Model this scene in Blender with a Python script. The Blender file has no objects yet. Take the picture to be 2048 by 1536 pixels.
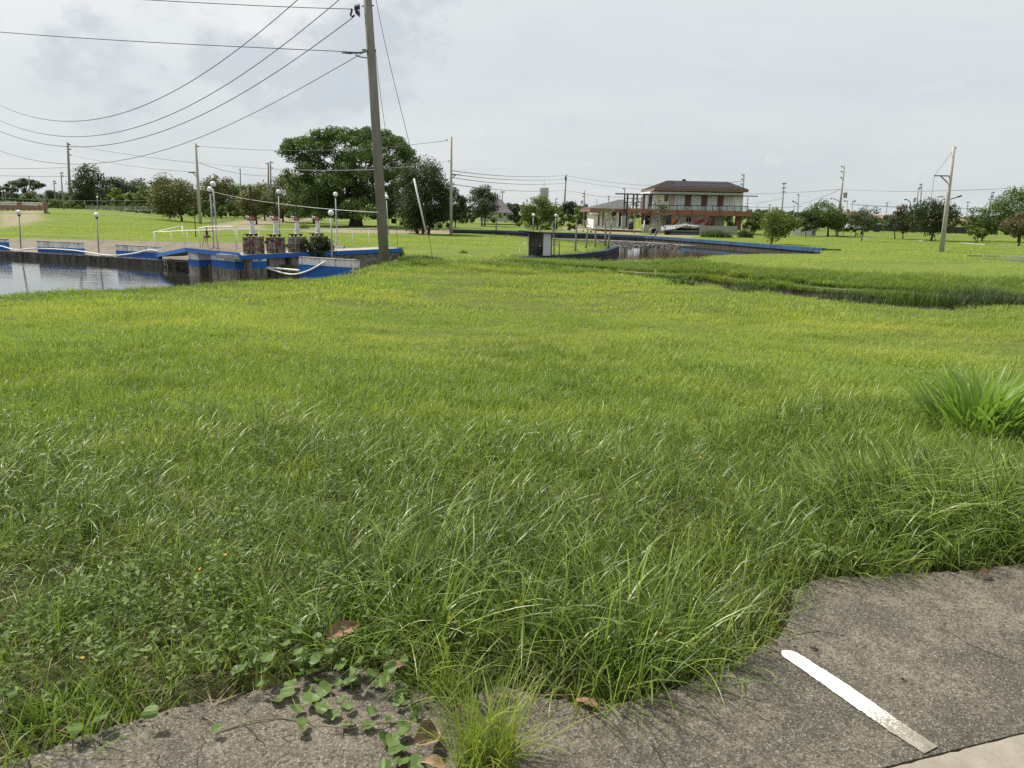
import bpy, math, random
import numpy as np
from mathutils import Vector, Matrix
R = math.radians
scene = bpy.context.scene
COL = scene.collection

# ------------------------------------------------------------------ camera
F, CX, CY = 1536.0, 1024.0, 768.0          # focal length and centre, in pixels of a 2048 x 1536 frame
PITCH, ROLL, EYE = R(12.6), R(1.2), np.array([0.0, 0.0, 1.6])
FWD = np.array([0, math.cos(PITCH), -math.sin(PITCH)])
UP0 = np.array([0, math.sin(PITCH), math.cos(PITCH)])
RT0 = np.array([1.0, 0, 0])
UP = UP0 * math.cos(ROLL) - RT0 * math.sin(ROLL)
RT = RT0 * math.cos(ROLL) + UP0 * math.sin(ROLL)
cam = bpy.data.cameras.new("camera"); camo = bpy.data.objects.new("camera", cam); COL.objects.link(camo)
cam.sensor_width = 36.0; cam.lens = 36.0 * F / 2048.0; cam.clip_start = 0.05; cam.clip_end = 9000
M4 = Matrix.Identity(4)
for i in range(3):
    M4[i][0] = RT[i]; M4[i][1] = UP[i]; M4[i][2] = -FWD[i]; M4[i][3] = EYE[i]
camo.matrix_world = M4
scene.camera = camo

# ------------------------------------------------------------------ sky, sun, exposure
SUN_EL, SUN_AZ = R(52), R(-58)              # azimuth measured from +Y towards +X
SUN_DIR = Vector((math.sin(SUN_AZ) * math.cos(SUN_EL), math.cos(SUN_AZ) * math.cos(SUN_EL), math.sin(SUN_EL)))
world = bpy.data.worlds.new("World"); scene.world = world; world.use_nodes = True
wt = world.node_tree; wt.nodes.clear()
def wn(kind, **kw):
    n = wt.nodes.new(kind)
    for k, v in kw.items(): setattr(n, k, v)
    return n
def wlink(a, b): wt.links.new(a, b)
def wmath(op, a, b=None, c=None, clamp=False):
    n = wn('ShaderNodeMath', operation=op, use_clamp=clamp)
    for i, s in enumerate((a, b, c)):
        if s is None: continue
        if isinstance(s, (int, float)): n.inputs[i].default_value = s
        else: wlink(s, n.inputs[i])
    return n.outputs[0]
def wmix(f, a, b):
    n = wn('ShaderNodeMix', data_type='RGBA')
    for k, s in ((0, f), (6, a), (7, b)):
        if isinstance(s, (int, float)): n.inputs[k].default_value = s
        elif isinstance(s, tuple): n.inputs[k].default_value = (*s, 1)
        else: wlink(s, n.inputs[k])
    return n.outputs[2]
def wramp(f, lo, hi):
    n = wn('ShaderNodeMapRange', interpolation_type='SMOOTHSTEP')
    wlink(f, n.inputs[0]); n.inputs[1].default_value = lo; n.inputs[2].default_value = hi
    return n.outputs[0]
out = wn('ShaderNodeOutputWorld'); bg = wn('ShaderNodeBackground'); bg.inputs[1].default_value = 0.075
sky = wn('ShaderNodeTexSky', sky_type='NISHITA', sun_disc=False, sun_elevation=SUN_EL, sun_rotation=SUN_AZ)
tc = wn('ShaderNodeTexCoord'); sep = wn('ShaderNodeSeparateXYZ'); wlink(tc.outputs['Generated'], sep.inputs[0])
zz = wmath('ADD', wmath('MAXIMUM', sep.outputs[2], 0.0), 0.16)
px_ = wmath('DIVIDE', sep.outputs[0], zz); py_ = wmath('DIVIDE', sep.outputs[1], zz)
cmb = wn('ShaderNodeCombineXYZ'); wlink(px_, cmb.inputs[0]); wlink(py_, cmb.inputs[1])
def wnoise(scale, detail, rough, off=(0, 0, 0), vec=None, sc=(1, 1, 1), dist=0.0):
    mp = wn('ShaderNodeMapping'); mp.inputs['Location'].default_value = off; mp.inputs['Scale'].default_value = sc
    wlink(vec or cmb.outputs[0], mp.inputs[0])
    n = wn('ShaderNodeTexNoise'); n.inputs['Scale'].default_value = scale; n.inputs['Detail'].default_value = detail
    n.inputs['Roughness'].default_value = rough; n.inputs['Distortion'].default_value = dist
    wlink(mp.outputs[0], n.inputs['Vector']); return n.outputs[0]
def skyray(u, v):
    d = FWD + RT * (u - CX) / F + UP * (CY - v) / F
    return Vector(d / np.linalg.norm(d))
def wdot(vec):
    n = wn('ShaderNodeVectorMath', operation='DOT_PRODUCT'); wlink(tc.outputs['Generated'], n.inputs[0]); n.inputs[1].default_value = vec
    return n.outputs['Value']
broad = wnoise(0.55, 5, 0.55, (3.1, 1.7, 0))
streak = wnoise(0.7, 6, 0.6, (7.3, 4.0, 0), sc=(0.45, 1.6, 1))
veil = wramp(wmath('ADD', wmath('MULTIPLY', broad, 0.6), wmath('MULTIPLY', streak, 0.4)), 0.36, 0.66)
c_hor, c_mid, c_bri = (6.0, 6.6, 6.9), (7.0, 7.4, 7.5), (8.2, 8.35, 8.25)
base = wmix(wramp(sep.outputs[2], 0.0, 0.30), c_hor, c_mid)
base = wmix(wmath('MULTIPLY', veil, 0.55), base, c_bri)
glow = wramp(wdot(SUN_DIR), 0.50, 1.0)
base = wmix(wmath('MULTIPLY', glow, 0.85), base, (10.0, 10.0, 9.5))
# heaped cloud with a grey belly, high left of the pole
puff = wnoise(1.7, 9, 0.60, (1.3, 0.4, 0.2), vec=tc.outputs['Generated'], sc=(9, 9, 13))
def blob(u, v, r0, r1):
    return wramp(wdot(skyray(u, v)), math.cos(r0), math.cos(r1))
m1 = wmath('ADD', blob(500, 72, 0.085, 0.0), blob(590, 85, 0.075, 0.0))
head = wramp(wmath('ADD', wmath('MULTIPLY', m1, 0.62), wmath('MULTIPLY', wmath('SUBTRACT', puff, 0.5), 2.2)), 0.20, 0.50)
base = wmix(wmath('MULTIPLY', head, 0.85), base, (8.75, 8.85, 8.7))
m2 = wmath('ADD', wmath('ADD', blob(570, 150, 0.085, 0.0), blob(720, 138, 0.085, 0.0)), wmath('MULTIPLY', blob(205, 158, 0.085, 0.0), 0.75))
m2 = wmath('ADD', m2, wmath('ADD', wmath('MULTIPLY', blob(850, 22, 0.07, 0.0), 0.7), blob(440, 105, 0.05, 0.0)))
belly = wramp(wmath('ADD', wmath('MULTIPLY', m2, 0.55), wmath('MULTIPLY', wmath('SUBTRACT', puff, 0.47), 2.2)), 0.16, 0.72)
base = wmix(wmath('MULTIPLY', belly, 0.85), base, (5.7, 6.15, 6.6))
fin = wmix(0.90, sky.outputs[0], base)
wlink(fin, bg.inputs[0]); wlink(bg.outputs[0], out.inputs[0])

sunl = bpy.data.lights.new("sun", 'SUN'); sunl.energy = 4.8; sunl.angle = R(6); sunl.color = (1.0, 0.95, 0.86)
suno = bpy.data.objects.new("sun", sunl); COL.objects.link(suno)
suno.rotation_euler = (-SUN_DIR).to_track_quat('-Z', 'Y').to_euler()
vs = scene.view_settings
scene.display_settings.display_device = 'sRGB'
vs.view_transform = 'Standard'; vs.look = 'None'; vs.gamma = 1.0; vs.exposure = 0.5; vs.use_curve_mapping = False
cy = scene.cycles
cy.max_bounces = 6; cy.diffuse_bounces = 3; cy.glossy_bounces = 3; cy.transmission_bounces = 4; cy.transparent_max_bounces = 6
cy.use_denoising = False; cy.use_adaptive_sampling = False
cy.sample_clamp_indirect = 4.0

# ------------------------------------------------------------------ pixel -> world helpers
def ray(u, v): return FWD + RT * ((u - CX) / F) + UP * ((CY - v) / F)
def at(u, v, D):
    d = ray(u, v); return EYE + d * (D / d[1])
def atz(u, v, z):
    d = ray(u, v); return EYE + d * ((z - EYE[2]) / d[2])
class Plane:
    """a vertical plane through two plan points; hit() gives the point where a sight line meets it"""
    def __init__(s, A, B):
        s.A, s.B = np.array(A[:2], float), np.array(B[:2], float)
        d = s.B - s.A; s.d = d / np.linalg.norm(d)
        n = np.array([-s.d[1], s.d[0]])
        if n @ (s.A - EYE[:2]) < 0: n = -n
        s.n = n                                     # pointing away from the camera
    def off(s, k): return Plane(s.A + s.n * k, s.B + s.n * k)
    def hit(s, u, v):
        d = ray(u, v); k = (s.n @ (s.A - EYE[:2])) / (s.n @ d[:2]); return EYE + d * k
def PD(D): return Plane((-1, D), (1, D))

# ------------------------------------------------------------------ mesh helpers
WL = {}
class MB:
    def __init__(s): s.v, s.f, s.m = [], [], []
    def add(s, vs, fs, m=0):
        o = len(s.v); s.v.extend([tuple(map(float, p)) for p in vs])
        for f in fs: s.f.append(tuple(i + o for i in f)); s.m.append(m)
        return s
    def box8(s, b, t, m=0):
        return s.add(list(b) + list(t), [(3, 2, 1, 0), (4, 5, 6, 7), (0, 1, 5, 4), (1, 2, 6, 5), (2, 3, 7, 6), (3, 0, 4, 7)], m)
    def box(s, c, sz, rz=0.0, m=0):
        c = np.array(c, float); x, y, z = np.array(sz, float) / 2; ca, sa = math.cos(rz), math.sin(rz)
        q = [(-x, -y), (x, -y), (x, y), (-x, y)]
        pl = [(c[0] + a * ca - b * sa, c[1] + a * sa + b * ca) for a, b in q]
        return s.box8([(*p, c[2] - z) for p in pl], [(*p, c[2] + z) for p in pl], m)
    def panel(s, pl, u0, v0, u1, v1, th, m=0, z0=None, z1=None):
        """upright slab whose front face covers u0..u1, v0..v1 on plane pl, th metres thick to the back"""
        um, vm = (u0 + u1) / 2, (v0 + v1) / 2
        a, b = pl.hit(u0, vm)[:2], pl.hit(u1, vm)[:2]
        if z0 is None: z0 = pl.hit(um, v1)[2]
        if z1 is None: z1 = pl.hit(um, v0)[2]
        n = pl.n * th
        q = [a, b, b + n, a + n]
        if (q[1][0] - q[0][0]) * (q[2][1] - q[0][1]) - (q[1][1] - q[0][1]) * (q[2][0] - q[0][0]) < 0: q = q[::-1]
        return s.box8([(*p, z0) for p in q], [(*p, z1) for p in q], m)
    def tube(s, pts, rad, n=8, m=0, cap=True):
        pts = [np.array(p, float) for p in pts]; k = len(pts)
        if np.isscalar(rad): rad = [rad] * k
        o = len(s.v); prev = None
        for i in range(k):
            d = pts[min(i + 1, k - 1)] - pts[max(i - 1, 0)]; d = d / (np.linalg.norm(d) + 1e-12)
            if prev is None:
                a = np.array([0, 0, 1.0]) if abs(d[2]) < 0.9 else np.array([1.0, 0, 0])
                x = np.cross(a, d)
            else: x = prev - d * (prev @ d)
            x /= np.linalg.norm(x) + 1e-12; y = np.cross(d, x); prev = x
            for j in range(n):
                t = 2 * math.pi * j / n
                s.v.append(tuple(pts[i] + (x * math.cos(t) + y * math.sin(t)) * rad[i]))
        for i in range(k - 1):
            for j in range(n):
                j2 = (j + 1) % n
                s.f.append((o + i * n + j, o + i * n + j2, o + (i + 1) * n + j2, o + (i + 1) * n + j)); s.m.append(m)
        if cap and n > 2:
            s.f.append(tuple(o + j for j in range(n))[::-1]); s.m.append(m)
            s.f.append(tuple(o + (k - 1) * n + j for j in range(n))); s.m.append(m)
        return s
    def beam(s, a, b, w, h=None, m=0):
        """square bar from a to b"""
        a, b = np.array(a, float), np.array(b, float); h = h or w
        d = b - a; d /= np.linalg.norm(d) + 1e-12
        g = np.array([0, 0, 1.0]) if abs(d[2]) < 0.9 else np.array([0, 1.0, 0])
        x = np.cross(d, g); x /= np.linalg.norm(x); y = np.cross(x, d)
        q = [-x * w / 2 - y * h / 2, x * w / 2 - y * h / 2, x * w / 2 + y * h / 2, -x * w / 2 + y * h / 2]
        return s.box8([a + e for e in q], [b + e for e in q], m)
    def lathe(s, c, prof, n=12, m=0):
        c = np.array(c, float)
        o = len(s.v); k = len(prof)
        for r, z in prof:
            for j in range(n):
                t = 2 * math.pi * j / n; s.v.append((c[0] + r * math.cos(t), c[1] + r * math.sin(t), c[2] + z))
        for i in range(k - 1):
            for j in range(n):
                j2 = (j + 1) % n; s.f.append((o + i * n + j, o + i * n + j2, o + (i + 1) * n + j2, o + (i + 1) * n + j)); s.m.append(m)
        s.f.append(tuple(o + j for j in range(n))[::-1]); s.m.append(m)
        s.f.append(tuple(o + (k - 1) * n + j for j in range(n))); s.m.append(m)
        return s
    def sphere(s, c, r, n=12, k=8, m=0):
        return s.lathe(c, [(max(1e-4, r * math.sin(math.pi * i / k)), -r * math.cos(math.pi * i / k)) for i in range(k + 1)], n, m)
    def build(s, name, mat, parent=None, smooth=False, origin=None):
        return mesh_obj(name, np.array(s.v), s.f, mat, parent, smooth, origin, s.m)
def mesh_obj(name, V, faces, mat, parent=None, smooth=False, origin=None, mi=None, attr=None):
    V = np.asarray(V, float).reshape(-1, 3)
    if parent is not None: o0 = WL[parent.name]
    elif origin is not None: o0 = np.array(origin, float)
    else: o0 = np.array([V[:, 0].mean(), V[:, 1].mean(), V[:, 2].min()])
    me = bpy.data.meshes.new(name)
    if isinstance(faces, np.ndarray):
        nf, k = faces.shape
        me.vertices.add(len(V)); me.vertices.foreach_set('co', (V - o0).ravel().astype(np.float32))
        me.loops.add(nf * k); me.loops.foreach_set('vertex_index', faces.ravel().astype(np.int32))
        me.polygons.add(nf); me.polygons.foreach_set('loop_start', (np.arange(nf) * k).astype(np.int32))
        me.update(calc_edges=True)
    else:
        me.from_pydata((V - o0).tolist(), [], faces)
    for mm in (mat if isinstance(mat, (list, tuple)) else [mat]): me.materials.append(mm)
    if mi is not None and isinstance(mat, (list, tuple)) and len(mat) > 1: me.polygons.foreach_set('material_index', mi)
    if smooth: me.polygons.foreach_set('use_smooth', [True] * len(me.polygons))
    if attr:
        for an, arr in attr.items():
            arr = np.asarray(arr, np.float32)
            if arr.ndim == 1:
                a = me.attributes.new(an, 'FLOAT', 'POINT'); a.data.foreach_set('value', arr)
            else:
                a = me.attributes.new(an, 'FLOAT_COLOR', 'POINT'); a.data.foreach_set('color', np.c_[arr, np.ones(len(arr))].ravel().astype(np.float32))
    ob = bpy.data.objects.new(name, me); COL.objects.link(ob)
    if parent is not None: ob.parent = parent
    else: ob.location = o0
    WL[ob.name] = o0
    return ob
def tag(o, label=None, cat=None, group=None, kind=None):
    for k, v in (('label', label), ('category', cat), ('group', group), ('kind', kind)):
        if v: o[k] = v
    return o
def thing(name, label, cat, loc, group=None):
    o = bpy.data.objects.new(name, None); COL.objects.link(o); o.location = tuple(loc); o.empty_display_size = 0.2
    WL[o.name] = np.array(loc, float); return tag(o, label, cat, group)
def share(name, me, parent, loc, rot=(0, 0, 0), scl=1.0, label=None):
    o = bpy.data.objects.new(name, me); COL.objects.link(o)
    if parent is not None: o.parent = parent; o.location = tuple(np.array(loc) - WL[parent.name])
    else: o.location = tuple(loc)
    o.rotation_euler = rot; o.scale = (scl,) * 3 if np.isscalar(scl) else scl
    if label: o['label'] = label
    return o

# ------------------------------------------------------------------ materials
class NT:
    def __init__(s, name):
        s.mat = bpy.data.materials.new(name); s.mat.use_nodes = True; s.t = s.mat.node_tree; s.t.nodes.clear()
        s.out = s.n('ShaderNodeOutputMaterial')
    def n(s, kind, **kw):
        x = s.t.nodes.new(kind)
        for k, v in kw.items(): setattr(x, k, v)
        return x
    def L(s, a, b): s.t.links.new(a, b)
    def put(s, sock, val):
        if isinstance(val, (int, float)): sock.default_value = val
        elif isinstance(val, tuple): sock.default_value = (*val, 1) if len(val) == 3 and sock.type == 'RGBA' else val
        else: s.L(val, sock)
    def mix(s, f, a, b, blend='MIX'):
        x = s.n('ShaderNodeMix', data_type='RGBA', blend_type=blend); s.put(x.inputs[0], f); s.put(x.inputs[6], a); s.put(x.inputs[7], b); return x.outputs[2]
    def math(s, op, a, b=0.0, clamp=False):
        x = s.n('ShaderNodeMath', operation=op, use_clamp=clamp); s.put(x.inputs[0], a); s.put(x.inputs[1], b); return x.outputs[0]
    def ramp(s, f, lo, hi, a=0.0, b=1.0):
        x = s.n('ShaderNodeMapRange'); s.put(x.inputs[0], f)
        for i, q in enumerate((lo, hi, a, b)): x.inputs[i + 1].default_value = q
        return x.outputs[0]
    def coord(s, which='Object'):
        if which == 'World': return s.n('ShaderNodeNewGeometry').outputs['Position']
        return s.n('ShaderNodeTexCoord').outputs[which]
    def noise(s, scale, detail=4, rough=0.6, vec=None, sc=None, dist=0.0):
        vec = vec or s.coord()
        if sc:
            mp = s.n('ShaderNodeMapping'); mp.inputs['Scale'].default_value = sc; s.L(vec, mp.inputs[0]); vec = mp.outputs[0]
        x = s.n('ShaderNodeTexNoise'); x.inputs['Scale'].default_value = scale; x.inputs['Detail'].default_value = detail
        x.inputs['Roughness'].default_value = rough; x.inputs['Distortion'].default_value = dist; s.L(vec, x.inputs['Vector']); return x.outputs[0]
    def bump(s, h, strength=0.3, dist=0.02):
        b = s.n('ShaderNodeBump'); b.inputs['Strength'].default_value = strength; b.inputs['Distance'].default_value = dist; s.L(h, b.inputs['Height']); return b.outputs[0]
    def bsdf(s, col, rough=0.8, metal=0.0, nrm=None, spec=0.4):
        p = s.n('ShaderNodeBsdfPrincipled'); s.put(p.inputs['Base Color'], col); s.put(p.inputs['Roughness'], rough); p.inputs['Metallic'].default_value = metal
        s.put(p.inputs['Specular IOR Level'], spec)
        if nrm: s.L(nrm, p.inputs['Normal'])
        return p.outputs[0]
    def done(s, sh): s.L(sh, s.out.inputs[0]); return s.mat
def plain(name, c, rough=0.7, var=0.25, scale=6.0, bump=0.15, metal=0.0, c2=None, spec=0.4, sc=None):
    k = NT(name); nz = k.noise(scale, 5, 0.65, sc=sc)
    c2 = c2 or tuple(x * (1 - var) for x in c)
    col = k.mix(k.ramp(nz, 0.35, 0.65), c, c2)
    return k.done(k.bsdf(col, rough, metal, k.bump(nz, bump, 0.01), spec))
def mouldy(name, c, stain=(0.045, 0.042, 0.035), amount=0.5, scale=3.0):
    """painted or bare concrete with dark mould running down"""
    k = NT(name); a = k.noise(scale, 6, 0.7, sc=(1.6, 1.6, 0.45)); b = k.noise(scale * 6, 4, 0.6)
    f = k.math('ADD', k.math('MULTIPLY', a, 0.75), k.math('MULTIPLY', b, 0.25))
    f = k.ramp(f, 0.62 - amount * 0.28, 0.72 - amount * 0.16)
    col = k.mix(f, k.mix(b, c, tuple(x * 0.82 for x in c)), stain)
    return k.done(k.bsdf(col, 0.85, 0, k.bump(b, 0.3, 0.01), 0.3))
def leafy(name, c1, c2, trans=0.35, rough=0.55, spec=0.35):
    """leaf material, every leaf its own tint between c1 and c2"""
    k = NT(name); g = k.n('ShaderNodeNewGeometry')
    col = k.mix(g.outputs['Random Per Island'], c1, c2)
    p = k.bsdf(col, rough, 0, None, spec); t = k.n('ShaderNodeBsdfTranslucent')
    k.L(k.mix(0.5, col, k.mix(1.0, col, (1.0, 1.15, 0.5), 'MULTIPLY')), t.inputs[0])
    m = k.n('ShaderNodeMixShader'); m.inputs[0].default_value = trans; k.L(p, m.inputs[1]); k.L(t.outputs[0], m.inputs[2])
    return k.done(m.outputs[0])
def blade_mat(name, dark, light, yellow, trans=0.4, rough=0.42, patch=0.35, plo=0.5, phi=0.68, basecol=(0.10, 0.105, 0.03), skew=1.0, spec=0.25):
    k = NT(name); oi = k.n('ShaderNodeObjectInfo'); g = k.n('ShaderNodeNewGeometry')
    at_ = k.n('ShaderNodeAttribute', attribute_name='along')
    r = k.math('ADD', k.math('MULTIPLY', g.outputs['Random Per Island'], 0.65), k.math('MULTIPLY', oi.outputs['Random'], 0.35))
    col = k.mix(k.math('POWER', r, skew), dark, light)
    pz = k.noise(patch, 5, 0.62, vec=g.outputs['Position'], sc=(0.6, 1.6, 1))
    col = k.mix(k.ramp(pz, plo, phi, 0, 0.85), col, yellow)
    pz2 = k.noise(patch * 3.1, 4, 0.6, vec=g.outputs['Position'], sc=(0.7, 1.3, 1))
    col = k.mix(k.ramp(pz2, 0.50, 0.68, 0, 0.7), col, dark)
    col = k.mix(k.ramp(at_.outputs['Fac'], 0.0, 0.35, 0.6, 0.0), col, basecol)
    dead = k.ramp(k.math('FRACT', k.math('MULTIPLY', g.outputs['Random Per Island'], 37.0)), 0.935, 0.94)
    col = k.mix(k.math('MULTIPLY', dead, 0.8), col, (0.26, 0.22, 0.10))
    p = k.bsdf(col, rough, 0, None, spec); t = k.n('ShaderNodeBsdfTranslucent')
    k.L(k.mix(1.0, col, (1.15, 1.2, 0.55), 'MULTIPLY'), t.inputs[0])
    m = k.n('ShaderNodeMixShader'); m.inputs[0].default_value = trans; k.L(p, m.inputs[1]); k.L(t.outputs[0], m.inputs[2])
    return k.done(m.outputs[0])
M = {}
M['pole'] = plain('pole_concrete', (0.25, 0.235, 0.205), 0.85, 0.3, 4.0, 0.2, sc=(1, 1, 0.25))
M['pole_far'] = plain('pole_grey', (0.30, 0.29, 0.275), 0.85, 0.2, 4.0, 0.1)
M['pole_light'] = plain('pole_pale', (0.42, 0.39, 0.35), 0.85, 0.2, 4.0, 0.1)
M['dark'] = plain('dark_steel', (0.035, 0.035, 0.037), 0.6, 0.3, 9, 0.1)
M['wire'] = plain('wire_rubber', (0.06, 0.06, 0.062), 0.6, 0.2, 9, 0.0)
M['wire_pale'] = plain('wire_weathered', (0.16, 0.165, 0.17), 0.6, 0.2, 9, 0.0)
M['wire_light'] = plain('pale_cable', (0.42, 0.42, 0.41), 0.6, 0.2, 9, 0.0)
M['porcelain'] = plain('glazed_porcelain', (0.055, 0.05, 0.075), 0.25, 0.3, 9, 0.0, spec=0.6)
M['galv'] = plain('galvanised_steel', (0.36, 0.37, 0.375), 0.5, 0.2, 8, 0.05)
M['white_steel'] = plain('white_painted_steel', (0.74, 0.73, 0.69), 0.5, 0.18, 7, 0.05)
M['globe'] = plain('white_globe', (0.78, 0.78, 0.76), 0.25, 0.05, 3, 0.0, spec=0.5)
M['blue'] = mouldy('blue_paint', (0.026, 0.135, 0.44), (0.03, 0.05, 0.10), 0.22, 3.0)
M['blue_old'] = mouldy('old_blue_paint', (0.030, 0.105, 0.225), (0.03, 0.04, 0.045), 0.62, 2.2)
M['white_mould'] = mouldy('mouldy_white_paint', (0.76, 0.755, 0.73), (0.08, 0.075, 0.065), 0.42, 3.2)
M['white_paint'] = mouldy('white_wall_paint', (0.70, 0.69, 0.655), (0.3, 0.28, 0.25), 0.2, 2.0)
M['grey_mould'] = mouldy('mouldy_concrete', (0.36, 0.345, 0.31), (0.045, 0.042, 0.036), 0.62, 3.2)
M['black_mould'] = mouldy('blackened_concrete', (0.15, 0.14, 0.12), (0.025, 0.022, 0.02), 0.75, 2.6)
M['blue_dark'] = mouldy('dark_old_blue_paint', (0.014, 0.042, 0.085), (0.02, 0.022, 0.02), 0.75, 2.2)
M['wet_wall'] = mouldy('wet_dark_wall', (0.075, 0.068, 0.058), (0.018, 0.017, 0.015), 0.7, 2.6)
M['vine_stem'] = plain('vine_stem', (0.16, 0.15, 0.07), 0.8, 0.3, 20, 0.0)
M['rev'] = mouldy('sloped_concrete', (0.165, 0.138, 0.105), (0.085, 0.07, 0.052), 0.45, 0.9)
M['conc'] = plain('plain_concrete', (0.36, 0.35, 0.32), 0.9, 0.3, 3, 0.3)
M['rust'] = plain('rust', (0.11, 0.045, 0.028), 0.9, 0.6, 14, 0.3, c2=(0.04, 0.025, 0.02))
M['redpaint'] = plain('faded_red_paint', (0.24, 0.075, 0.055), 0.8, 0.4, 10, 0.2)
M['brown'] = plain('brown_soil', (0.17, 0.12, 0.075), 0.95, 0.4, 5, 0.4)
M['bark'] = plain('bark', (0.085, 0.065, 0.05), 0.95, 0.5, 9, 0.6, sc=(1, 1, 0.3))
M['bark_pale'] = plain('pale_bark', (0.27, 0.245, 0.19), 0.95, 0.3, 9, 0.4)
M['bark_far'] = plain('grey_brown_bark', (0.10, 0.08, 0.06), 0.95, 0.4, 4, 0.3)
M['cream'] = plain('cream_render', (0.88, 0.87, 0.78), 0.85, 0.12, 1.2, 0.05)
M['beige'] = plain('beige_render', (0.50, 0.40, 0.31), 0.85, 0.12, 1.2, 0.05)
M['wwall'] = plain('white_render', (0.88, 0.87, 0.85), 0.85, 0.15, 1.2, 0.05)
M['orange'] = plain('orange_brown_paint', (0.28, 0.115, 0.055), 0.6, 0.25, 1.5, 0.05)
M['fascia'] = plain('rust_brown_fascia', (0.20, 0.115, 0.08), 0.6, 0.2, 1.5, 0.05)
M['door'] = plain('brown_door', (0.15, 0.065, 0.045), 0.6, 0.25, 3, 0.05)
M['roof'] = plain('dark_grey_roofing', (0.034, 0.031, 0.032), 0.95, 0.25, 2, 0.2, spec=0.1)
M['roof_pale'] = plain('pale_grey_roofing', (0.11, 0.108, 0.112), 0.95, 0.2, 2, 0.2, spec=0.1)
M['glassd'] = plain('dark_window_glass', (0.018, 0.022, 0.024), 0.12, 0.2, 1, 0.0, spec=0.6)
M['glassw'] = plain('frosted_pale_glass', (0.74, 0.77, 0.76), 0.85, 0.1, 2, 0.0, spec=0.1)
M['grille'] = plain('grey_grille', (0.42, 0.43, 0.43), 0.8, 0.2, 3, 0.0)
M['tarp_o'] = plain('orange_tarpaulin', (0.33, 0.12, 0.035), 0.6, 0.3, 2, 0.2)
M['tarp_r'] = plain('red_tarpaulin', (0.24, 0.08, 0.075), 0.6, 0.3, 2, 0.2)
M['corr'] = plain('corrugated_sheet', (0.34, 0.35, 0.355), 0.45, 0.35, 1.2, 0.1, metal=0.3)
M['hutwhite'] = plain('white_sheet', (0.55, 0.57, 0.60), 0.6, 0.12, 3, 0.05)
M['hutgrey'] = plain('grey_sheet', (0.20, 0.195, 0.19), 0.7, 0.3, 3, 0.05)
M['yellowbar'] = plain('cream_bar', (0.62, 0.56, 0.36), 0.7, 0.2, 3, 0.05)
M['brickred'] = plain('red_brown_paint', (0.27, 0.165, 0.125), 0.8, 0.3, 2, 0.1)
M['orange_roof'] = plain('orange_roof_tiles', (0.27, 0.125, 0.08), 0.8, 0.3, 1.5, 0.1)
M['farwhite'] = plain('distant_white_wall', (0.58, 0.57, 0.54), 0.85, 0.15, 0.5, 0.0)
M['tank'] = plain('tank_concrete', (0.42, 0.43, 0.43), 0.85, 0.2, 0.6, 0.0)
M['carpaint'] = plain('silver_car_paint', (0.5, 0.51, 0.53), 0.3, 0.05, 1, 0.0, metal=0.3)
M['hose'] = plain('white_hose', (0.72, 0.71, 0.67), 0.5, 0.15, 6, 0.05)
M['rope'] = plain('pale_rope', (0.55, 0.48, 0.33), 0.9, 0.2, 9, 0.1)
M['dryleaf'] = plain('dry_brown_leaf', (0.17, 0.095, 0.06), 0.8, 0.35, 45, 0.4, c2=(0.27, 0.165, 0.105))
M['dryleaf_pale'] = plain('pale_dry_leaf', (0.32, 0.225, 0.13), 0.8, 0.35, 45, 0.4, c2=(0.19, 0.12, 0.07))
M['f_dark'] = leafy('dark_leaves', (0.020, 0.038, 0.012), (0.060, 0.094, 0.024), 0.3)
M['f_mid'] = leafy('green_leaves', (0.038, 0.070, 0.016), (0.125, 0.185, 0.034), 0.35)
M['f_rain'] = leafy('rain_tree_leaves', (0.026, 0.052, 0.012), (0.095, 0.150, 0.026), 0.4)
M['f_lime'] = leafy('yellow_green_leaves', (0.052, 0.088, 0.014), (0.175, 0.22, 0.036), 0.4)
M['f_brown'] = leafy('brown_tinged_leaves', (0.062, 0.085, 0.020), (0.185, 0.175, 0.052), 0.3)
M['f_red'] = leafy('reddish_leaves', (0.060, 0.070, 0.022), (0.185, 0.125, 0.065), 0.3)
M['f_pink'] = leafy('pink_blossom', (0.22, 0.10, 0.10), (0.34, 0.18, 0.17), 0.3)
M['f_far'] = leafy('distant_leaves', (0.040, 0.062, 0.036), (0.085, 0.115, 0.060), 0.25)
M['f_grey'] = leafy('grey_green_leaves', (0.035, 0.058, 0.028), (0.10, 0.125, 0.06), 0.3)
M['f_papaya'] = leafy('papaya_leaves', (0.045, 0.10, 0.018), (0.14, 0.22, 0.035), 0.4)
M['f_reed'] = leafy('reed_leaves', (0.03, 0.06, 0.02), (0.09, 0.14, 0.045), 0.35)
M['f_weed'] = leafy('weed_leaves', (0.070, 0.120, 0.024), (0.19, 0.26, 0.06), 0.42, 0.55, 0.25)
M['f_vine'] = leafy('vine_leaves', (0.055, 0.115, 0.025), (0.16, 0.24, 0.06), 0.38, 0.5, 0.3)
M['f_clump'] = leafy('broad_grass_blades', (0.09, 0.18, 0.028), (0.25, 0.37, 0.07), 0.45, 0.45, 0.35)

# ------------------------------------------------------------------ ground
rng = np.random.default_rng(7)
def ss(a, b, x):
    k = np.clip((x - a) / (b - a), 0, 1); return k * k * (3 - 2 * k)
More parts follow.
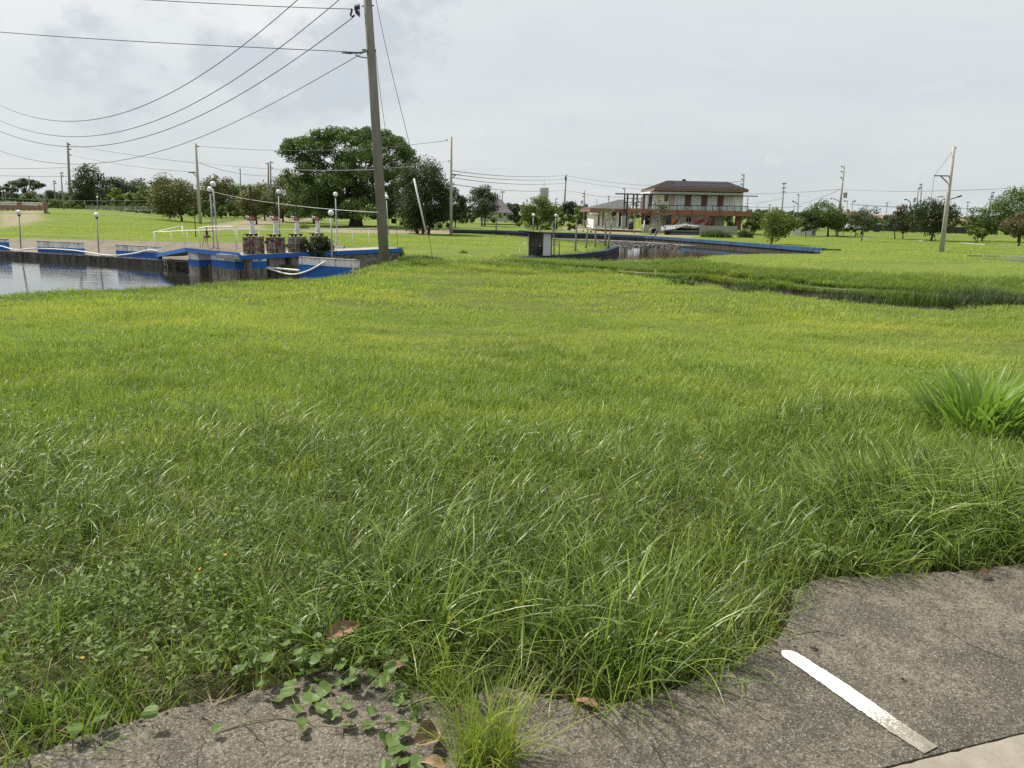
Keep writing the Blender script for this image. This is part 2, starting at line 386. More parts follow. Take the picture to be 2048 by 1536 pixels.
# near lawn crest and far ditch bank, as plan curves (x/y against y), found from sight lines
NC = [(-260, 620), (0, 595), (370, 572), (480, 566), (600, 562), (700, 552), (770, 534), (860, 527), (960, 529), (1100, 539), (1240, 551), (1400, 567), (1600, 596), (1750, 609), (1900, 618), (2048, 614), (2320, 610)]
_p = np.array([atz(u, v, 0.0)[:2] for u, v in NC]); TC, YC = _p[:, 0] / _p[:, 1], _p[:, 1]
BK = [(900, 515), (960, 519), (1050, 527), (1150, 533), (1240, 537), (1300, 541), (1400, 547), (1500, 557), (1600, 566), (1700, 573), (1800, 580), (1900, 588), (2048, 591), (2320, 596)]
_p = np.array([atz(u, v, -0.25)[:2] for u, v in BK]); TB, YB = _p[:, 0] / _p[:, 1], _p[:, 1]
def pxpoly(pts, z): return np.array([atz(u, v, z)[:2] for u, v in pts])
ZL = -0.5
FARWALL = [(905, 461), (1000, 463), (1100, 467), (1200, 470), (1290, 474), (1350, 478), (1420, 483), (1500, 489), (1580, 495), (1645, 500)]
PENIN = [(1030, 516), (1100, 513), (1160, 509), (1210, 503), (1235, 495), (1222, 490), (1184, 485), (1102, 478), (1020, 470), (905, 465)]
NEARB = [(1645, 503), (1600, 502), (1500, 501), (1440, 504), (1400, 511), (1350, 519), (1300, 523), (1230, 527), (1130, 527), (1035, 522)]
W_FAR, W_PEN = pxpoly(FARWALL, -0.45), pxpoly(PENIN, -0.45)
W_CUT = np.vstack([W_FAR[:-1], W_FAR[-1] + (W_FAR[-2] - W_FAR[-1]) / np.linalg.norm(W_FAR[-2] - W_FAR[-1]) * 0.9])
RIVER = np.vstack([W_PEN, W_FAR, pxpoly(NEARB, -0.35)])
def inpoly(P, x, y):
    x, y = np.asarray(x, float), np.asarray(y, float); r = np.zeros(np.broadcast(x, y).shape, bool); n = len(P)
    for i in range(n):
        (x1, y1), (x2, y2) = P[i], P[(i + 1) % n]
        if y1 == y2: continue
        c = ((y1 > y) != (y2 > y)) & (x < (x2 - x1) * (y - y1) / (y2 - y1) + x1); r ^= c
    return r
def polydist(P, x, y, closed=True):
    d = np.full(np.broadcast(x, y).shape, 1e9); n = len(P)
    for i in range(n if closed else n - 1):
        a, b = P[i], P[(i + 1) % n]; e = b - a; L2 = e @ e + 1e-9
        k = np.clip(((x - a[0]) * e[0] + (y - a[1]) * e[1]) / L2, 0, 1)
        d = np.minimum(d, np.hypot(x - a[0] - k * e[0], y - a[1] - k * e[1]))
    return d
# pavement outline on the ground
PAVE_PX = [(-250, 1640), (40, 1536), (180, 1484), (350, 1432), (470, 1410), (560, 1388), (620, 1364), (720, 1350), (790, 1372), (850, 1404), (930, 1412), (1000, 1388), (1080, 1408), (1190, 1432), (1290, 1412), (1400, 1372), (1500, 1322), (1556, 1288), (1582, 1240), (1584, 1192), (1640, 1168), (1800, 1160), (1950, 1152), (2048, 1137), (2300, 1110), (2700, 1060)]
_edge = np.array([atz(u, v, 0.0)[:2] for u, v in PAVE_PX])
def rough_line(P, step, amp, r, closed=False):
    o = []
    for i in range(len(P) - 1):
        a, b = P[i], P[i + 1]; L = np.linalg.norm(b - a); n = max(1, int(L / step))
        nn = np.array([-(b - a)[1], (b - a)[0]]) / (L + 1e-9)
        for k in range(n): o.append(a + (b - a) * k / n + nn * r.normal(0, amp) * (1 if k else 0.4))
    o.append(P[-1]); return np.array(o)
PEDGE = rough_line(_edge, 0.02, 0.006, rng)
PAVE = np.vstack([PEDGE, [[9, 4.0], [9, -4], [-9, -4], [-9, 0.2]]])
# pond edges and walls
WALLP = np.array([[-62, 45.0], atz(-200, 490, -0.85)[:2], atz(0, 501.5, -0.85)[:2], atz(164, 510, -0.85)[:2], atz(376, 523, -0.85)[:2]])
D2A, D2B = atz(479, 506, -0.06)[:2], atz(803, 492.5, -0.06)[:2]     # front edge of the long deck
D1A, D1B = atz(370, 495.5, -0.06)[:2], D2A                          # front edge of the short deck
def H(x, y, fine=True):
    x, y = np.broadcast_arrays(np.asarray(x, float), np.asarray(y, float)); ys = np.maximum(y, 0.4); t = x / ys
    und = 0.030 * np.sin(x * 0.9 + 1.3 * np.sin(y * 0.5)) * np.sin(y * 0.7 + 0.6) + 0.014 * np.sin(x * 2.3 + y * 1.7) * np.sin(y * 2.9 - x)
    z = und * ss(3, 7, y)
    yc = np.interp(t, TC, YC); yb = np.interp(t, TB, YB)
    # far land
    wl = ss(-0.36, -0.56, t)
    zf = ZL + 0.04 * np.sin(x * 0.21 + 2) * np.sin(y * 0.17) + wl * (1.30 * ss(48, 120, y) - 0.06)
    # right and middle: ditch then bank
    w = ss(-0.11, 0.03, t); s = y - yc
    bh = 0.22 * ss(0.10, 0.22, t)
    zd = -(0.55 + 0.45 * w)
    zr = np.where(y > yb, -0.25 + bh * ss(0.0, 1.3, y - yb) + (zf + 0.25 - bh) * ss(1.5, 10, y - yb), np.maximum(-s * 0.75, zd))
    mid = np.where(y > yc + 2.2, -0.42 + (zf + 0.42) * ss(0, 9, y - yc - 2.2), np.maximum(-s * 0.4, -0.42))
    zr = zr * w + mid * (1 - w)
    # left: pond, wall, side channel, sloped concrete, lawn
    yw = np.interp(x, WALLP[:, 0], WALLP[:, 1])
    pond = np.maximum(-s * 0.42, -2.2)
    rev = -1.35 + 0.80 * np.clip((y - 41.2) / 4.8, 0, 1)
    wch = ss(-7.5, -9.5, x)
    beh = np.where(y < 46, rev, zf) * wch + np.where(y < 46, -0.46, zf) * (1 - wch)
    deck_y = np.interp(x, [WALLP[-1, 0], D1A[0], D2A[0], D2B[0]], [WALLP[-1, 1], D1A[1] + 1.0, D2A[1] + 0.9, D2B[1] + 0.9])
    ye = np.where(x < WALLP[-1, 0], yw + 0.2, deck_y)
    zl = np.where(y < ye, pond, beh)
    wp = ss(-0.146, -0.150, t)
    zz = np.where(t < -0.148, zl, zr)
    z = np.where(y > yc, np.minimum(zz, 0.8) + und * 0.6 * (zz > -0.6), z)
    m = (y > 25) & (y < 95) & (x > -8) & (x < 40)
    if m.any():
        xi, yi = x[m], y[m]; ins = inpoly(RIVER, xi, yi)
        zi = z[m]
        if ins.any():
            d = polydist(RIVER, xi[ins], yi[ins])
            zi[ins] = zi[ins] + (-1.75 - zi[ins]) * ss(0.0, 0.9, d)
        dw = np.minimum(polydist(W_CUT, xi, yi, False), polydist(W_PEN[:7], xi, yi, False)); zi[dw < 0.75] = -1.75; z[m] = zi
    m = (y < 5)
    if m.any():
        xi, yi = x[m], y[m]; ins = inpoly(PAVE, xi, yi); zi = z[m]; zi[ins] = -0.10; z[m] = zi
    return z
def ground(u, v, far=600):
    d = ray(u, v); ys = np.concatenate([np.arange(1, 60, 0.05), np.arange(60, far, 0.25)])
    P = EYE + d[None, :] * (ys / d[1])[:, None]
    b = np.nonzero(P[:, 2] <= H(P[:, 0], P[:, 1]))[0]
    return P[b[0]] if len(b) else P[-1]

tt = np.linspace(-1.45, 1.45, 400)
yy = [-7.0]
while yy[-1] < 3500: yy.append(yy[-1] + (0.2 if yy[-1] < 62 else max(0.5, (yy[-1] - 55) * 0.06)))
yy = np.array(yy); YY, TT = np.meshgrid(yy, tt, indexing='ij'); XX = TT * (YY + 9.0)
ZZ = H(XX, YY)
nr, nc = XX.shape
idx = np.arange(nr * nc).reshape(nr, nc)
quads = np.stack([idx[:-1, :-1], idx[:-1, 1:], idx[1:, 1:], idx[1:, :-1]], -1).reshape(-1, 4)
xf, yf = XX.ravel(), YY.ravel(); tf = xf / np.maximum(yf, .4)
# what the ground is made of: r mud and bare soil, g trodden path, b near turf under long grass
mud = np.zeros(len(xf)); path = np.zeros(len(xf))
zf_ = ZZ.ravel()
mud = np.maximum(mud, ss(-0.62, -0.85, zf_) * (yf < 95) * (yf > 12))
PATHS = [[(405, 462), (412, 452), (445, 446), (530, 434), (640, 430), (640, 440), (545, 447), (525, 458)], [(690, 466), (600, 463), (600, 459), (690, 457), (770, 456), (1010, 462), (1010, 466), (850, 467)],
         [(1120, 462), (1290, 469), (1290, 458), (1200, 452), (1130, 452)], [(-10, 437), (50, 434), (90, 431), (85, 424), (-10, 424)], [(1285, 477), (1300, 466), (1400, 470), (1380, 478)]]
for P in PATHS:
    P = pxpoly(P, -0.45 if P[0][0] > 100 else 0.35); ins = inpoly(P, xf, yf); dd = polydist(P, xf, yf)
    path = np.maximum(path, np.where(ins, ss(-0.4, 1.0, dd), ss(0.9, 0.0, dd) * 0.4))
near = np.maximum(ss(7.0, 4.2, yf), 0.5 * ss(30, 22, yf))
rocky = ss(-0.9, -1.1, zf_) * ss(66, 70, yf) * (xf < 26)
soilbank = pxpoly([(940, 524), (960, 513), (1010, 512), (1035, 520), (1000, 528)], -0.3)
mud = np.maximum(mud, inpoly(soilbank, xf, yf) * 0.9)
k = NT('ground_turf')
zc = k.n('ShaderNodeAttribute', attribute_name='zone'); zs = k.n('ShaderNodeSeparateColor'); k.L(zc.outputs['Color'], zs.inputs[0])
pos = k.coord('World')
n1 = k.noise(0.22, 6, 0.62, vec=pos, sc=(0.6, 1.5, 1)); n2 = k.noise(3.0, 5, 0.7, vec=pos); n3 = k.noise(40, 3, 0.7, vec=pos)
turf = k.mix(k.ramp(n1, 0.36, 0.66), (0.095, 0.145, 0.025), (0.175, 0.208, 0.034))
turf = k.mix(k.ramp(n2, 0.46, 0.70, 0, 0.55), turf, (0.080, 0.125, 0.024))
turf = k.mix(k.ramp(k.noise(1.1, 4, 0.6, vec=pos, sc=(0.35, 1.2, 1)), 0.60, 0.72, 0, 0.5), turf, (0.06, 0.085, 0.022))
turf = k.mix(k.ramp(n3, 0.35, 0.7, 0, 0.35), turf, (0.07, 0.11, 0.02))
soil = k.mix(n2, (0.060, 0.047, 0.032), (0.10, 0.088, 0.05))
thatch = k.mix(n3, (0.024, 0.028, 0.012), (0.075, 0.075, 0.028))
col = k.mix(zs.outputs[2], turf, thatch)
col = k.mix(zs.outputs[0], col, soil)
tan = k.mix(k.ramp(n2, 0.35, 0.65), (0.30, 0.25, 0.185), (0.15, 0.15, 0.06))
col = k.mix(zs.outputs[1], col, tan)
M['ground'] = k.done(k.bsdf(col, 0.95, 0, k.bump(k.math('ADD', n3, k.math('MULTIPLY', n2, 2.0)), 0.6, 0.05), 0.15))
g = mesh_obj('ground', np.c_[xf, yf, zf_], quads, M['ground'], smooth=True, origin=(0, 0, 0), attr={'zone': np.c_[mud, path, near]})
tag(g, kind='structure')

# ------------------------------------------------------------------ water
def water_mat(name, c, rip, rough, scale):
    k = NT(name); pos = k.coord('World')
    a = k.noise(scale, 3, 0.55, vec=pos, sc=(0.45, 1.3, 1)); b = k.noise(scale * 4.3, 3, 0.6, vec=pos, sc=(0.5, 1.2, 1))
    h = k.math('ADD', a, k.math('MULTIPLY', b, 0.35))
    sh = k.bsdf(c, rough, 0, k.bump(h, rip, 0.06), 0.6)
    return k.done(sh)
M['pond'] = water_mat('pond_water', (0.018, 0.020, 0.016), 0.12, 0.02, 1.3)
M['river'] = water_mat('river_water', (0.050, 0.043, 0.030), 0.05, 0.04, 1.2)
def sheet(name, P, z, mat, kind='structure', thick=0.0, origin=None):
    P = np.asarray(P)
    import bmesh
    bm = bmesh.new(); vs = [bm.verts.new((p[0], p[1], z if np.isscalar(z) else z[i])) for i, p in enumerate(P)]
    f = bm.faces.new(vs); bm.normal_update()
    if f.normal.z < 0: f.normal_flip()
    if thick:
        r = bmesh.ops.extrude_face_region(bm, geom=[f]); vv = [e for e in r['geom'] if isinstance(e, bmesh.types.BMVert)]
        bmesh.ops.translate(bm, vec=(0, 0, -thick), verts=vv); bmesh.ops.recalc_face_normals(bm, faces=bm.faces[:])
    bmesh.ops.triangulate(bm, faces=bm.faces[:])
    me = bpy.data.meshes.new(name); bm.to_mesh(me); bm.free(); me.materials.append(mat)
    o = bpy.data.objects.new(name, me); COL.objects.link(o); WL[o.name] = np.zeros(3)
    if kind: tag(o, kind=kind)
    return o
ZW = -1.15
sheet('pond_water', [[-75, 8], [-3.6, 12], [-4.2, 36], [-9.5, 41], [-75, 48]], ZW, M['pond'])
sheet('river_water', [[-6, 26], [45, 26], [45, 60], [30, 90], [-9, 90]], -0.88, M['river'])

# ------------------------------------------------------------------ pavement, gutter, painted line
k = NT('weathered_pavement'); pos = k.coord('World')
a = k.noise(2.2, 5, 0.62, vec=pos); b = k.noise(13, 5, 0.7, vec=pos); c = k.noise(150, 3, 0.75, vec=pos); d = k.noise(55, 3, 0.7, vec=pos)
col = k.mix(k.ramp(b, 0.36, 0.62), (0.108, 0.091, 0.066), (0.215, 0.184, 0.138))
col = k.mix(k.ramp(a, 0.44, 0.60, 0, 0.8), col, (0.066, 0.057, 0.041))
col = k.mix(k.ramp(d, 0.51, 0.62, 0, 0.85), col, (0.050, 0.045, 0.036))
col = k.mix(k.ramp(c, 0.53, 0.66, 0, 0.85), col, (0.40, 0.37, 0.31))
col = k.mix(k.ramp(c, 0.45, 0.33, 0, 0.85), col, (0.035, 0.031, 0.025))
h = k.math('ADD', k.math('MULTIPLY', c, 1.0), k.math('ADD', k.math('MULTIPLY', d, 0.8), k.math('MULTIPLY', b, 0.6)))
M['pave'] = k.done(k.bsdf(col, k.ramp(b, 0.3, 0.7, 0.62, 0.9), 0, k.bump(h, 1.0, 0.010), 0.35))
k = NT('gutter_concrete'); pos = k.coord('World'); b = k.noise(9, 5, 0.65, vec=pos); c = k.noise(140, 3, 0.7, vec=pos)
col = k.mix(k.ramp(b, 0.4, 0.65), (0.27, 0.243, 0.198), (0.20, 0.178, 0.14))
col = k.mix(k.ramp(c, 0.60, 0.72, 0, 0.6), col, (0.12, 0.11, 0.09))
M['gutter'] = k.done(k.bsdf(col, 0.85, 0, k.bump(c, 0.4, 0.004), 0.3))
k = NT('white_line_paint'); pos = k.coord('World'); c = k.noise(120, 3, 0.75, vec=pos); b = k.noise(13, 5, 0.7, vec=pos)
wear = k.n('ShaderNodeAttribute', attribute_name='wear')
under = k.mix(k.ramp(b, 0.36, 0.62), (0.165, 0.145, 0.115), (0.285, 0.255, 0.205))
f = k.ramp(k.math('ADD', c, k.math('MULTIPLY', wear.outputs['Fac'], 0.42)), 0.68, 0.78)
col = k.mix(f, k.mix(k.ramp(c, 0.35, 0.62), (0.52, 0.51, 0.485), (0.70, 0.695, 0.68)), under)
M['line'] = k.done(k.bsdf(col, 0.75, 0, k.bump(c, 0.5, 0.005), 0.3))
J0, J1 = atz(1700, 1552, 0.03)[:2], atz(2100, 1452, 0.03)[:2]      # joint between pavement and gutter slab
jd = (J1 - J0) / np.linalg.norm(J1 - J0); jn = np.array([-jd[1], jd[0]])
if jn[1] < 0: jn = -jn
ja, jb = J0 - jd * 6, J0 + jd * 8
# pavement slab = grass edge down to the joint line
top = [p for p in PEDGE if (p - J0) @ jn > 0.06]
pv = sheet('pavement', top + [jb + jn * 0.002, ja + jn * 0.002], 0.03, M['pave'], thick=0.14)
gt = sheet('gutter_slab', rough_line(np.array([ja - jn * 0.002, jb - jn * 0.002]), 0.03, 0.0025, rng).tolist() + [(jb - jn * 1.6).tolist(), (ja - jn * 1.6).tolist()], 0.026, M['gutter'], thick=0.14)
def ribbon(name, pts, w, z, mat, parent, wear=None):
    pts = np.asarray(pts); n = len(pts); V = []
    for i in range(n):
        d = pts[min(i + 1, n - 1)] - pts[max(i - 1, 0)]; d = d / np.linalg.norm(d); nn = np.array([-d[1], d[0]])
        wi = w if np.isscalar(w) else w[i]
        V += [(*(pts[i] + nn * wi * 0.5), z), (*(pts[i] - nn * wi * 0.5), z)]
    fs = [(2 * i, 2 * i + 1, 2 * i + 3, 2 * i + 2) for i in range(n - 1)]
    return mesh_obj(name, V, fs, mat, parent, origin=(0, 0, 0), attr={'wear': wear} if wear is not None else None)
M['crack'] = plain('crack_grit', (0.022, 0.019, 0.015), 0.95, 0.3, 40, 0.1)
for pl_ in [[(318, 1508), (316, 1525), (322, 1540)], [(404, 1470), (410, 1484), (400, 1502), (396, 1520), (392, 1540)], [(488, 1452), (505, 1463), (520, 1482), (530, 1492)], [(1300, 1480), (1316, 1505), (1322, 1520), (1335, 1540)], [(1590, 1270), (1640, 1262), (1690, 1272)], [(1880, 1255), (1940, 1290), (2040, 1330)]]:
    P = rough_line(np.array([atz(u, v, 0.03)[:2] for u, v in pl_]), 0.012, 0.0022, rng)
    ribbon('crack', P, np.clip(rng.normal(0.0028, 0.0012, len(P)), 0.001, 0.006), 0.0312, M['crack'], pv)
P = rough_line(np.array([atz(u, v, 0.03)[:2] for u, v in [(1566, 1303), (1600, 1324), (1660, 1364), (1740, 1420), (1800, 1462), (1862, 1502)]]), 0.012, 0.0005, rng)
kx = np.linspace(0, 1, len(P))
wd = (0.066 + 0.010 * np.sin(kx * 3)) * np.clip(kx * 24 + 0.25, 0.25, 1) * (1 + rng.normal(0, 0.03, len(P)))
pl = ribbon('painted_line', P, wd, 0.0345, M['line'], None, wear=np.repeat(0.12 + 0.88 * ss(0.35, 1.08, kx), 2))
tag(pl, 'single white painted stripe running across the concrete pavement from the grass edge', 'road marking')

# ------------------------------------------------------------------ grass
def blade_mesh(name, r, nb, Lr, w, spread, tilt, bend, segs, az_sig=0.9, mat=None, wtip=0.15):
    V, Fc, al = [], [], []
    for _ in range(nb):
        a = r.normal(0, az_sig) if az_sig < 3 else r.uniform(0, 6.283)
        d = np.array([math.cos(a), math.sin(a)]); rad = spread * math.sqrt(r.uniform()); pa = r.uniform(0, 6.283)
        p = np.array([rad * math.cos(pa), rad * math.sin(pa), -0.015]); L = r.uniform(*Lr)
        th = abs(r.normal(*tilt)); be = r.uniform(*bend); side = np.array([-d[1], d[0], 0]); tw = r.normal(0, 0.5)
        o = len(V); w0 = w * r.uniform(0.7, 1.25)
        for i in range(segs + 1):
            s = i / segs; ww = w0 * (1 - (1 - wtip) * s ** 1.8) * (0.75 + 0.25 * min(1, s * 4)) * 0.5
            if i == segs: ww = w0 * 0.06
            sd = side * math.cos(tw * s) + np.array([0, 0, 1]) * math.sin(tw * s)
            V += [p - sd * ww, p + sd * ww]; al += [s, s]
            ang = th + be * s ** 1.5
            p = p + np.array([d[0] * math.sin(ang), d[1] * math.sin(ang), math.cos(ang)]) * (L / segs)
        for i in range(segs): Fc.append((o + 2 * i, o + 2 * i + 1, o + 2 * i + 3, o + 2 * i + 2))
    me = bpy.data.meshes.new(name); me.from_pydata([tuple(p) for p in V], [], Fc)
    me.attributes.new('along', 'FLOAT', 'POINT').data.foreach_set('value', np.array(al, np.float32))
    me.polygons.foreach_set('use_smooth', [True] * len(Fc)); me.materials.append(mat)
    return me
def scatter(name, pts, rot, scl, variants, label_kind='stuff'):
    """one object: points carrying tuft instances"""
    n = len(pts); me = bpy.data.meshes.new(name); me.vertices.add(n); me.vertices.foreach_set('co', np.asarray(pts, np.float32).ravel())
    me.attributes.new('rot', 'FLOAT_VECTOR', 'POINT').data.foreach_set('vector', np.asarray(rot, np.float32).ravel())
    me.attributes.new('scl', 'FLOAT', 'POINT').data.foreach_set('value', np.asarray(scl, np.float32))
    me.attributes.new('pick', 'INT', 'POINT').data.foreach_set('value', rng.integers(0, len(variants), n).astype(np.int32))
    ob = bpy.data.objects.new(name, me); COL.objects.link(ob); WL[ob.name] = np.zeros(3)
    ng = bpy.data.node_groups.new(name + '_scatter', 'GeometryNodeTree')
    ng.interface.new_socket('Geometry', in_out='INPUT', socket_type='NodeSocketGeometry'); ng.interface.new_socket('Geometry', in_out='OUTPUT', socket_type='NodeSocketGeometry')
    N = ng.nodes.new; gi, go = N('NodeGroupInput'), N('NodeGroupOutput'); iop = N('GeometryNodeInstanceOnPoints')
    jn_ = N('GeometryNodeGeometryToInstance')
    for m in variants[::-1]:
        po = bpy.data.objects.new(m.name, m); oi = N('GeometryNodeObjectInfo'); oi.inputs['Object'].default_value = po
        ng.links.new(oi.outputs['Geometry'], jn_.inputs[0])
    def attr(nm, typ):
        a = N('GeometryNodeInputNamedAttribute'); a.data_type = typ; a.inputs['Name'].default_value = nm; return [o for o in a.outputs if o.enabled][0]
    er = N('FunctionNodeEulerToRotation'); ng.links.new(attr('rot', 'FLOAT_VECTOR'), er.inputs[0])
    ng.links.new(gi.outputs[0], iop.inputs['Points']); ng.links.new(jn_.outputs[0], iop.inputs['Instance'])
    iop.inputs['Pick Instance'].default_value = True
    ng.links.new(attr('pick', 'INT'), iop.inputs['Instance Index']); ng.links.new(er.outputs[0], iop.inputs['Rotation']); ng.links.new(attr('scl', 'FLOAT'), iop.inputs['Scale'])
    ng.links.new(iop.outputs[0], go.inputs[0])
    md = ob.modifiers.new('scatter', 'NODES'); md.node_group = ng
    return tag(ob, kind=label_kind)
def fan_points(r, n, y0, y1, tl=(-0.80, 0.80), pw=1.0):
    """plan points spread evenly over the wedge of land in view"""
    y = np.sqrt(r.uniform(y0 ** 2, y1 ** 2, n)); t = r.uniform(*tl, n); return t * (y + 0.6), y
def lowfreq(x, y, s, ph=0.0): return np.sin(x * s + 1.7 * np.sin(y * s * 0.63 + ph)) * np.cos(y * s * 0.81 + 1.3 * np.sin(x * s * 0.47 + ph * 2))
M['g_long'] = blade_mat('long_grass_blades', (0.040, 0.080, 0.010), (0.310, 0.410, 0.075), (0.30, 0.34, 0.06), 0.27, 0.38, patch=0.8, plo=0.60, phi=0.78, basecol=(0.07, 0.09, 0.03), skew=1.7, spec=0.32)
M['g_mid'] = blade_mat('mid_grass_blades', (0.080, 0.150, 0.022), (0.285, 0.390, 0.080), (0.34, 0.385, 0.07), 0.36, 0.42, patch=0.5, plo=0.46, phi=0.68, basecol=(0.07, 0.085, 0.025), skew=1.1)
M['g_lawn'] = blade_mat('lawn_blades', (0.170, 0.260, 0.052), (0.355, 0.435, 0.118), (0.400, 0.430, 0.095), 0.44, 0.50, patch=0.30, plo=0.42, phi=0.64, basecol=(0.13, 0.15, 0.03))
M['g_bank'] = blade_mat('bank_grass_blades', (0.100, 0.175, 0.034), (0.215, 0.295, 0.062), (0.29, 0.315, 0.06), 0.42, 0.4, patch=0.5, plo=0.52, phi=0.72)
r = np.random.default_rng(21)
V_long = [blade_mesh('long_tuft', r, 15, (0.16, 0.44), 0.0064, 0.11, (0.42, 0.32), (0.4, 2.3), 6, 1.5, M['g_long']) for _ in range(9)]
V_midl = [blade_mesh('mid_tuft', r, 22, (0.07, 0.19), 0.0066, 0.12, (0.38, 0.28), (0.3, 1.8), 4, 9, M['g_mid']) for _ in range(6)]
V_lawn = [blade_mesh('lawn_tuft', r, 34, (0.045, 0.105), 0.0068, 0.16, (0.42, 0.3), (0.3, 1.4), 3, 9, M['g_lawn']) for _ in range(7)]
V_lawn2 = [blade_mesh('lawn_tuft_far', r, 30, (0.05, 0.115), 0.013, 0.30, (0.45, 0.3), (0.3, 1.3), 2, 9, M['g_lawn']) for _ in range(6)]
V_bank = [blade_mesh('bank_tuft', r, 26, (0.13, 0.34), 0.013, 0.16, (0.30, 0.22), (0.5, 1.9), 4, 1.6, M['g_bank']) for _ in range(6)]
V_far = [blade_mesh('far_tuft', r, 30, (0.06, 0.14), 0.030, 0.55, (0.5, 0.3), (0.2, 1.2), 2, 9, M['g_lawn']) for _ in range(6)]
def hide_pave(x, y, mg): return inpoly(PAVE, x, y) & (polydist(PEDGE, x, y, False) > mg)
# long grass along the pavement
x, y = fan_points(r, 17500, 1.7, 8.6, (-0.92, 0.92))
yl = 4.5 + 0.4 * ss(-0.4, 0.5, x / y) + 0.9 * lowfreq(x, y, 0.9, 0.4) + 0.5 * lowfreq(x, y, 2.3, 1.1)
ke = (r.uniform(size=len(x)) < np.clip((yl + 0.9 - y) / 1.6, 0, 1)) & ~inpoly(PAVE, x, y)
ke &= (polydist(PEDGE, x, y, False) > 0.015)
thin = 0.80 + 0.25 * lowfreq(x, y, 2.6, 0.2) + 0.2 * lowfreq(x, y, 6.3, 1.2) - 0.25 * ss(-0.3, -1.4, x)          # bare, weedy hollows
ke &= r.uniform(size=len(x)) < thin
x, y = x[ke], y[ke]; yl = yl[ke]
size = np.clip(1.06 - 0.085 * np.maximum(y - 3.2, 0), 0.45, 1.1) * (0.86 + 0.22 * lowfreq(x, y, 1.9, 2.2)) * r.uniform(0.75, 1.2, len(x))
leftlow = ss(-0.2, -1.3, x) * ss(4.5, 2.6, y); size *= 1 - 0.30 * leftlow
comb = math.pi * 0.0 + 1.6 * lowfreq(x, y, 1.3, 0.9) + r.normal(0, 1.0, len(x))
comb = np.where(x > 0.3, comb * 0.6 + 2.6, comb + 1.2)
de = polydist(PEDGE, x, y, False); out_a = -1.35
comb = np.where((de < 0.18) & (r.uniform(size=len(x)) < 0.72), out_a + r.normal(0, 0.6, len(x)), comb)
size *= np.where(de < 0.12, np.where(x > -0.45, 0.9, 0.68), 1.0)
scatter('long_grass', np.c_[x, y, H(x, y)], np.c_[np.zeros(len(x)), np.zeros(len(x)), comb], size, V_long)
# matted, combed long grass on the right
x, y = r.uniform(0.9, 3.6, 2600), r.uniform(2.7, 4.6, 2600)
ke = ~inpoly(PAVE, x, y) & (((x - 2.55) / 0.95) ** 2 + ((y - 3.95) / 0.5) ** 2 + 0.15 * r.normal(size=2600) < 1)
x, y = x[ke], y[ke]
mat_h = 0.08 * np.clip(1 - ((x - 2.55) / 1.0) ** 2 - ((y - 3.95) / 0.55) ** 2, 0, 1)
scatter('matted_grass', np.c_[x, y, H(x, y) + mat_h], np.c_[r.normal(0, 0.15, len(x)), np.full(len(x), 0.55), r.normal(math.pi * 1.06, 0.32, len(x))], r.uniform(0.72, 1.08, len(x)), V_long)
# shorter undergrowth among and beyond the long grass
x, y = fan_points(r, 17500, 1.7, 10.5, (-0.9, 0.9))
ke = ~inpoly(PAVE, x, y) & (r.uniform(size=len(x)) < np.clip((9.0 + 1.2 * lowfreq(x, y, 0.8, 3.0) - y) / 2.6, 0, 1) * np.where(y < 4.2, 0.42 + 0.2 * lowfreq(x, y, 3.3, 2.0), 1.0))
x, y = x[ke], y[ke]
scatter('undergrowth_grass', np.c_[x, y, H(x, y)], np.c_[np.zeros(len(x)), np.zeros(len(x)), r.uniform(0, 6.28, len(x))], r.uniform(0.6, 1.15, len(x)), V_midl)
# mown lawn
def lawn(name, n, y0, y1, var, f0, f1, s0, s1):
    x, y = fan_points(r, n, y0, y1); yc = np.interp(x / y, TC, YC)
    ke = (y < yc + 0.8) & (r.uniform(size=n) < np.clip((y - f0) / max(f1 - f0, 1e-3), 0, 1))
    x, y = x[ke], y[ke]; h = (0.80 + 0.32 * lowfreq(x, y, 0.8, 0.3) + 0.2 * lowfreq(x, y, 2.1, 1.9)) * r.uniform(s0, s1, len(x))
    scatter(name, np.c_[x, y, H(x, y)], np.c_[r.normal(0, .1, len(x)), r.normal(0, .1, len(x)), r.uniform(0, 6.28, len(x))], h, var)
lawn('lawn_grass', 18500, 3.6, 12.5, V_lawn, 3.6, 6.0, 0.75, 1.25)
lawn('far_lawn_grass', 19000, 11.5, 27, V_lawn2, 11.5, 12.5, 0.7, 1.2)
# taller fringe on the lawn crest, ditch sides and far banks
def along_curve(T, Y, t0, t1, n, sig, off=0.0):
    t = r.uniform(t0, t1, n); yv = np.interp(t, T, Y) + off + r.normal(0, sig, n); return t * yv, yv
bx, by = [], []
for args in [(TC, YC, -0.80, -0.17, 1500, 0.45, -0.2), (TC, YC, -0.17, 0.12, 1100, 0.45, 0.0), (TB, YB, -0.02, 0.80, 4600, 0.28, 0.38), (TB, YB, 0.0, 0.75, 2600, 0.7, 1.1), (TB, YB, 0.10, 0.80, 1700, 0.08, -0.28), (TC, YC, 0.1, 0.8, 900, 0.2, 0.9)]:
    a, b = along_curve(*args); bx.append(a); by.append(b)
x, y = np.concatenate(bx), np.concatenate(by)
for W in (W_FAR, W_PEN[:9]):
    n_ = 1500; sg = r.integers(0, len(W) - 1, n_); kk = r.uniform(size=n_); wx = W[sg, 0] + (W[sg + 1, 0] - W[sg, 0]) * kk + r.normal(0, .5, n_); wy = W[sg, 1] + (W[sg + 1, 1] - W[sg, 1]) * kk + r.normal(0, .5, n_)
    q_ = ~inpoly(RIVER, wx, wy) & (polydist(W, wx, wy, False) > .30); x, y = np.r_[x, wx[q_]], np.r_[y, wy[q_]]
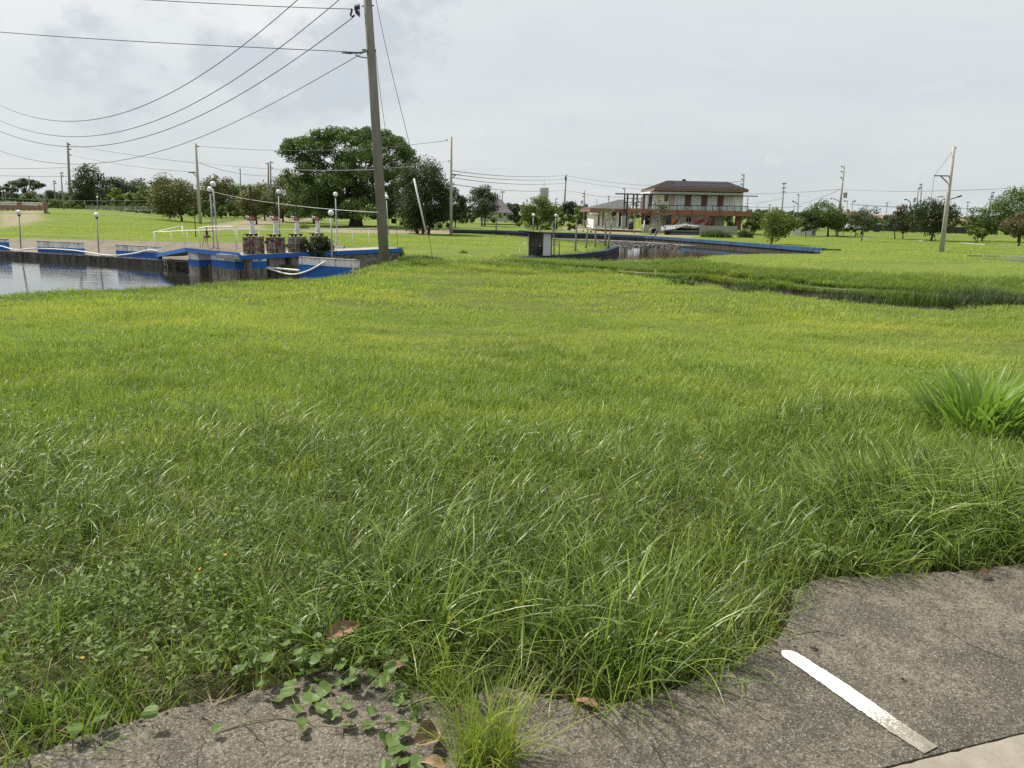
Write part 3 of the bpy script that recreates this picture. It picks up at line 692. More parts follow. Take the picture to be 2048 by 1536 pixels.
ke = ~inpoly(RIVER, x, y) & (np.hypot(x - at(770, 527, 23.0)[0], y - 23.0) > 0.3); x, y = x[ke], y[ke]
scatter('bank_grass', np.c_[x, y, np.where(y > 33, np.maximum(H(x, y), -0.5), np.where((x / y > 0.1) & (y > np.interp(x / y, TB, YB) - 0.6), np.maximum(H(x, y), -0.42), H(x, y)))], np.c_[np.zeros(len(x)), np.zeros(len(x)), r.uniform(0, 6.28, len(x))], r.uniform(0.45, 1.0, len(x)) * (0.8 + 0.3 * lowfreq(x, y, 1.1, 0)) * np.where((x / y < -0.17) & (y < 30), 0.5, 1.0), V_bank)
# lawns beyond the ditch and the pond
x, y = fan_points(r, 42000, 19, 95, (-0.76, 0.76)); t = x / y
keep_y = np.where(t > -0.148, np.interp(t, TB, YB) + 0.2 * (t > 0), 46.2)
zz_ = H(x, y); ke = (y > keep_y) & (zz_ > -0.60)
for P in PATHS: ke &= ~inpoly(pxpoly(P, -0.45 if P[0][0] > 100 else 0.35), x, y)
for W in (W_FAR, W_PEN): ke &= polydist(W, x, y, False) > 0.25
x, y, zz_ = x[ke], y[ke], zz_[ke]
scatter('far_meadow_grass', np.c_[x, y, zz_ - 0.02], np.c_[np.zeros(len(x)), np.zeros(len(x)), r.uniform(0, 6.28, len(x))], r.uniform(0.55, 1.1, len(x)) * (0.85 + 0.3 * lowfreq(x, y, 0.35, 0.7)), V_far)

# ------------------------------------------------------------------ plants: trees, shrubs
def leaf_cloud(r, C, rad, n, size, flat=0.75, droop=0.0, elong=1.7):
    """n leaf-sized faces spread over clump centres C with radii rad"""
    C = np.asarray(C); rad = np.asarray(rad); wgt = rad ** 2; wgt = wgt / wgt.sum()
    ci = r.choice(len(C), n, p=wgt)
    d = r.normal(size=(n, 3)); d /= np.linalg.norm(d, axis=1)[:, None]
    k = r.uniform(size=n) ** 0.45
    P = C[ci] + d * (rad[ci] * k)[:, None] * np.array([1, 1, flat])
    nrm = d * 0.8 + r.normal(size=(n, 3)) * 0.7 + np.array([0, 0, 0.45]); nrm /= np.linalg.norm(nrm, axis=1)[:, None]
    a = np.cross(nrm, r.normal(size=(n, 3))); a /= np.linalg.norm(a, axis=1)[:, None]
    a[:, 2] -= droop; b = np.cross(nrm, a)
    s = size * r.uniform(0.6, 1.4, n)[:, None]
    V = np.stack([P - a * s * 0.5, P + b * s * 0.5 / elong + a * s * 0.05, P + a * s * 0.5 + nrm * s * 0.08, P - b * s * 0.5 / elong + a * s * 0.05], 1).reshape(-1, 3)
    return V, np.arange(4 * n).reshape(-1, 4)
def wiggle(r, a, b, n, amp):
    a, b = np.array(a, float), np.array(b, float); L = np.linalg.norm(b - a)
    pts = [a + (b - a) * i / n for i in range(n + 1)]
    for i in range(1, n): pts[i] = pts[i] + r.normal(0, amp * L, 3)
    return pts
def tree(name, label, crown_px, base_px, D=None, mat='f_mid', bark='bark_far', shape='round', dens=1.0, seed=1, group=None, trunk_w=None, spikes=0, mat2=None, cat='tree', leaf=None, clumps=None, depth=None, nleg=1):
    r = np.random.default_rng(seed); u0, v0, u1, v1 = crown_px
    if D is None: g0 = ground(*base_px); D = g0[1]
    else: g0 = at(base_px[0], base_px[1], D); g0 = np.array([g0[0], g0[1], min(g0[2], float(H(g0[0], g0[1])))])
    lo, hi = at((u0 + u1) / 2, v1, D), at((u0 + u1) / 2, v0, D); xa, xb = at(u0, (v0 + v1) / 2, D)[0], at(u1, (v0 + v1) / 2, D)[0]
    W, Hh = (xb - xa) * 1.10, (hi[2] - lo[2]) * 1.06; c = np.array([(xa + xb) / 2, D, (lo[2] + hi[2]) / 2]); dp = (depth or 0.9) * W
    root = thing(name, label, cat, g0, group)
    px = D / F
    ls = leaf or max(0.10, 3.3 * px)
    area = (u1 - u0) * (v1 - v0) / 4.0
    n = int(area * 4.2 * dens * (3.3 * px / ls) ** 2) + 80
    nc = clumps or int(np.clip(area / 45, 14, 90))
    Cc, rr = [], []
    for _ in range(nc):
        d = r.normal(size=3); d /= np.linalg.norm(d); k = r.uniform(0.25, 1) ** 0.5
        if shape == 'umbrella':
            a = r.uniform(0, 6.283); q = math.sqrt(r.uniform()); e = np.array([math.cos(a) * q, math.sin(a) * q, 0.95 * math.sqrt(max(0, 1 - q * q * 0.92)) - r.uniform(0, 0.22) - 0.05])
            e[2] = e[2] * 1.35 - 0.5
        elif shape == 'dome':
            e = d * k; e[2] = abs(e[2]) * 1.75 - 0.85
        else: e = d * k
        q = r.uniform(0.12, 0.24) * (0.75 if shape == 'umbrella' else 1)
        p = c + e * np.array([W / 2 * (1 - q), dp / 2 * (1 - q), Hh / 2 * (1 - q * 0.6)])
        Cc.append(p); rr.append(q * min(W, Hh * 1.5) * 0.95)
    V, Fq = leaf_cloud(r, Cc, rr, n, ls, 0.5 if shape == 'umbrella' else 0.8)
    if spikes:
        S = []
        for _ in range(spikes):
            a = r.uniform(0, 6.283); q = math.sqrt(r.uniform()) * 0.9
            p = c + np.array([math.cos(a) * q * W / 2, math.sin(a) * q * dp / 2, Hh / 2 * (1.0 - 0.75 * q * q) - Hh * 0.08]); S += [p + np.array([r.normal(0, .03), 0, 1]) * i * ls * 0.55 for i in range(3)]
        V2, F2 = leaf_cloud(r, S, np.full(len(S), ls * 0.55), len(S) * 6, ls * 0.8)
        if mat2 is None: Fq = np.vstack([Fq, F2 + len(V)]); V = np.vstack([V, V2])
    V[:, 2] = np.maximum(V[:, 2], g0[2] + 0.02)
    mesh_obj('crown', V, Fq, M[mat], root)
    if spikes and mat2: mesh_obj('blossom', V2, F2, M[mat2], root)
    tw = trunk_w or max(0.05, 0.035 * W)
    mb = MB(); order = sorted(range(nc), key=lambda i: Cc[i][2]); fork_z = lo[2] + Hh * (0.18 if shape != 'umbrella' else 0.05)
    for j in range(nleg):
        b0 = g0 + np.array([(j - (nleg - 1) / 2) * tw * 2.2, r.normal(0, tw) * (nleg > 1), -0.1]); fork = np.array([c[0] * 0.5 + g0[0] * 0.5 + (j - (nleg - 1) / 2) * W * 0.12, g0[1], max(fork_z, g0[2] + 0.3)])
        mb.tube(wiggle(r, b0, fork, 3, 0.035), [tw * 0.75, tw * 0.55, tw * 0.48, tw * 0.45], 7)
        pick = r.choice(nc, min(nc, max(4, 11 // nleg)), replace=False)
        for i in pick: mb.tube(wiggle(r, fork, Cc[i], 4, 0.05), [tw * 0.26, tw * 0.19, tw * 0.13, tw * 0.08, tw * 0.03], 5, cap=False)
    mb.build('trunk', M[bark], root, smooth=True)
    return root

G_ROW, G_LAWN, G_FAR = 'trees in the row behind the pond', 'young trees on the lawn at the right', 'distant trees on the skyline'
# the great rain tree beside the pole: built in layers
def rain_tree():
    r = np.random.default_rng(5); g0 = ground(712, 453); D = g0[1]
    root = thing('rain_tree', 'huge dark spreading rain tree with a domed crown behind the tall leaning pole', 'tree', g0)
    def w(u, v, dy=0.0): p = at(u, v, D); return np.array([p[0], D + dy, p[2]])
    Cc, rr = [], []
    px = D / F
    outline = [(578, 302, 283), (600, 330, 268), (640, 350, 254), (700, 360, 250), (760, 370, 252), (800, 385, 268), (822, 400, 300)]
    us, lows, tops = [o[0] for o in outline], [o[1] for o in outline], [o[2] for o in outline]
    for _ in range(130):                                     # the dome
        u = r.uniform(576, 826); top = np.interp(u, us, tops); q = r.uniform(10, 18)
        dy = r.uniform(-1, 1) * 125 * px * math.sqrt(max(0.05, 1 - ((u - 702) / 130) ** 2)); k = abs(dy) / (125 * px)
        v = top + q * 0.65 + k * k * 26 + abs(r.normal(0, 11)); Cc.append(w(u, v, dy)); rr.append(q * px)
    for u, v, q in [(590, 322, 11), (598, 318, 9), (612, 312, 10), (626, 322, 12), (816, 325, 14), (826, 318, 9), (808, 345, 13)]:
        Cc.append(w(u, v, r.normal(0, 2))); rr.append(q * px)
    n0 = len(Cc)
    for _ in range(330):                                      # the dense middle
        v = r.uniform(298, 434); wd = np.interp(v, [298, 340, 370, 400, 434], [106, 114, 120, 118, 98]); u = 706 + r.uniform(-1, 1) * wd
        if 640 < u < 738 and 300 < v < 330 and r.uniform() < .75: continue
        Cc.append(w(u, v, r.normal(0, 4))); rr.append(r.uniform(11, 20) * px)
    V, Fq = leaf_cloud(r, Cc, rr, 88000, 3.7 * px, 0.6); V[:, 2] = np.maximum(V[:, 2], g0[2] + 0.9)
    mesh_obj('crown', V, Fq, M['f_rain'], root)
    mb = MB(); fork = w(712, 428)
    mb.tube([g0 + [0, 0, -0.2], g0 + [0, 0, 0.5], fork], [1.0, 0.8, 0.62], 10)
    hub = [w(690, 392, 1), w(722, 380, -1), w(748, 392, 1), w(700, 372, 2)]
    for h in hub: mb.tube(wiggle(r, fork, h, 3, 0.04), [0.38, 0.30, 0.24, 0.19], 7, cap=False)
    for i in range(n0):
        if i % 6: continue
        h = hub[int(r.integers(len(hub)))]; mb.tube(wiggle(r, h, Cc[i], 4, 0.04), [0.15, 0.11, 0.08, 0.05, 0.025], 5, cap=False)
    mb.build('trunk', M['bark'], root, smooth=True)
rain_tree()
T = tree
T('leafy_tree', 'light green leafy tree left of the huge rain tree, its foliage touching it', (572, 348, 668, 442), (628, 447), None, 'f_mid', seed=31, dens=1.1, group=G_ROW)
T('leafy_tree', 'yellow-green low leafy tree in front of the left edge of the rain tree', (640, 338, 690, 430), (668, 444), None, 'f_lime', seed=32, dens=0.8, group=G_ROW)
T('myrtle_tree', 'tall dense tree with pink blossom on top, right of the tall leaning pole', (786, 322, 912, 462), (846, 468), None, 'f_dark', seed=33, dens=1.5, spikes=26, mat2='f_pink', nleg=3, trunk_w=0.22)
T('leafy_tree', 'dark bushy tree close behind the pole that carries a street light', (880, 372, 938, 452), (912, 455), None, 'f_dark', seed=34, dens=1.2)
T('leafy_tree', 'grey-green round tree standing left of the grey-roofed house on the lawn', (932, 369, 1003, 438), (967, 443), 115, 'f_grey', seed=35, dens=1.1, nleg=2)
T('leafy_tree', 'broad bushy tree with leaves down to the ground below the water tower', (1038, 392, 1119, 458), (1078, 459), None, 'f_lime', seed=36, dens=1.3, spikes=10, nleg=2)
T('leafy_tree', 'small dark tree between the grey-roofed house and the broad bushy tree', (1012, 402, 1048, 440), (1032, 443), 118, 'f_dark', seed=37, dens=1.0)
T('leafy_tree', 'dark open-topped tree behind the leftmost tall pole', (132, 328, 210, 413), (171, 418), None, 'f_dark', seed=38, dens=0.95, clumps=40)
T('rain_tree', 'flat-topped umbrella tree on the skyline at the far left', (14, 353, 94, 392), (50, 414), 190, 'f_far', shape='umbrella', seed=39, dens=1.2, clumps=26, trunk_w=0.9)
T('rain_tree', 'umbrella tree crown showing behind the dark open-topped tree', (198, 351, 262, 402), (230, 414), 180, 'f_far', shape='dome', seed=40, dens=1.1, trunk_w=0.9)
T('rain_tree', 'wide umbrella tree behind the row, left of the brownish myrtle', (254, 356, 332, 402), (292, 415), 180, 'f_far', shape='dome', seed=41, dens=1.1, trunk_w=0.9)
T('rain_tree', 'umbrella tree top rising just behind the brownish myrtle tree', (306, 353, 356, 400), (332, 416), 185, 'f_far', shape='dome', seed=42, dens=1.1, trunk_w=0.9)
T('leafy_tree', 'small yellowish-green tree by the grey fence behind the pond', (210, 375, 270, 414), (242, 421), None, 'f_lime', seed=43, dens=1.0, group=G_ROW)
T('leafy_tree', 'small dark-leaved tree between the yellowish tree and the brownish myrtle', (262, 384, 318, 420), (286, 425), None, 'f_mid', seed=44, dens=1.0, group=G_ROW)
T('myrtle_tree', 'brownish-green round myrtle left of the pole with a crossarm', (298, 354, 400, 430), (364, 443), None, 'f_brown', seed=45, dens=1.3, spikes=18, group=G_ROW)
T('myrtle_tree', 'myrtle tree just right of the pole with a crossarm, pointed twigs on top', (398, 348, 470, 428), (443, 436), None, 'f_brown', seed=46, dens=1.1, spikes=16, group=G_ROW)
T('myrtle_tree', 'olive myrtle tree behind the two tallest globe lamps', (456, 368, 522, 430), (490, 437), None, 'f_mid', seed=47, dens=1.0, spikes=12, group=G_ROW)
T('myrtle_tree', 'brownish myrtle tree behind the first rusty sluice gate', (468, 372, 548, 436), (513, 449), None, 'f_brown', seed=48, dens=1.0, spikes=12, group=G_ROW)
T('myrtle_tree', 'pinkish-brown myrtle tree below the pair of twin poles', (524, 356, 602, 436), (566, 444), None, 'f_brown', seed=49, dens=1.1, spikes=22, mat2='f_red', group=G_ROW)
T('leafy_tree', 'dark mass of foliage at the left picture edge behind the balustrade', (-30, 372, 42, 408), (10, 411), 170, 'f_far', seed=50, dens=1.5)
T('leafy_tree', 'low brownish tree behind the right end of the balustrade', (44, 384, 92, 410), (66, 413), 150, 'f_brown', seed=51, dens=1.2)
T('rain_tree', 'small umbrella tree between the balustrade and the dark open-topped tree', (78, 378, 128, 404), (104, 412), 170, 'f_far', shape='dome', seed=52, dens=1.1)
T('shrub', 'yellow-green shrub below the two thin poles at the left', (96, 398, 136, 417), (116, 418), 120, 'f_lime', seed=53, dens=1.0, cat='shrub')
T('rain_tree', 'low wide umbrella tree between the two larger skyline crowns at the left', (160, 362, 236, 404), (200, 416), 205, 'f_far', shape='dome', seed=101, dens=1.2, trunk_w=0.9)
T('rain_tree', 'rounded umbrella crown on the skyline above the small yellowish-green tree', (226, 352, 300, 404), (262, 416), 210, 'f_far', shape='dome', seed=102, dens=1.2, trunk_w=0.9)
T('leafy_tree', 'dark green tree filling the gap behind the ramp railing and the brownish myrtle', (372, 378, 440, 430), (406, 436), 150, 'f_dark', seed=103, dens=1.1, group=G_ROW)
T('leafy_tree', 'dark green tree in the gap below the short thin pole', (440, 366, 500, 430), (470, 436), 155, 'f_mid', seed=104, dens=1.1, group=G_ROW)
T('myrtle_tree', 'olive-brown myrtle between the first sluice gate and the twin poles', (500, 360, 560, 434), (530, 442), 125, 'f_brown', seed=105, dens=1.1, spikes=10, group=G_ROW)
T('leafy_tree', 'low green tree left of the brownish myrtle, behind the picket fence', (272, 372, 330, 424), (300, 430), 128, 'f_mid', seed=106, dens=1.1, group=G_ROW)
# right-hand lawn
T('round_tree', 'round-crowned young tree standing alone by the blue-painted canal wall', (1513, 418, 1593, 477), (1543, 489), None, 'f_lime', 'bark', seed=61, dens=1.25, group=G_LAWN)
T('round_tree', 'dark tree behind the pale block wall left of the transformer pole', (1588, 422, 1632, 462), (1612, 466), 90, 'f_dark', seed=62, dens=1.0)
T('round_tree', 'broad dark green tree just left of the transformer pole', (1606, 404, 1697, 463), (1657, 473), None, 'f_mid', 'bark', seed=63, dens=1.3, spikes=12, group=G_LAWN)
T('thin_tree', 'thin sparse tree with a leaning pale trunk right of the transformer pole', (1704, 412, 1764, 458), (1724, 463), 78, 'f_grey', 'bark_pale', seed=64, dens=0.55, group=G_LAWN)
T('thin_tree', 'orange-tinged bushy tree in front of the far orange roofs', (1692, 424, 1732, 455), (1712, 460), 95, 'f_red', seed=65, dens=0.9)
T('thin_tree', 'slender young tree with thin stem left of the reddish one', (1766, 424, 1812, 463), (1790, 478), None, 'f_grey', 'bark', seed=66, dens=0.75, spikes=8, group=G_LAWN)
T('thin_tree', 'reddish-topped young tree next to the dark tree with the stake', (1786, 410, 1832, 463), (1805, 478), None, 'f_red', 'bark', seed=67, dens=0.9, spikes=10, group=G_LAWN)
T('round_tree', 'dark wide tree propped by an orange stake behind the leaning pole', (1818, 400, 1918, 467), (1862, 482), None, 'f_dark', 'bark', seed=68, dens=1.2, spikes=10, group=G_LAWN)
T('shrub', 'small low shrub tree on the lawn right of the leaning pole', (1934, 456, 1975, 481), (1951, 486), None, 'f_lime', 'bark', seed=69, dens=1.0, cat='shrub', nleg=2)
T('round_tree', 'large tree cut off by the right edge of the picture, tallest there', (1986, 370, 2110, 462), (2040, 470), 85, 'f_mid', seed=70, dens=1.1, spikes=20)
T('round_tree', 'wide grey-green tree in front of the dark fence at the right', (1932, 412, 2002, 468), (1966, 471), 88, 'f_mid', seed=71, dens=1.0)
T('round_tree', 'orange-tinged young tree at the right edge with a thick short trunk', (2004, 430, 2084, 478), (2036, 492), None, 'f_red', 'bark', seed=72, dens=0.9, spikes=8, group=G_LAWN)
T('shrub', 'tiny bare sapling on the lawn below the thin leaning tree', (1714, 462, 1728, 472), (1720, 474), None, 'f_mid', seed=73, dens=0.8, cat='shrub', clumps=5)
T('leafy_tree', 'dark low tree left of the low house wing', (1118, 405, 1160, 442), (1138, 446), 125, 'f_dark', seed=74, dens=1.1)
T('leafy_tree', 'dark tree crown behind the white gate post and low house wing', (1150, 408, 1192, 444), (1172, 448), 122, 'f_mid', seed=75, dens=1.1)
T('leafy_tree', 'tree seen through the open corner of the orange-banded house', (1444, 425, 1482, 455), (1464, 458), 108, 'f_mid', seed=76, dens=1.1)
T('leafy_tree', 'dark tree right of the orange column of the house', (1486, 424, 1530, 468), (1508, 470), 104, 'f_mid', seed=77, dens=1.0)
T('slender_tree', 'slender feathery tree growing in front of the orange balcony band', (1298, 388, 1340, 462), (1311, 473), 80, 'f_grey', 'bark_pale', seed=78, dens=0.16, trunk_w=0.12, clumps=26)
T('slender_tree', 'bare thin shrub in front of the dark steel frame', (1256, 396, 1284, 455), (1268, 466), 90, 'f_grey', 'bark_pale', seed=79, dens=0.05, trunk_w=0.08, clumps=18)
for i, (u, v0, w_, c_, lab) in enumerate([(1140, 443, 17, 'f_lime', 'round clipped yellow-green shrub left of the white gate post'), (1150, 446, 14, 'f_red', 'small round brownish clipped shrub beside the yellow-green one'), (1122, 440, 16, 'f_dark', 'dark round clipped shrub right of the globe lamps'), (1108, 442, 18, 'f_dark', 'dark shrub at the foot of the right globe lamp of the pair'), (1040, 438, 14, 'f_lime', 'pale yellow flowering shrub at the left foot of the broad bushy tree')]):
    T('shrub', lab, (u - w_ / 2, v0, u + w_ / 2, v0 + w_), (u, v0 + w_ + 3), None, c_, seed=80 + i, dens=1.4, cat='shrub', clumps=8, group='clipped shrubs by the canal')
# far woods as one mass
r = np.random.default_rng(99); Cc, rr = [], []
for u in np.arange(-250, 2320, 7):
    D = r.uniform(240, 330); vh = CY - F * math.tan(PITCH) + (u - CX) * math.tan(ROLL)
    hgt = 10 + 6 * math.sin(u * 0.013) + 4 * math.sin(u * 0.05 + 1); hgt *= 1.25 if u < 900 else 0.75
    for q in (0.25, 0.7):
        p = at(u + r.normal(0, 4), vh - hgt * q + r.normal(0, 2), D); Cc.append(p); rr.append((5 + r.uniform(0, 4)) * D / F)
V, Fq = leaf_cloud(r, Cc, rr, 60000, 1.1, 0.8); V[:, 2] = np.maximum(V[:, 2], -0.4)
# nearer hedge and undergrowth behind the tree rows
_Vw, _Fw = V, Fq
Cc, rr = [], []
for ua, ub, va, vb, Da, Db, dn in [(-60, 640, 398, 424, 118, 150, 0.45), (880, 1050, 424, 441, 130, 150, .25), (1105, 1195, 424, 446, 126, 140, .3), (1490, 1720, 430, 458, 128, 150, .3), (1700, 2110, 436, 461, 132, 150, .3), (780, 900, 420, 455, 96, 110, .12)]:
    for u in np.arange(ua, ub, 1 / dn):
        D = r.uniform(Da, Db); s_ = (u - ua) / max(1, ub - ua); dv = (u - ua) * math.tan(ROLL) * (0.6 if ub - ua > 300 else .3)
        top = va + dv + 5 * math.sin(u * .045) + r.normal(0, 2.5); v = r.uniform(top, vb + dv); Cc.append(at(u, v, D)); rr.append(r.uniform(3.5, 6.5) * D / F)
V, Fq = leaf_cloud(r, Cc, rr, 52000, 0.50, 0.9)
tag(mesh_obj('undergrowth', V, Fq, M['f_mid'], origin=(0, 0, 0)), kind='stuff')
V, Fq = _Vw, _Fw
tag(mesh_obj('distant_woods', V, Fq, M['f_far'], origin=(0, 0, 0)), kind='stuff')

# papaya trees on the spit of land
def papaya(label, top, base, crown, seed, D=None, lean=0.0, stems=1):
    r = np.random.default_rng(seed); g0 = ground(*base) if D is None else at(*base, D); D = g0[1]; px = D / F
    root = thing('papaya_tree', label, 'tree', g0, 'papaya trees by the canal'); tp = at(top[0], top[1], D)
    MB().tube(wiggle(r, g0 + [0, 0, -0.1], tp, 3, 0.012), [2.4 * px, 2.0 * px, 1.6 * px, 1.2 * px], 6).build('trunk', M['bark_pale'], root, True)
    V, Fc = [], []
    for i in range(11):
        a = i * 2.4 + r.uniform(0, .5); el = r.uniform(-0.3, 0.9); L = crown * px * r.uniform(0.6, 1.0)
        d = np.array([math.cos(a) * math.cos(el), math.sin(a) * math.cos(el), math.sin(el)]); tip = tp + d * L
        s = np.cross(d, [0, 0, 1]); s /= np.linalg.norm(s) + 1e-9
        for j in range(7):                                   # palmate lobes
            b = (j - 3) * 0.55; e = d * math.cos(b) + s * math.sin(b); e[2] -= 0.35 + 0.15 * abs(j - 3); q = L * 0.62 * (1 - 0.09 * abs(j - 3))
            o = len(V); n_ = np.cross(e, [0, 0, 1.0]); n_ /= np.linalg.norm(n_) + 1e-9
            V += [tip, tip + e * q * 0.5 + n_ * q * 0.17, tip + e * q, tip + e * q * 0.5 - n_ * q * 0.17]; Fc.append((o, o + 1, o + 2, o + 3))
        o = len(V); V += [tp, tp + s * 0.012, tip, tip - s * 0.012]; Fc.append((o, o + 1, o + 2, o + 3))
    mesh_obj('crown', V, Fc, M['f_papaya'], root)
papaya('lone papaya tree on the lawn left of the pump hut', (993, 430), (992, 470), 13, 1)
papaya('papaya tree whose crown shows just above the left part of the hut roof', (1080, 454), (1084, 487), 12, 2)
papaya('papaya tree with a big crown behind the right end of the hut roof', (1105, 447), (1109, 492), 15, 3)
papaya('tall thin papaya stem with few leaves, first right of the hut', (1153, 441), (1151, 505), 4, 4)
papaya('short yellowish papaya between the thin stems right of the hut', (1175, 459), (1172, 497), 12, 5)
papaya('thin leafless papaya stem in the middle of the grassy spit', (1192, 448), (1190, 496), 3, 6)
papaya('papaya with a full green crown in front of the low house wing', (1212, 427), (1211, 489), 18, 7, 48.0)
papaya('papaya with a yellowing crown at the tip of the grassy spit', (1224, 437), (1217, 494), 15, 8, 47.0)

def reed_clump(name, label, box, base, mat, n, seed, w=1.2, D=None, cat='grass clump'):
    r = np.random.default_rng(seed); g0 = ground(*base) if D is None else at(base[0], base[1], D); D = g0[1]; px = D / F; V, Fc = [], []
    u0, v0, u1, v1 = box
    for _ in range(n):
        u = r.uniform(u0, u1); hh = (v1 - v0) * r.uniform(0.55, 1.05) * (1 - 0.35 * abs((u - (u0 + u1) / 2) / ((u1 - u0) / 2)) ** 2) * px
        b = at(u, base[1], D) + np.array([0, r.normal(0, (u1 - u0) * px * 0.22), 0]); b[2] = g0[2] - 0.05
        d = r.normal(0, 0.28, 2); s = np.array([-d[1], d[0], 0]) + np.array([1, 0, 0]) * 0.2; s /= np.linalg.norm(s)
        ww = w * px * r.uniform(0.7, 1.3); o = len(V)
        for k in range(4):
            q = k / 3; p = b + np.array([d[0] * hh * q * q * 1.6, d[1] * hh * q * q * 1.6, hh * (q - 0.18 * q * q)]); V += [p - s * ww * (1 - q * 0.85), p + s * ww * (1 - q * 0.85)]
        Fc += [(o + 2 * k, o + 2 * k + 1, o + 2 * k + 3, o + 2 * k + 2) for k in range(3)]
    return tag(mesh_obj(name, V, Fc, M[mat]), label, cat)
reed_clump('reed_clump', 'bright green tall grass patch in front of the grey yard wall', (1404, 452, 1460, 474), (1432, 475), 'f_reed', 420, 1, 0.7)
reed_clump('reed_clump', 'bluish-green reed clump below the orange house column', (1476, 448, 1504, 474), (1490, 475), 'f_grey', 260, 2, 0.6)
reed_clump('weed_clump', 'dark weeds growing at the foot of the abutment right of the tall pole', (800, 503, 885, 524), (842, 524), 'f_mid', 1500, 3, 1.1, D=25.2, cat='weeds')
reed_clump('weed_clump', 'green weed tuft on the ditch edge in the middle distance', (1050, 512, 1100, 540), (1075, 541), 'f_reed', 170, 4, 1.1, D=22.6, cat='weeds')
reed_clump('weed_clump', 'dark weed patch hanging in the ditch below the canal bend', (1330, 540, 1395, 572), (1362, 574), 'f_reed', 240, 5, 1.1, D=18.6, cat='weeds')
reed_clump('weed_clump', 'feathery tall weeds at the right end of the ditch', (1880, 552, 2048, 606), (1964, 610), 'f_grey', 1000, 6, 0.8, D=15.6, cat='weeds')
reed_clump('weed_clump', 'pale feathery weeds in the ditch below the transformer pole', (1640, 556, 1740, 596), (1690, 600), 'f_grey', 200, 7, 0.7, D=16.0, cat='weeds')
reed_clump('weed_clump', 'green weeds in the ditch below the lone round-crowned tree', (1450, 552, 1545, 584), (1497, 588), 'f_reed', 420, 16, 1.0, D=17.2, cat='weeds')
reed_clump('weed_clump', 'mixed tall weeds in the ditch left of the feathery weeds', (1770, 560, 1885, 600), (1828, 604), 'f_mid', 520, 17, 0.9, D=15.7, cat='weeds')
reed_clump('weed_clump', 'small dark weed on the lawn left of the pump hut', (918, 494, 934, 505), (926, 506), 'f_mid', 50, 8, 0.9, cat='weeds')
reed_clump('weed_clump', 'green bush at the lawn edge right of the third sluice gate', (600, 440, 618, 458), (608, 459), 'f_lime', 70, 9, 1.0, cat='weeds')

# big clump of broad grass on the right of the lawn, every blade its own piece
r = np.random.default_rng(12); gc = ground(1955, 862)
_ = 0
root = thing('grass_clump', 'big clump of tall broad-bladed grass rising from the lawn at the right', 'grass clump', gc)
VB = []
for i in range(8):
    L = r.uniform(0.50, 0.74); V, Fc = [], []; be = r.uniform(0.6, 2.1); p = np.zeros(3); th = 0.05
    for k in range(8):
        q = k / 7; ww = 0.0145 * (0.6 + 0.7 * min(1, q * 3)) * (1 - q ** 2.2 * 0.95)
        V += [p + [0, -ww, 0.004], p + [0, 0, -0.002], p + [0, ww, 0.004]]
        a = th + be * max(0, q - 0.25) ** 1.4; p = p + np.array([math.sin(a), 0, math.cos(a)]) * L / 7
    for k in range(7): Fc += [(3 * k, 3 * k + 1, 3 * k + 4, 3 * k + 3), (3 * k + 1, 3 * k + 2, 3 * k + 5, 3 * k + 4)]
    me = bpy.data.meshes.new('broad_blade'); me.from_pydata([tuple(map(float, e)) for e in V], [], Fc); me.materials.append(M['f_clump'])
    me.polygons.foreach_set('use_smooth', [True] * len(Fc)); VB.append(me)
for i in range(250):
    a = r.uniform(0, 6.283); q = math.sqrt(r.uniform()) * 0.26
    share('blade', VB[int(r.integers(8))], root, gc + [math.cos(a) * q * 1.25, math.sin(a) * q, -0.02], (r.normal(0, 0.12), 0.12 + q * 2.2 + r.normal(0, 0.12), a + r.normal(0, 0.5)), r.uniform(0.7, 1.12))
tag(root, None)

# ------------------------------------------------------------------ pond walls, parapets, sluice works
k = NT('rusty_gate_paint'); pos = k.coord('World'); a = k.noise(5, 6, 0.75, vec=pos, dist=0.8); b = k.noise(22, 4, 0.7, vec=pos)
f = k.ramp(k.math('ADD', k.math('MULTIPLY', a, 0.75), k.math('MULTIPLY', b, 0.25)), 0.44, 0.53)
M['gatepanel'] = k.done(k.bsdf(k.mix(f, k.mix(b, (0.42, 0.40, 0.37), (0.24, 0.22, 0.2)), (0.13, 0.052, 0.035)), 0.85, 0, k.bump(b, 0.4, 0.01), 0.3))
k = NT('rust_streaked_concrete'); pos = k.coord('World'); a = k.noise(4, 6, 0.7, vec=pos, sc=(1.8, 1.8, 0.35)); b = k.noise(16, 4, 0.7, vec=pos)
M['ruststreak'] = k.done(k.bsdf(k.mix(k.ramp(a, 0.44, 0.60), k.mix(b, (0.30, 0.285, 0.26), (0.17, 0.16, 0.14)), (0.10, 0.055, 0.035)), 0.88, 0, k.bump(b, 0.4, 0.01), 0.3))
W1, W2 = Plane(WALLP[2], WALLP[3]), Plane(WALLP[3], WALLP[4])
P1_, P2_ = Plane(D1A, D1B), Plane(D2A, D2B)
ww = thing('retaining_wall', 'low blackened concrete retaining wall along the far side of the pond', 'wall', (*WALLP[2], -2.0))
mb = MB()
for a, b in zip(WALLP[:-1], WALLP[1:]):
    d = (b - a) / np.linalg.norm(b - a); n = np.array([-d[1], d[0]]); n = n if n[1] > 0 else -n
    q = [a, b, b + n * .38, a + n * .38]; mb.box8([(*p, -2.3) for p in q], [(*p, -0.89) for p in q])
mb.build('wall_body', M['black_mould'], ww)
mb = MB()
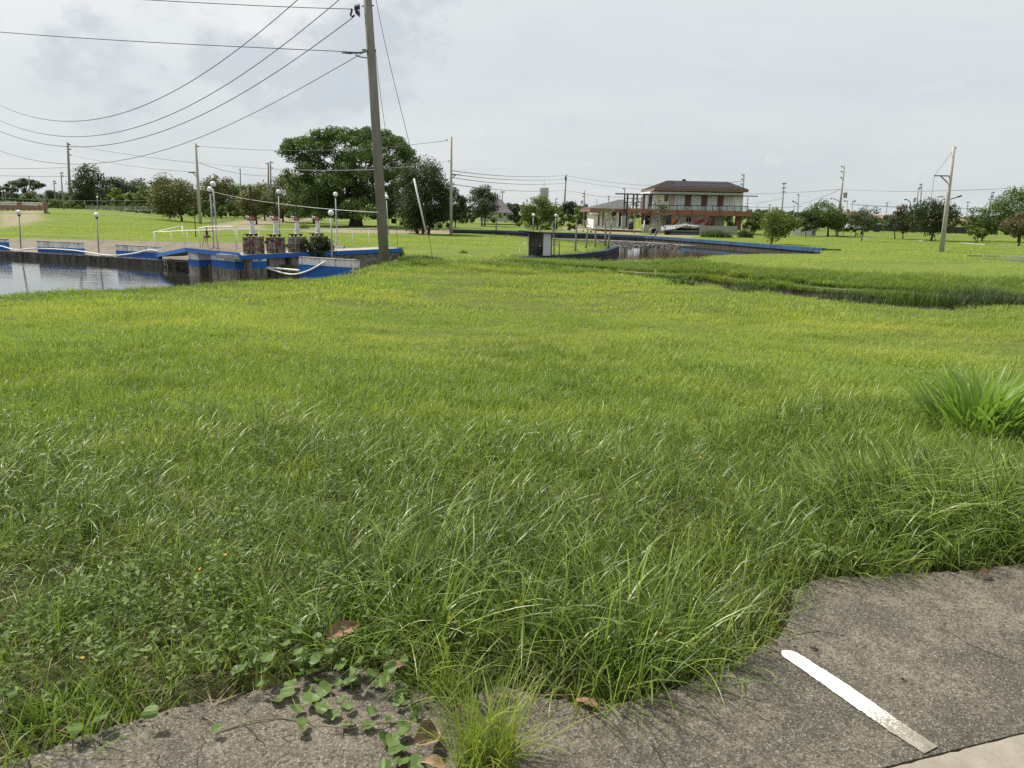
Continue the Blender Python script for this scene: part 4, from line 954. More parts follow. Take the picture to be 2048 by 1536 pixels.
for a, b in zip(WALLP[:-1], WALLP[1:]):
    d = (b - a) / np.linalg.norm(b - a); n = np.array([-d[1], d[0]]); n = n if n[1] > 0 else -n
    q = [a - n * .03, b - n * .03, b + n * .42, a + n * .42]; mb.box8([(*p, -0.889) for p in q], [(*p, -0.83) for p in q])
mb.build('coping', M['grey_mould'], ww)
# sloped concrete bank behind
mb = MB(); xs = np.arange(-70, -8.5, 1.5); rr_ = np.random.default_rng(3)
for xa, xb in zip(xs[:-1], xs[1:]):
    ya = 45.9 + 0.12 * math.sin(xa * 0.4); yb_ = 45.9 + 0.12 * math.sin(xb * 0.4)
    mb.add([(xa, 41.2, -1.33), (xb, 41.2, -1.33), (xb, yb_, -0.50), (xa, ya, -0.50), (xa, ya + .2, -.56), (xb, yb_ + .2, -.56)], [(0, 1, 2, 3), (3, 2, 5, 4)])
tag(mb.build('sloped_bank', M['rev'], None, origin=(-30, 43, -1.3)), 'tan sloped concrete bank below the lawn behind the pond wall', 'embankment')
def parapet(label, pl, u0, v0, u1, v1, vb, z0, th=0.16):
    c = pl.hit((u0 + u1) / 2, v1); root = thing('parapet', label, 'parapet', (c[0], c[1], z0), 'blue-painted parapet blocks on the pond wall')
    MB().panel(pl, u0, v0, u1, v1, th, z0=z0).build('block', M['white_mould'], root)
    zb = pl.hit((u0 + u1) / 2, vb)[2]; MB().panel(pl.off(-0.004), u0 - 0.15, v0, u1 + 0.15, v1, th + 0.008, z0=z0 + 0.004, z1=zb).build('painted_band', M['blue'], root)
    zt = pl.hit((u0 + u1) / 2, v0)[2]; MB().panel(pl.off(-0.012), u0 - 0.3, v0, u1 + 0.3, v1, th + 0.024, z0=zt - 0.02, z1=zt + 0.012).build('cap', M['grey_mould'], root)
parapet('blue parapet block cut off by the left picture edge', W1.off(0.1), -60, 477, 12, 500, 483, -0.829)
parapet('blue and mouldy white parapet between the two leftmost globe lamps', W1.off(0.1), 75, 484, 163, 511, 495, -0.829)
parapet('blue and mouldy white parapet next to the foot of the ramp', W2.off(0.1), 232, 492, 318, 519, 503, -0.829)
PR = Plane(atz(598, 517.5, -0.25), atz(714, 524.5, -0.25))
parapet('nearest parapet with white mouldy top and blue base, left of the tall pole', PR, 598, 517.5, 712, 550, 532, -1.25, 0.22)

sl = thing('sluice_bridge', 'blue-edged concrete sluice bridge with white and blue piers in the pond', 'bridge', (*((D1A + D2B) / 2), -1.8))
def quad_slab(mb, a, b, na, nb, z0a, z1a, z0b, z1b):
    q = [a, b, b + nb, a + na]; z = [z0a, z0b, z0b, z0a]; zt = [z1a, z1b, z1b, z1a]
    mb.box8([(*p, e) for p, e in zip(q, z)], [(*p, e) for p, e in zip(q, zt)]); return mb
n1, n2 = P1_.n, P2_.n; ZD = -0.06
RA = W2.hit(312, 509)[:2]; RAz = W2.hit(312, 508)[2]
quad_slab(MB(), RA, D1A, n1 * 1.3, n1 * 1.3, RAz - .13, RAz, ZD - .15, ZD).build('ramp', M['conc'], sl)
quad_slab(MB(), RA - n1 * .012, D1A - n1 * .012, n1 * .01, n1 * .01, RAz - .15, RAz + .004, ZD - .16, ZD + .004).build('ramp_edge', M['blue'], sl)
vd_ = D1B / np.linalg.norm(D1B) * 1.32
quad_slab(MB(), D1A, D1B, n1 * 1.3, vd_, ZD - .15, ZD, ZD - .15, ZD).build('deck', M['brown'], sl)
quad_slab(MB(), D1A - n1 * .012, D1B - n1 * .012, n1 * .01, n1 * .01, ZD - .16, ZD + .004, ZD - .16, ZD + .004).build('deck_edge', M['blue'], sl)
o2 = n2 * 0.02; ZE = ZD - 0.09
quad_slab(MB(), D2A + o2, D2B + o2, n2 * 1.3, n2 * 1.3, ZE - .15, ZE, ZE - .15, ZE).build('deck', M['conc'], sl)
quad_slab(MB(), D2A - n2 * .012, D2B - n2 * .012, n2 * .03, n2 * .03, ZE - .16, ZE + .006, ZE - .16, ZE + .006).build('deck_edge', M['blue'], sl)
PZ = -1.75
def pier(pl, u0, u1, th, bands, vtop):
    um = (u0 + u1) / 2; zs = [pl.hit(um, v)[2] for v in bands]
    p = MB().panel(pl, u0, 500, u1, 550, th, z0=PZ, z1=ZD - .152).build('pier', M['white_mould'], sl)
    MB().panel(pl.off(-.004), u0 - .1, 500, u1 + .1, 550, th + .008, z0=zs[1], z1=zs[0]).build('blue_band', M['blue'], p)
    MB().panel(pl.off(-.006), u0 - .15, 500, u1 + .15, 550, th + .012, z0=PZ + .01, z1=zs[1] - .002).build('pier_foot', M['ruststreak'], p)
pl = P1_.off(0.12)
pier(pl, 377, 398, 1.0, (519, 532.5), 502)
pier(pl, 423, 470, 1.0, (521, 536), 503)
pier(pl.off(0.42), 470.5, 500, 0.7, (521.5, 535.5), 503)
MB().panel(pl.off(0.35), 398.2, 527, 422.8, 553, 0.05, z0=PZ).build('sluice_door', M['ruststreak'], sl)
MB().panel(pl.off(0.9), 398.3, 505, 422.7, 553, 0.04, z0=PZ, z1=-0.22).build('dark_recess', M['black_mould'], sl)
MB().panel(P2_.off(0.75), 484, 505, 670, 550, 0.15, z0=PZ, z1=ZE - .152).build('back_wall', M['black_mould'], sl)
for u0, u1, m_ in [(500, 527, 'ruststreak'), (538, 571, 'ruststreak'), (584, 613, 'grey_mould'), (628, 658, 'grey_mould')]:
    MB().panel(P2_.off(0.12), u0, 505, u1, 550, 0.6, z0=PZ, z1=ZE - .152).build('pier', M[m_], sl)
# rough stone abutment at the right end
mb = MB().panel(P2_.off(0.10), 661, 500, 801, 550, 0.9, z0=PZ, z1=ZE - .152)
k = NT('rough_rendered_stone'); pos = k.coord('World'); a = k.noise(2.0, 5, 0.65, vec=pos, sc=(1, 1, 3.5), dist=1.0); b = k.noise(14, 5, 0.7, vec=pos)
M['abut'] = k.done(k.bsdf(k.mix(k.ramp(a, 0.40, 0.56), (0.105, 0.095, 0.08), k.mix(b, (0.32, 0.30, 0.265), (0.21, 0.195, 0.17))), 0.92, 0, k.bump(k.math('ADD', a, b), 0.7, 0.05), 0.25))
mb.build('abutment', M['abut'], sl)
lw = MB().panel(PR.off(0.05), 468, 540, 598, 556, 0.4, z0=-2.2, z1=PR.hit(535, 537.5)[2])
tag(lw.build('retaining_wall', M['black_mould'], None), 'short dark wall between the sluice piers and the nearest parapet', 'wall')
# railings
def railing(label, segs, posts, r_=0.018, mat='white_steel', group='white railings on the sluice bridge'):
    """segs: polylines of (plane, u, v); posts: (plane, u_top, v_top, u_bot, v_bot)"""
    p0 = posts[0][0].hit(*posts[0][3:5]); root = thing('railing', label, 'railing', p0, group)
    for s in segs: MB().tube([p.hit(u, v) for p, u, v in s], r_ * 1.15, 7).build('top_rail', M[mat], root, True)
    for p, a, b, c_, d_ in posts: MB().tube([p.hit(c_, d_ + .6), p.hit(a, b)], r_, 7).build('post', M[mat], root, True)
    return root
RPn = Plane(RA, D1A).off(0.06); F1 = P1_.off(0.08); B1 = P1_.off(1.22); B2 = P2_.off(1.18)
railing('sloping white railing on the front of the ramp', [[(RPn, 307, 464.5), (RPn, 364, 452)]], [(RPn, 308, 464.5, 313, 506), (RPn, 364, 452.3, 370, 495)])
railing('short white railing with bowed top on the front of the short deck', [[(F1, 398, 456), (F1, 415, 453.8), (F1, 434, 452.7), (F1, 455, 453.2), (F1, 471, 455)]], [(F1, 398.5, 456, 401, 495), (F1, 434, 453, 436, 498), (F1, 470, 455, 472.5, 500)])
railing('long white railing along the back of the sluice bridge', [[(B1, 318, 464), (B1, 380, 460.8), (B1, 478, 459.5)], [(B2, 478, 459.5), (B2, 560, 459), (B2, 660, 458.3), (B2, 762, 456.5)]],
        [(B1, 342, 464, 345, 496), (B1, 374, 462, 377, 493), (B1, 424, 460.5, 427, 494), (B1, 474, 460, 475.5, 497), (B2, 518, 460, 518.5, 494), (B2, 672, 458.4, 673.5, 488), (B2, 705, 458, 706, 488), (B2, 737, 457.5, 738, 488), (B2, 759, 457, 760, 488)])
# winch on a tripod
p = P1_.off(0.6); wr = thing('winch', 'rusty winch on a three-legged stand on the short deck', 'winch', p.hit(413.5, 493))
for a, b in [((409.5, 474), (404.5, 493)), ((414, 474), (416, 494))]: MB().tube([p.hit(*a), p.hit(*b)], 0.022, 6).build('leg', M['rope'], wr)
MB().tube([p.hit(412, 474), p.off(0.5).hit(411, 491)], 0.02, 6).build('leg', M['rope'], wr)
MB().lathe(p.hit(414, 475), [(0.16, 0), (0.13, 0.06), (0.05, 0.10), (0.045, 0.22), (0.03, 0.28)], 10).build('gear_housing', M['rust'], wr)
MB().tube([p.hit(413.5, 466), p.hit(413, 454.5)], 0.018, 6).build('stem', M['dark'], wr)
MB().tube([p.hit(401, 462), p.hit(426, 462.5)], 0.014, 6).build('crank', M['rust'], wr)
MB().tube([p.off(.2).hit(425, 454), p.off(.2).hit(427.5, 493)], 0.02, 6).build('side_post', M['rope'], wr)
# sluice gates
GD = [(505, 488, 528, 474, 371, 'first sluice gate from the left, patchy rust on its pale panel'), (552, 535, 570, 475, 375, 'second sluice gate from the left, right half of its panel rusty'),
      (594.5, 578, 613, 474, 376, 'third sluice gate from the left, panel half covered by vines'), (636, 622, 656, 473, 380, 'fourth sluice gate from the left, its panel overgrown by vines')]
for i, (uc, u0, u1, vt, vs_, lab) in enumerate(GD):
    p = P2_.off(0.42); base = p.hit(uc, 499); zt = ZE
    root = thing('sluice_gate', lab, 'sluice gate', (base[0], base[1], zt), 'four sluice gates on the long deck')
    MB().panel(p, u0, vt, u1, 499, 0.07, z0=zt + 0.004).build('panel', M['gatepanel'], root)
    fr = MB(); zp = p.hit(uc, vt)[2]
    for ua, ub in ((u0 - .6, u0 + 1.2), (uc - 4.5, uc - 2.2), (uc + 2.2, uc + 4.5), (u1 - 1.2, u1 + .6)): fr.panel(p.off(-0.05), ua, vt, ub, 499, 0.05, z0=zt + .004, z1=zp + 0.02)
    for vq in (vt + 3, (vt + 499) / 2, 496): z_ = p.hit(uc, vq)[2]; fr.panel(p.off(-0.03), u0 + 1.2, vq, u1 - 1.2, vq, 0.028, z0=z_ - .025, z1=z_ + .025)
    fr.build('frame', M['gatepanel' if i != 2 else 'grey_mould'], root)
    tz = p.hit(uc, vt - 6)[2]
    br = MB(); b0 = p.off(0.03).hit(uc, vt - 6)
    for ua in (uc - 9, uc - 2, uc + 8): br.panel(p.off(-.02), ua, vt - 5, ua + 1.6, vt, 0.10, z0=zp + 0.021, z1=tz - .03)
    br.panel(p.off(-.06), uc - 11, vt - 7, uc + 11, vt - 5.2, 0.2, z0=tz - .029, z1=tz + .01); br.build('bracket', M['rust'], root)
    bz = tz + .011; hz = p.hit(uc, 441)[2] - bz
    MB().lathe((b0[0], b0[1], bz), [(0.125, 0), (0.105, 0.03), (0.088, hz * 0.5), (0.078, hz - .06), (0.11, hz - .05), (0.11, hz)], 12).build('pedestal', M['white_mould'], root, False)
    hb = bz + hz + .002
    hd = MB().lathe((b0[0], b0[1], hb), [(0.10, 0), (0.13, 0.02), (0.12, 0.06), (0.07, 0.10), (0.05, 0.17)], 12).build('gear_head', M['redpaint'], root)
    MB().tube([(b0[0] - .10, b0[1] - .02, hb + .10), (b0[0] - .22, b0[1] - .05, hb + .13)], [0.06, 0.045], 8).build('input_shaft', M['white_mould'], hd)
    q = p.off(0.03); MB().tube([(b0[0], b0[1], hb + .12), (b0[0], b0[1], q.hit(uc - 1, vs_)[2])], 0.024, 7).build('screw_stem', M['dark'], root)
r = np.random.default_rng(44); Cc = []; rad = []
for u, v, q in [(640, 478, 13), (655, 486, 12), (630, 492, 13), (650, 500, 13), (614, 492, 10), (603, 492, 7), (640, 510, 12), (622, 503, 12), (664, 505, 8), (674, 506, 6), (575, 492, 5), (533, 485, 4), (635, 520, 9), (660, 495, 10), (612, 484, 8)]:
    Cc.append(P2_.off(0.15 + r.uniform(-.25, .1)).hit(u, v)); rad.append(q * 0.021)
V, Fq = leaf_cloud(r, Cc, rad, 2600, 0.085, 0.85); tag(mesh_obj('climbing_vine', V, Fq, M['f_dark']), 'dark vine smothering the fourth sluice gate and hanging over the deck edge', 'vine')
Cc = [P2_.off(0.0).hit(801, v) + [0, .2, 0] for v in (500, 507, 514)]; V, Fq = leaf_cloud(r, Cc, [0.16, .18, .2], 260, 0.08, 0.9); tag(mesh_obj('climbing_vine', V, Fq, M['f_dark']), 'small vine hanging at the right end of the abutment', 'vine')
Cc = [PR.off(0.8).hit(u, 534) for u in (555, 565, 575, 583)]; V, Fq = leaf_cloud(r, Cc, [0.2] * 4, 260, 0.09, 0.5); tag(mesh_obj('weed_clump', V, Fq, M['f_mid']), 'green weeds growing on the ledge below the sluice gates', 'weeds')
def hose(name, label, pts, rad, mat='hose', cat='hose'):
    P = [np.array(p) for p in pts]; Q = []
    for i in range(len(P) - 1):                              # Catmull-Rom
        p0, p1, p2, p3 = P[max(i - 1, 0)], P[i], P[i + 1], P[min(i + 2, len(P) - 1)]
        for s in np.linspace(0, 1, 6, endpoint=False): Q.append(0.5 * (2 * p1 + (p2 - p0) * s + (2 * p0 - 5 * p1 + 4 * p2 - p3) * s * s + (3 * p1 - p0 - 3 * p2 + p3) * s ** 3))
    Q.append(P[-1]); return tag(MB().tube(Q, rad, 6).build(name, M[mat], None, True), label, cat)
hp_ = [(W1 if u < 164 else W2).off(-0.05).hit(u, v) for u, v in [(-70, 480), (0, 492), (31, 499.5), (72, 497), (144, 500.5), (195, 508), (226, 511), (267, 507), (297, 500.5), (317, 502)]]
hose('hose', 'long white hose lying along the blackened pond wall', hp_, 0.035)
hose('hose', 'white hose looping down in front of the nearest parapet', [PR.off(-0.08).hit(u, v) for u, v in [(500, 528), (530, 535), (565, 546), (590, 548.6), (618, 541), (649, 524.5)]], 0.035)
hose('pipe', 'straight white pipe running to the nearest parapet', [PR.off(0.02).hit(u, v) for u, v in [(500, 532), (550, 536.5), (600, 541)]], 0.04, cat='pipe')
hose('rope', 'pale frayed rope end hanging over the pond wall by the ramp', [W2.off(-0.06).hit(u, v) for u, v in [(341, 518), (334, 520), (329, 524), (331, 531)]], 0.03, 'rope', 'rope')
hose('rope', 'thin pale rope strand dangling beside the frayed rope end', [W2.off(-0.06).hit(u, v) for u, v in [(333, 520), (334.5, 528), (335.5, 535)]], 0.022, 'rope', 'rope')

# ------------------------------------------------------------------ globe lamps
def lamp(label, g, b, D, rp, group='globe lamps around the pond'):
    P = PD(D) if np.isscalar(D) else D
    base, gp = P.hit(*b), P.hit(*g); px = base[1] / F; root = thing('globe_lamp', label, 'lamp post', base, group); R_ = rp * px
    MB().tube([base, gp + [0, 0, -R_ * 1.2]], [0.30 * R_, 0.26 * R_], 8).build('post', M['galv'], root, True)
    MB().lathe(gp + [0, 0, -R_ * 1.45], [(0.36 * R_, 0), (0.5 * R_, 0.15 * R_), (0.5 * R_, 0.6 * R_)], 10).build('collar', M['dark'], root)
    MB().sphere(gp, R_, 16, 10).build('globe', M['globe'], root, True)
    MB().tube([base + [0, 0, -0.02], base + [0, 0, 0.05]], 0.55 * R_, 8).build('foot', M['galv'], root)
lamp('globe lamp on the pond wall nearest the left picture edge', (37.5, 425), (42, 499), W1.off(0.2), 4.9)
lamp('globe lamp on the pond wall between the two left parapets', (193, 430), (198, 508), W2.off(0.2), 4.9)
lamp('shorter of the two tallest globe lamps on the short deck', (420, 378.5), (427.5, 494), P1_.off(1.1), 5.2)
lamp('taller of the two tallest globe lamps on the short deck', (426, 368), (436, 497), P1_.off(0.25), 5.5)
lamp('globe lamp behind the second sluice gate', (557, 383.5), (560, 496), P2_.off(1.22), 4.5)
lamp('globe lamp behind the long railing left of the tall pole', (671, 388.5), (674, 489), P2_.off(1.25), 4.5)
lamp('globe lamp standing directly behind the nearest parapet', (662, 426), (664.5, 535), PR.off(0.35), 5.8)
lamp('globe lamp half hidden behind the tall leaning pole', (773, 394), (777, 470), None or ground(777, 470)[1], 4.0)
lamp('left globe lamp of the pair behind the pump hut', (1067, 430), (1066, 462), 76, 3.3, 'pair of globe lamps by the canal')
lamp('right globe lamp of the pair behind the pump hut', (1112, 431), (1110, 464), 76, 3.0, 'pair of globe lamps by the canal')
for u, v, b_, lab in [(4, 383, (7, 409), 'far globe lamp behind the balustrade at the left picture edge'), (9.5, 382, (11.5, 409), 'second far globe lamp behind the balustrade, close to the first'), (87, 385.5, (89, 411), 'far globe lamp at the right end of the balustrade'), (194.5, 394, (195, 418), 'far small globe lamp under the dark open-topped tree')]:
    lamp(lab, (u, v), b_, 112, 1.9, 'far globe lamps at the left')

# ------------------------------------------------------------------ utility poles
PT = {}
def pole(key, label, top, base, D=None, wt=4, wb=5.5, mat='pole_far', bars=(), ins=(), lampa=None, box=None, group='utility poles in the distance', cat='utility pole', sink=0.3):
    if D is None: D = ground(*base)[1]
    px = D / F; b, t = at(*base, D), at(*top, D); PT[key] = (top, base, D)
    root = thing('utility_pole', label, cat, b, group)
    MB().tube([b + [0, 0, -sink], b * 0.5 + t * 0.5, t], [wb / 2 * px, (wt + wb) / 4 * px, wt / 2 * px], 12 if wt > 3 else 8).build('post', M[mat], root, True)
    for (u0, v0, u1, v1, w) in bars: MB().beam(at(u0, v0, D) - [0, .02, 0], at(u1, v1, D) - [0, .02, 0], w * px).build('crossarm', M['dark'], root)
    for (u0, v0) in ins:
        p = at(u0, v0, D); s = 1.9 * px; MB().tube([p + [-s, 0, 0], p + [-s * .3, 0, 0], p + [-s * .3, 0, 0.001], p + [s * .4, 0, 0], p + [s, 0, 0]], [s * .3, s * .65, s * .35, s * .65, s * .3], 7).build('insulator', M['dark'], root)
    if lampa:
        P = [at(u, v, D) for u, v in lampa]; MB().tube(P[:-1], 0.75 * px, 6).build('lamp_arm', M['galv' if wt > 3 else 'dark'], root, True)
        MB().tube([P[-2], (P[-2] + P[-1]) / 2, P[-1]], [0.9 * px, 1.9 * px, 1.0 * px], 8).build('lamp_head', M['galv' if wt > 3 else 'dark'], root, True)
    if box:
        u0, v0, u1, v1 = box; c = at((u0 + u1) / 2, (v0 + v1) / 2, D); rr2 = (u1 - u0) / 2 * px; hh = (v1 - v0) * px
        tr = MB().lathe(c - [0, 0, hh / 2], [(rr2 * .9, 0), (rr2, hh * .08), (rr2, hh * .88), (rr2 * .7, hh)], 10).build('transformer', M['galv'], root)
        MB().beam(c + [0, 0, hh * .3], at(base[0] * .2 + top[0] * .8, (v0 + v1) / 2 - (v1 - v0) * .3, D), 1.0 * px).build('bracket', M['dark'], tr)
    return root
# the tall leaning pole close by
DM = float(ground(770, 527)[1]); DM = min(DM, 23.6)
mp = pole('main', 'tall weathered concrete pole leaning slightly left at the lawn edge', (719.5, -240), (770, 528), DM, 13.2, 20.5, 'pole', group=None)
pxm = DM / F
for (u, v) in [(715, 16), (716, 26)]:
    c = at(u, v, DM) - [0, .05, 0]; d = 8.2 * pxm
    pr = []
    for q in (-0.9, -0.3, 0.3, 0.9): pr += [(d * .35, q * d * .55 - .02), (d * .75, q * d * .55), (d * .35, q * d * .55 + .02)]
    mb = MB().lathe((0, 0, 0), pr, 12); an = -0.25 if v < 20 else 0.6
    mb.v = [(c[0] + z * math.cos(an), c[1] + y, c[2] + x - z * math.sin(an)) for x, y, z in mb.v]
    mb.build('insulator', M['porcelain'], mp, True)
MB().tube([at(724, 12, DM), at(733, 14, DM)], .025, 6).build('hook_bolt', M['galv'], mp)
MB().tube([at(741, 11.5, DM), at(748, 11, DM)], .018, 6).build('bolt_end', M['dark'], mp)
MB().tube([at(701, 18, DM), at(704, 19, DM), at(703, 24, DM), at(701, 30, DM), at(705, 34, DM), at(709, 30, DM)], .03, 6).build('jumper_clamp', M['dark'], mp, True)
MB().tube([at(683, 105.5, DM), at(700, 106, DM), at(704, 106.5, DM), at(726, 104, DM)], [.015, .035, .02, .02], 6).build('wire_grip', M['dark'], mp)
MB().lathe(at(730, 106.5, DM) - [0, .1, 0], [(.05, 0), (.085, .02), (.05, .05), (.085, .08), (.05, .1)], 10).build('spool', M['galv'], mp)
MB().tube([at(724, 105, DM), at(712, 107, DM), at(711, 110, DM), at(717, 113, DM), at(727, 115, DM), at(735, 116, DM)], .016, 6).build('jumper_loop', M['wire'], mp, True)
MB().tube([at(749, 100.5, DM), at(752, 101, DM)], .03, 6).build('bolt_end', M['dark'], mp)
pole('p1', 'tall thin pole at the left with three insulators, in front of the dark open-topped tree', (135, 285), (141.5, 416), None, 4.2, 5.5, 'pole_far', ins=[(139, 289), (140.5, 298.5), (141, 310)])
pole('p2', 'pole with a side crossarm behind the ramp of the sluice bridge', (391, 287), (401, 449), None, 4.4, 6.4, 'pole_light', bars=[(377, 345.5, 393, 345, 1.6), (386, 346, 394, 354, 1.2)], ins=[(396, 293)])
pole('p3', 'pole with a curved street lamp arm beside the pink-topped myrtle', (902.5, 274), (902, 471), None, 4.4, 6.2, 'pole_light', bars=[(905, 350, 921, 349.5, 1.6), (904, 357, 912, 350, 1.2)], ins=[(894, 280), (898, 322)], lampa=[(901, 373), (893, 366), (883, 360), (877, 359), (871, 358.5)])
pole('p4', 'thin plain pole left of the low house wing', (1132.5, 349), (1126.5, 443), None, 2.8, 4.0, 'pole_far', bars=[(1131, 353, 1131.8, 362, 3.0)])
pole('p5', 'dark thin pole standing above a pale gate post by the house wing', (1169.5, 380), (1167, 442), 118, 2.0, 2.4, 'pole_far', ins=[(1167, 387), (1167, 393)], box=(1161.5, 401, 1165.5, 408))
pole('p6', 'pole rising behind the right slope of the main house roof', (1488, 348), (1482, 442), 125, 2.6, 3.4, 'pole_far', ins=[(1485, 350), (1484, 358.5), (1483, 368)])
pole('p7', 'pole with three double crossarms behind the round-crowned young tree', (1568, 365), (1562, 450), 120, 2.2, 3.0, 'pole_far', bars=[(1564, 367, 1573, 367, 1.5), (1563, 376, 1572, 376, 1.5), (1563, 384, 1571.5, 384, 1.5)])
pole('p8', 'pole carrying a transformer can on the right-hand lawn', (1688.5, 330), (1673.5, 472), None, 3.4, 6.2, 'pole_light', ins=[(1684, 333), (1683, 343), (1682, 355)], lampa=[(1681, 405), (1674, 400), (1667, 397.5), (1664, 397), (1660, 396.5)], box=(1687, 385, 1694.5, 395.5))
pole('p9', 'leaning pale pole with a bracket arm on the right-hand lawn', (1908, 293), (1883, 504), None, 5.6, 9.6, 'pole_light', bars=[(1868, 351.5, 1899, 352, 2.0), (1882, 353, 1895, 366, 1.6), (1899, 399, 1915, 394, 1.6), (1915, 394, 1923, 391.5, 2.6)], ins=[(1911, 296)], group=None)
pole('p10', 'left pole of the twin poles behind the pinkish-brown myrtle', (536.5, 325), (537, 425), 112, 3.2, 3.8, 'pole_far', bars=[(531, 327, 538, 327, 1.3)])
pole('p10b', 'right pole of the twin poles behind the pinkish-brown myrtle', (541, 322), (542, 425), 112, 2.8, 3.6, 'pole_far', bars=[(539, 325, 548, 325.5, 1.2), (540, 336, 547, 336, 1.2)])
pole('p11', 'short thin pole above the olive myrtle behind the globe lamps', (480.5, 337), (481.5, 425), 125, 2.2, 2.6, 'pole_far', bars=[(477, 338.5, 481, 338.5, 1)])
pole('p12', 'thin pole just left of the leftmost tall pole', (121.5, 344), (127.5, 416), 112, 2.2, 3.0, 'pole_far', ins=[(125, 346), (126, 352)])
pole('p13', 'thin leaning pole left of the dark open-topped tree, shorter than its neighbours', (107, 360), (112.5, 414), 140, 1.8, 2.4, 'pole_far', ins=[(110, 363), (111, 367)])
pole('p14', 'pole standing in front of the umbrella tree at the far left', (57.5, 351), (61, 414), 170, 1.8, 2.0, 'pole_far')
pole('p15', 'thin pole in front of the grey-roofed house', (1005, 382), (1004, 443), None, 2.0, 2.6, 'pole_far', ins=[(1002, 384), (1008, 384)])
pole('p16', 'right pole of the pair with a box behind the dark wide tree', (1843.5, 366), (1838, 452), 118, 2.2, 2.8, 'pole_far', ins=[(1841, 369), (1840, 375)])
pole('p17', 'left pole of the pair with a box behind the dark wide tree', (1836.5, 375), (1831, 452), 118, 2.2, 2.8, 'pole_far', bars=[(1837, 378, 1839.5, 378, 2.2)], box=(1826.5, 395, 1831.5, 404), lampa=[(1822, 412), (1820, 404), (1816, 400), (1812, 399), (1809, 399)])
pole('p18', 'far pole between the leaning pale pole and the right edge trees', (1936, 403), (1931, 452), 190, 1.4, 1.8, 'pole_far', bars=[(1933, 404.5, 1940, 404.5, 1.1), (1933, 412, 1938, 412, 1), (1932.5, 418, 1937.5, 418, 1)])
pole('p19', 'pole left of the large tree at the right edge', (1983.5, 382), (1975, 455), 120, 2.0, 2.6, 'pole_far', ins=[(1987, 385), (1986, 392), (1984, 399)])
pole('p20', 'far pole with short crossarms above the slender young tree', (1774.5, 405), (1770, 450), 180, 1.4, 1.8, 'pole_far', bars=[(1770.5, 406, 1777.5, 406, 1.1), (1771, 411, 1775.5, 411, 1)])
pole('p21', 'far pole with a double-armed street lamp right of the crossarm pole', (1597.5, 388), (1594, 450), 135, 1.8, 2.2, 'pole_far', bars=[(1594, 389.5, 1598, 389.5, 1.4)], lampa=[(1595, 408), (1590, 404), (1587, 403), (1584.5, 402.5)])
pole('p22', 'far thin pole between the double-armed lamp pole and the round-crowned tree', (1588.5, 409), (1587, 450), 170, 1.4, 1.6, 'pole_far')
pole('p23', 'far short pole near the middle crossarm pole, right of the house', (1539, 408), (1538, 450), 190, 1.4, 1.6, 'pole_far', bars=[(1538, 410, 1541, 410, 1.6)])
pole('p24', 'far slanting pole just right of the house balcony', (1514.5, 409), (1512, 452), 170, 1.4, 1.8, 'pole_far')
pole('p25', 'far short pole with boxy top over the low wing roof', (1217.5, 392), (1216.5, 440), 150, 1.6, 1.8, 'pole_far', bars=[(1215.5, 393, 1219.5, 393, 1.3), (1215.5, 399, 1219, 399, 1.1)])
pole('p26', 'far plain pole left of the boxy-topped pole over the wing roof', (1193.5, 398), (1193, 442), 165, 1.3, 1.5, 'pole_far')
pole('p27', 'dark pole rising through the steel frame beside the house', (1249.5, 376), (1247.5, 455), 112, 2.0, 2.4, 'pole_far', ins=[(1247, 377.5)])
pole('p28', 'far short pole right of the water tower', (1111, 397), (1110.5, 440), 150, 1.5, 1.7, 'pole_far', ins=[(1113, 398)])
pole('p29', 'far thin pole between the plain pole and the gate post pole', (1150.5, 400), (1150, 442), 160, 1.3, 1.5, 'pole_far')
pole('p30', 'far street lamp pole right of the transformer pole', (1695, 402), (1692, 448), 150, 1.3, 1.6, 'pole_far', lampa=[(1695, 403), (1692, 402), (1690, 402), (1688, 402)], cat='street light')
pole('p31', 'far short pole with a street lamp arm left of the thin sparse tree', (1704.5, 406), (1703, 448), 150, 1.3, 1.5, 'pole_far', lampa=[(1704, 406), (1706, 403.5), (1708, 402.5), (1711, 402)], cat='street light')
pole('p32', 'white stub post with flared top by the low house wing', (1165.5, 414), (1163.5, 452), None, 3.6, 5.0, 'white_mould', group=None, cat='gate post')
pole('stake', 'thin rusty stake on the lawn behind the ramp', (386, 374), (391.5, 474), None, 1.2, 2.0, 'rust', group=None, cat='stake', sink=0.1)
pole('prop', 'orange stake propping the dark wide tree', (1867, 462), (1871, 481.5), None, 1.6, 1.8, 'rope', group=None, cat='stake', sink=0.05)
pole('s1', 'thin bare stake beside the transformer pole', (1687, 455), (1686, 472), None, 1.0, 1.2, 'bark_far', group=None, cat='stake', sink=0.05)
pole('s2', 'thin pale stick in the ditch left of the canal bend', (1310, 538), (1311, 556), 22.0, 1.0, 1.3, 'rope', group=None, cat='stick', sink=0.3)

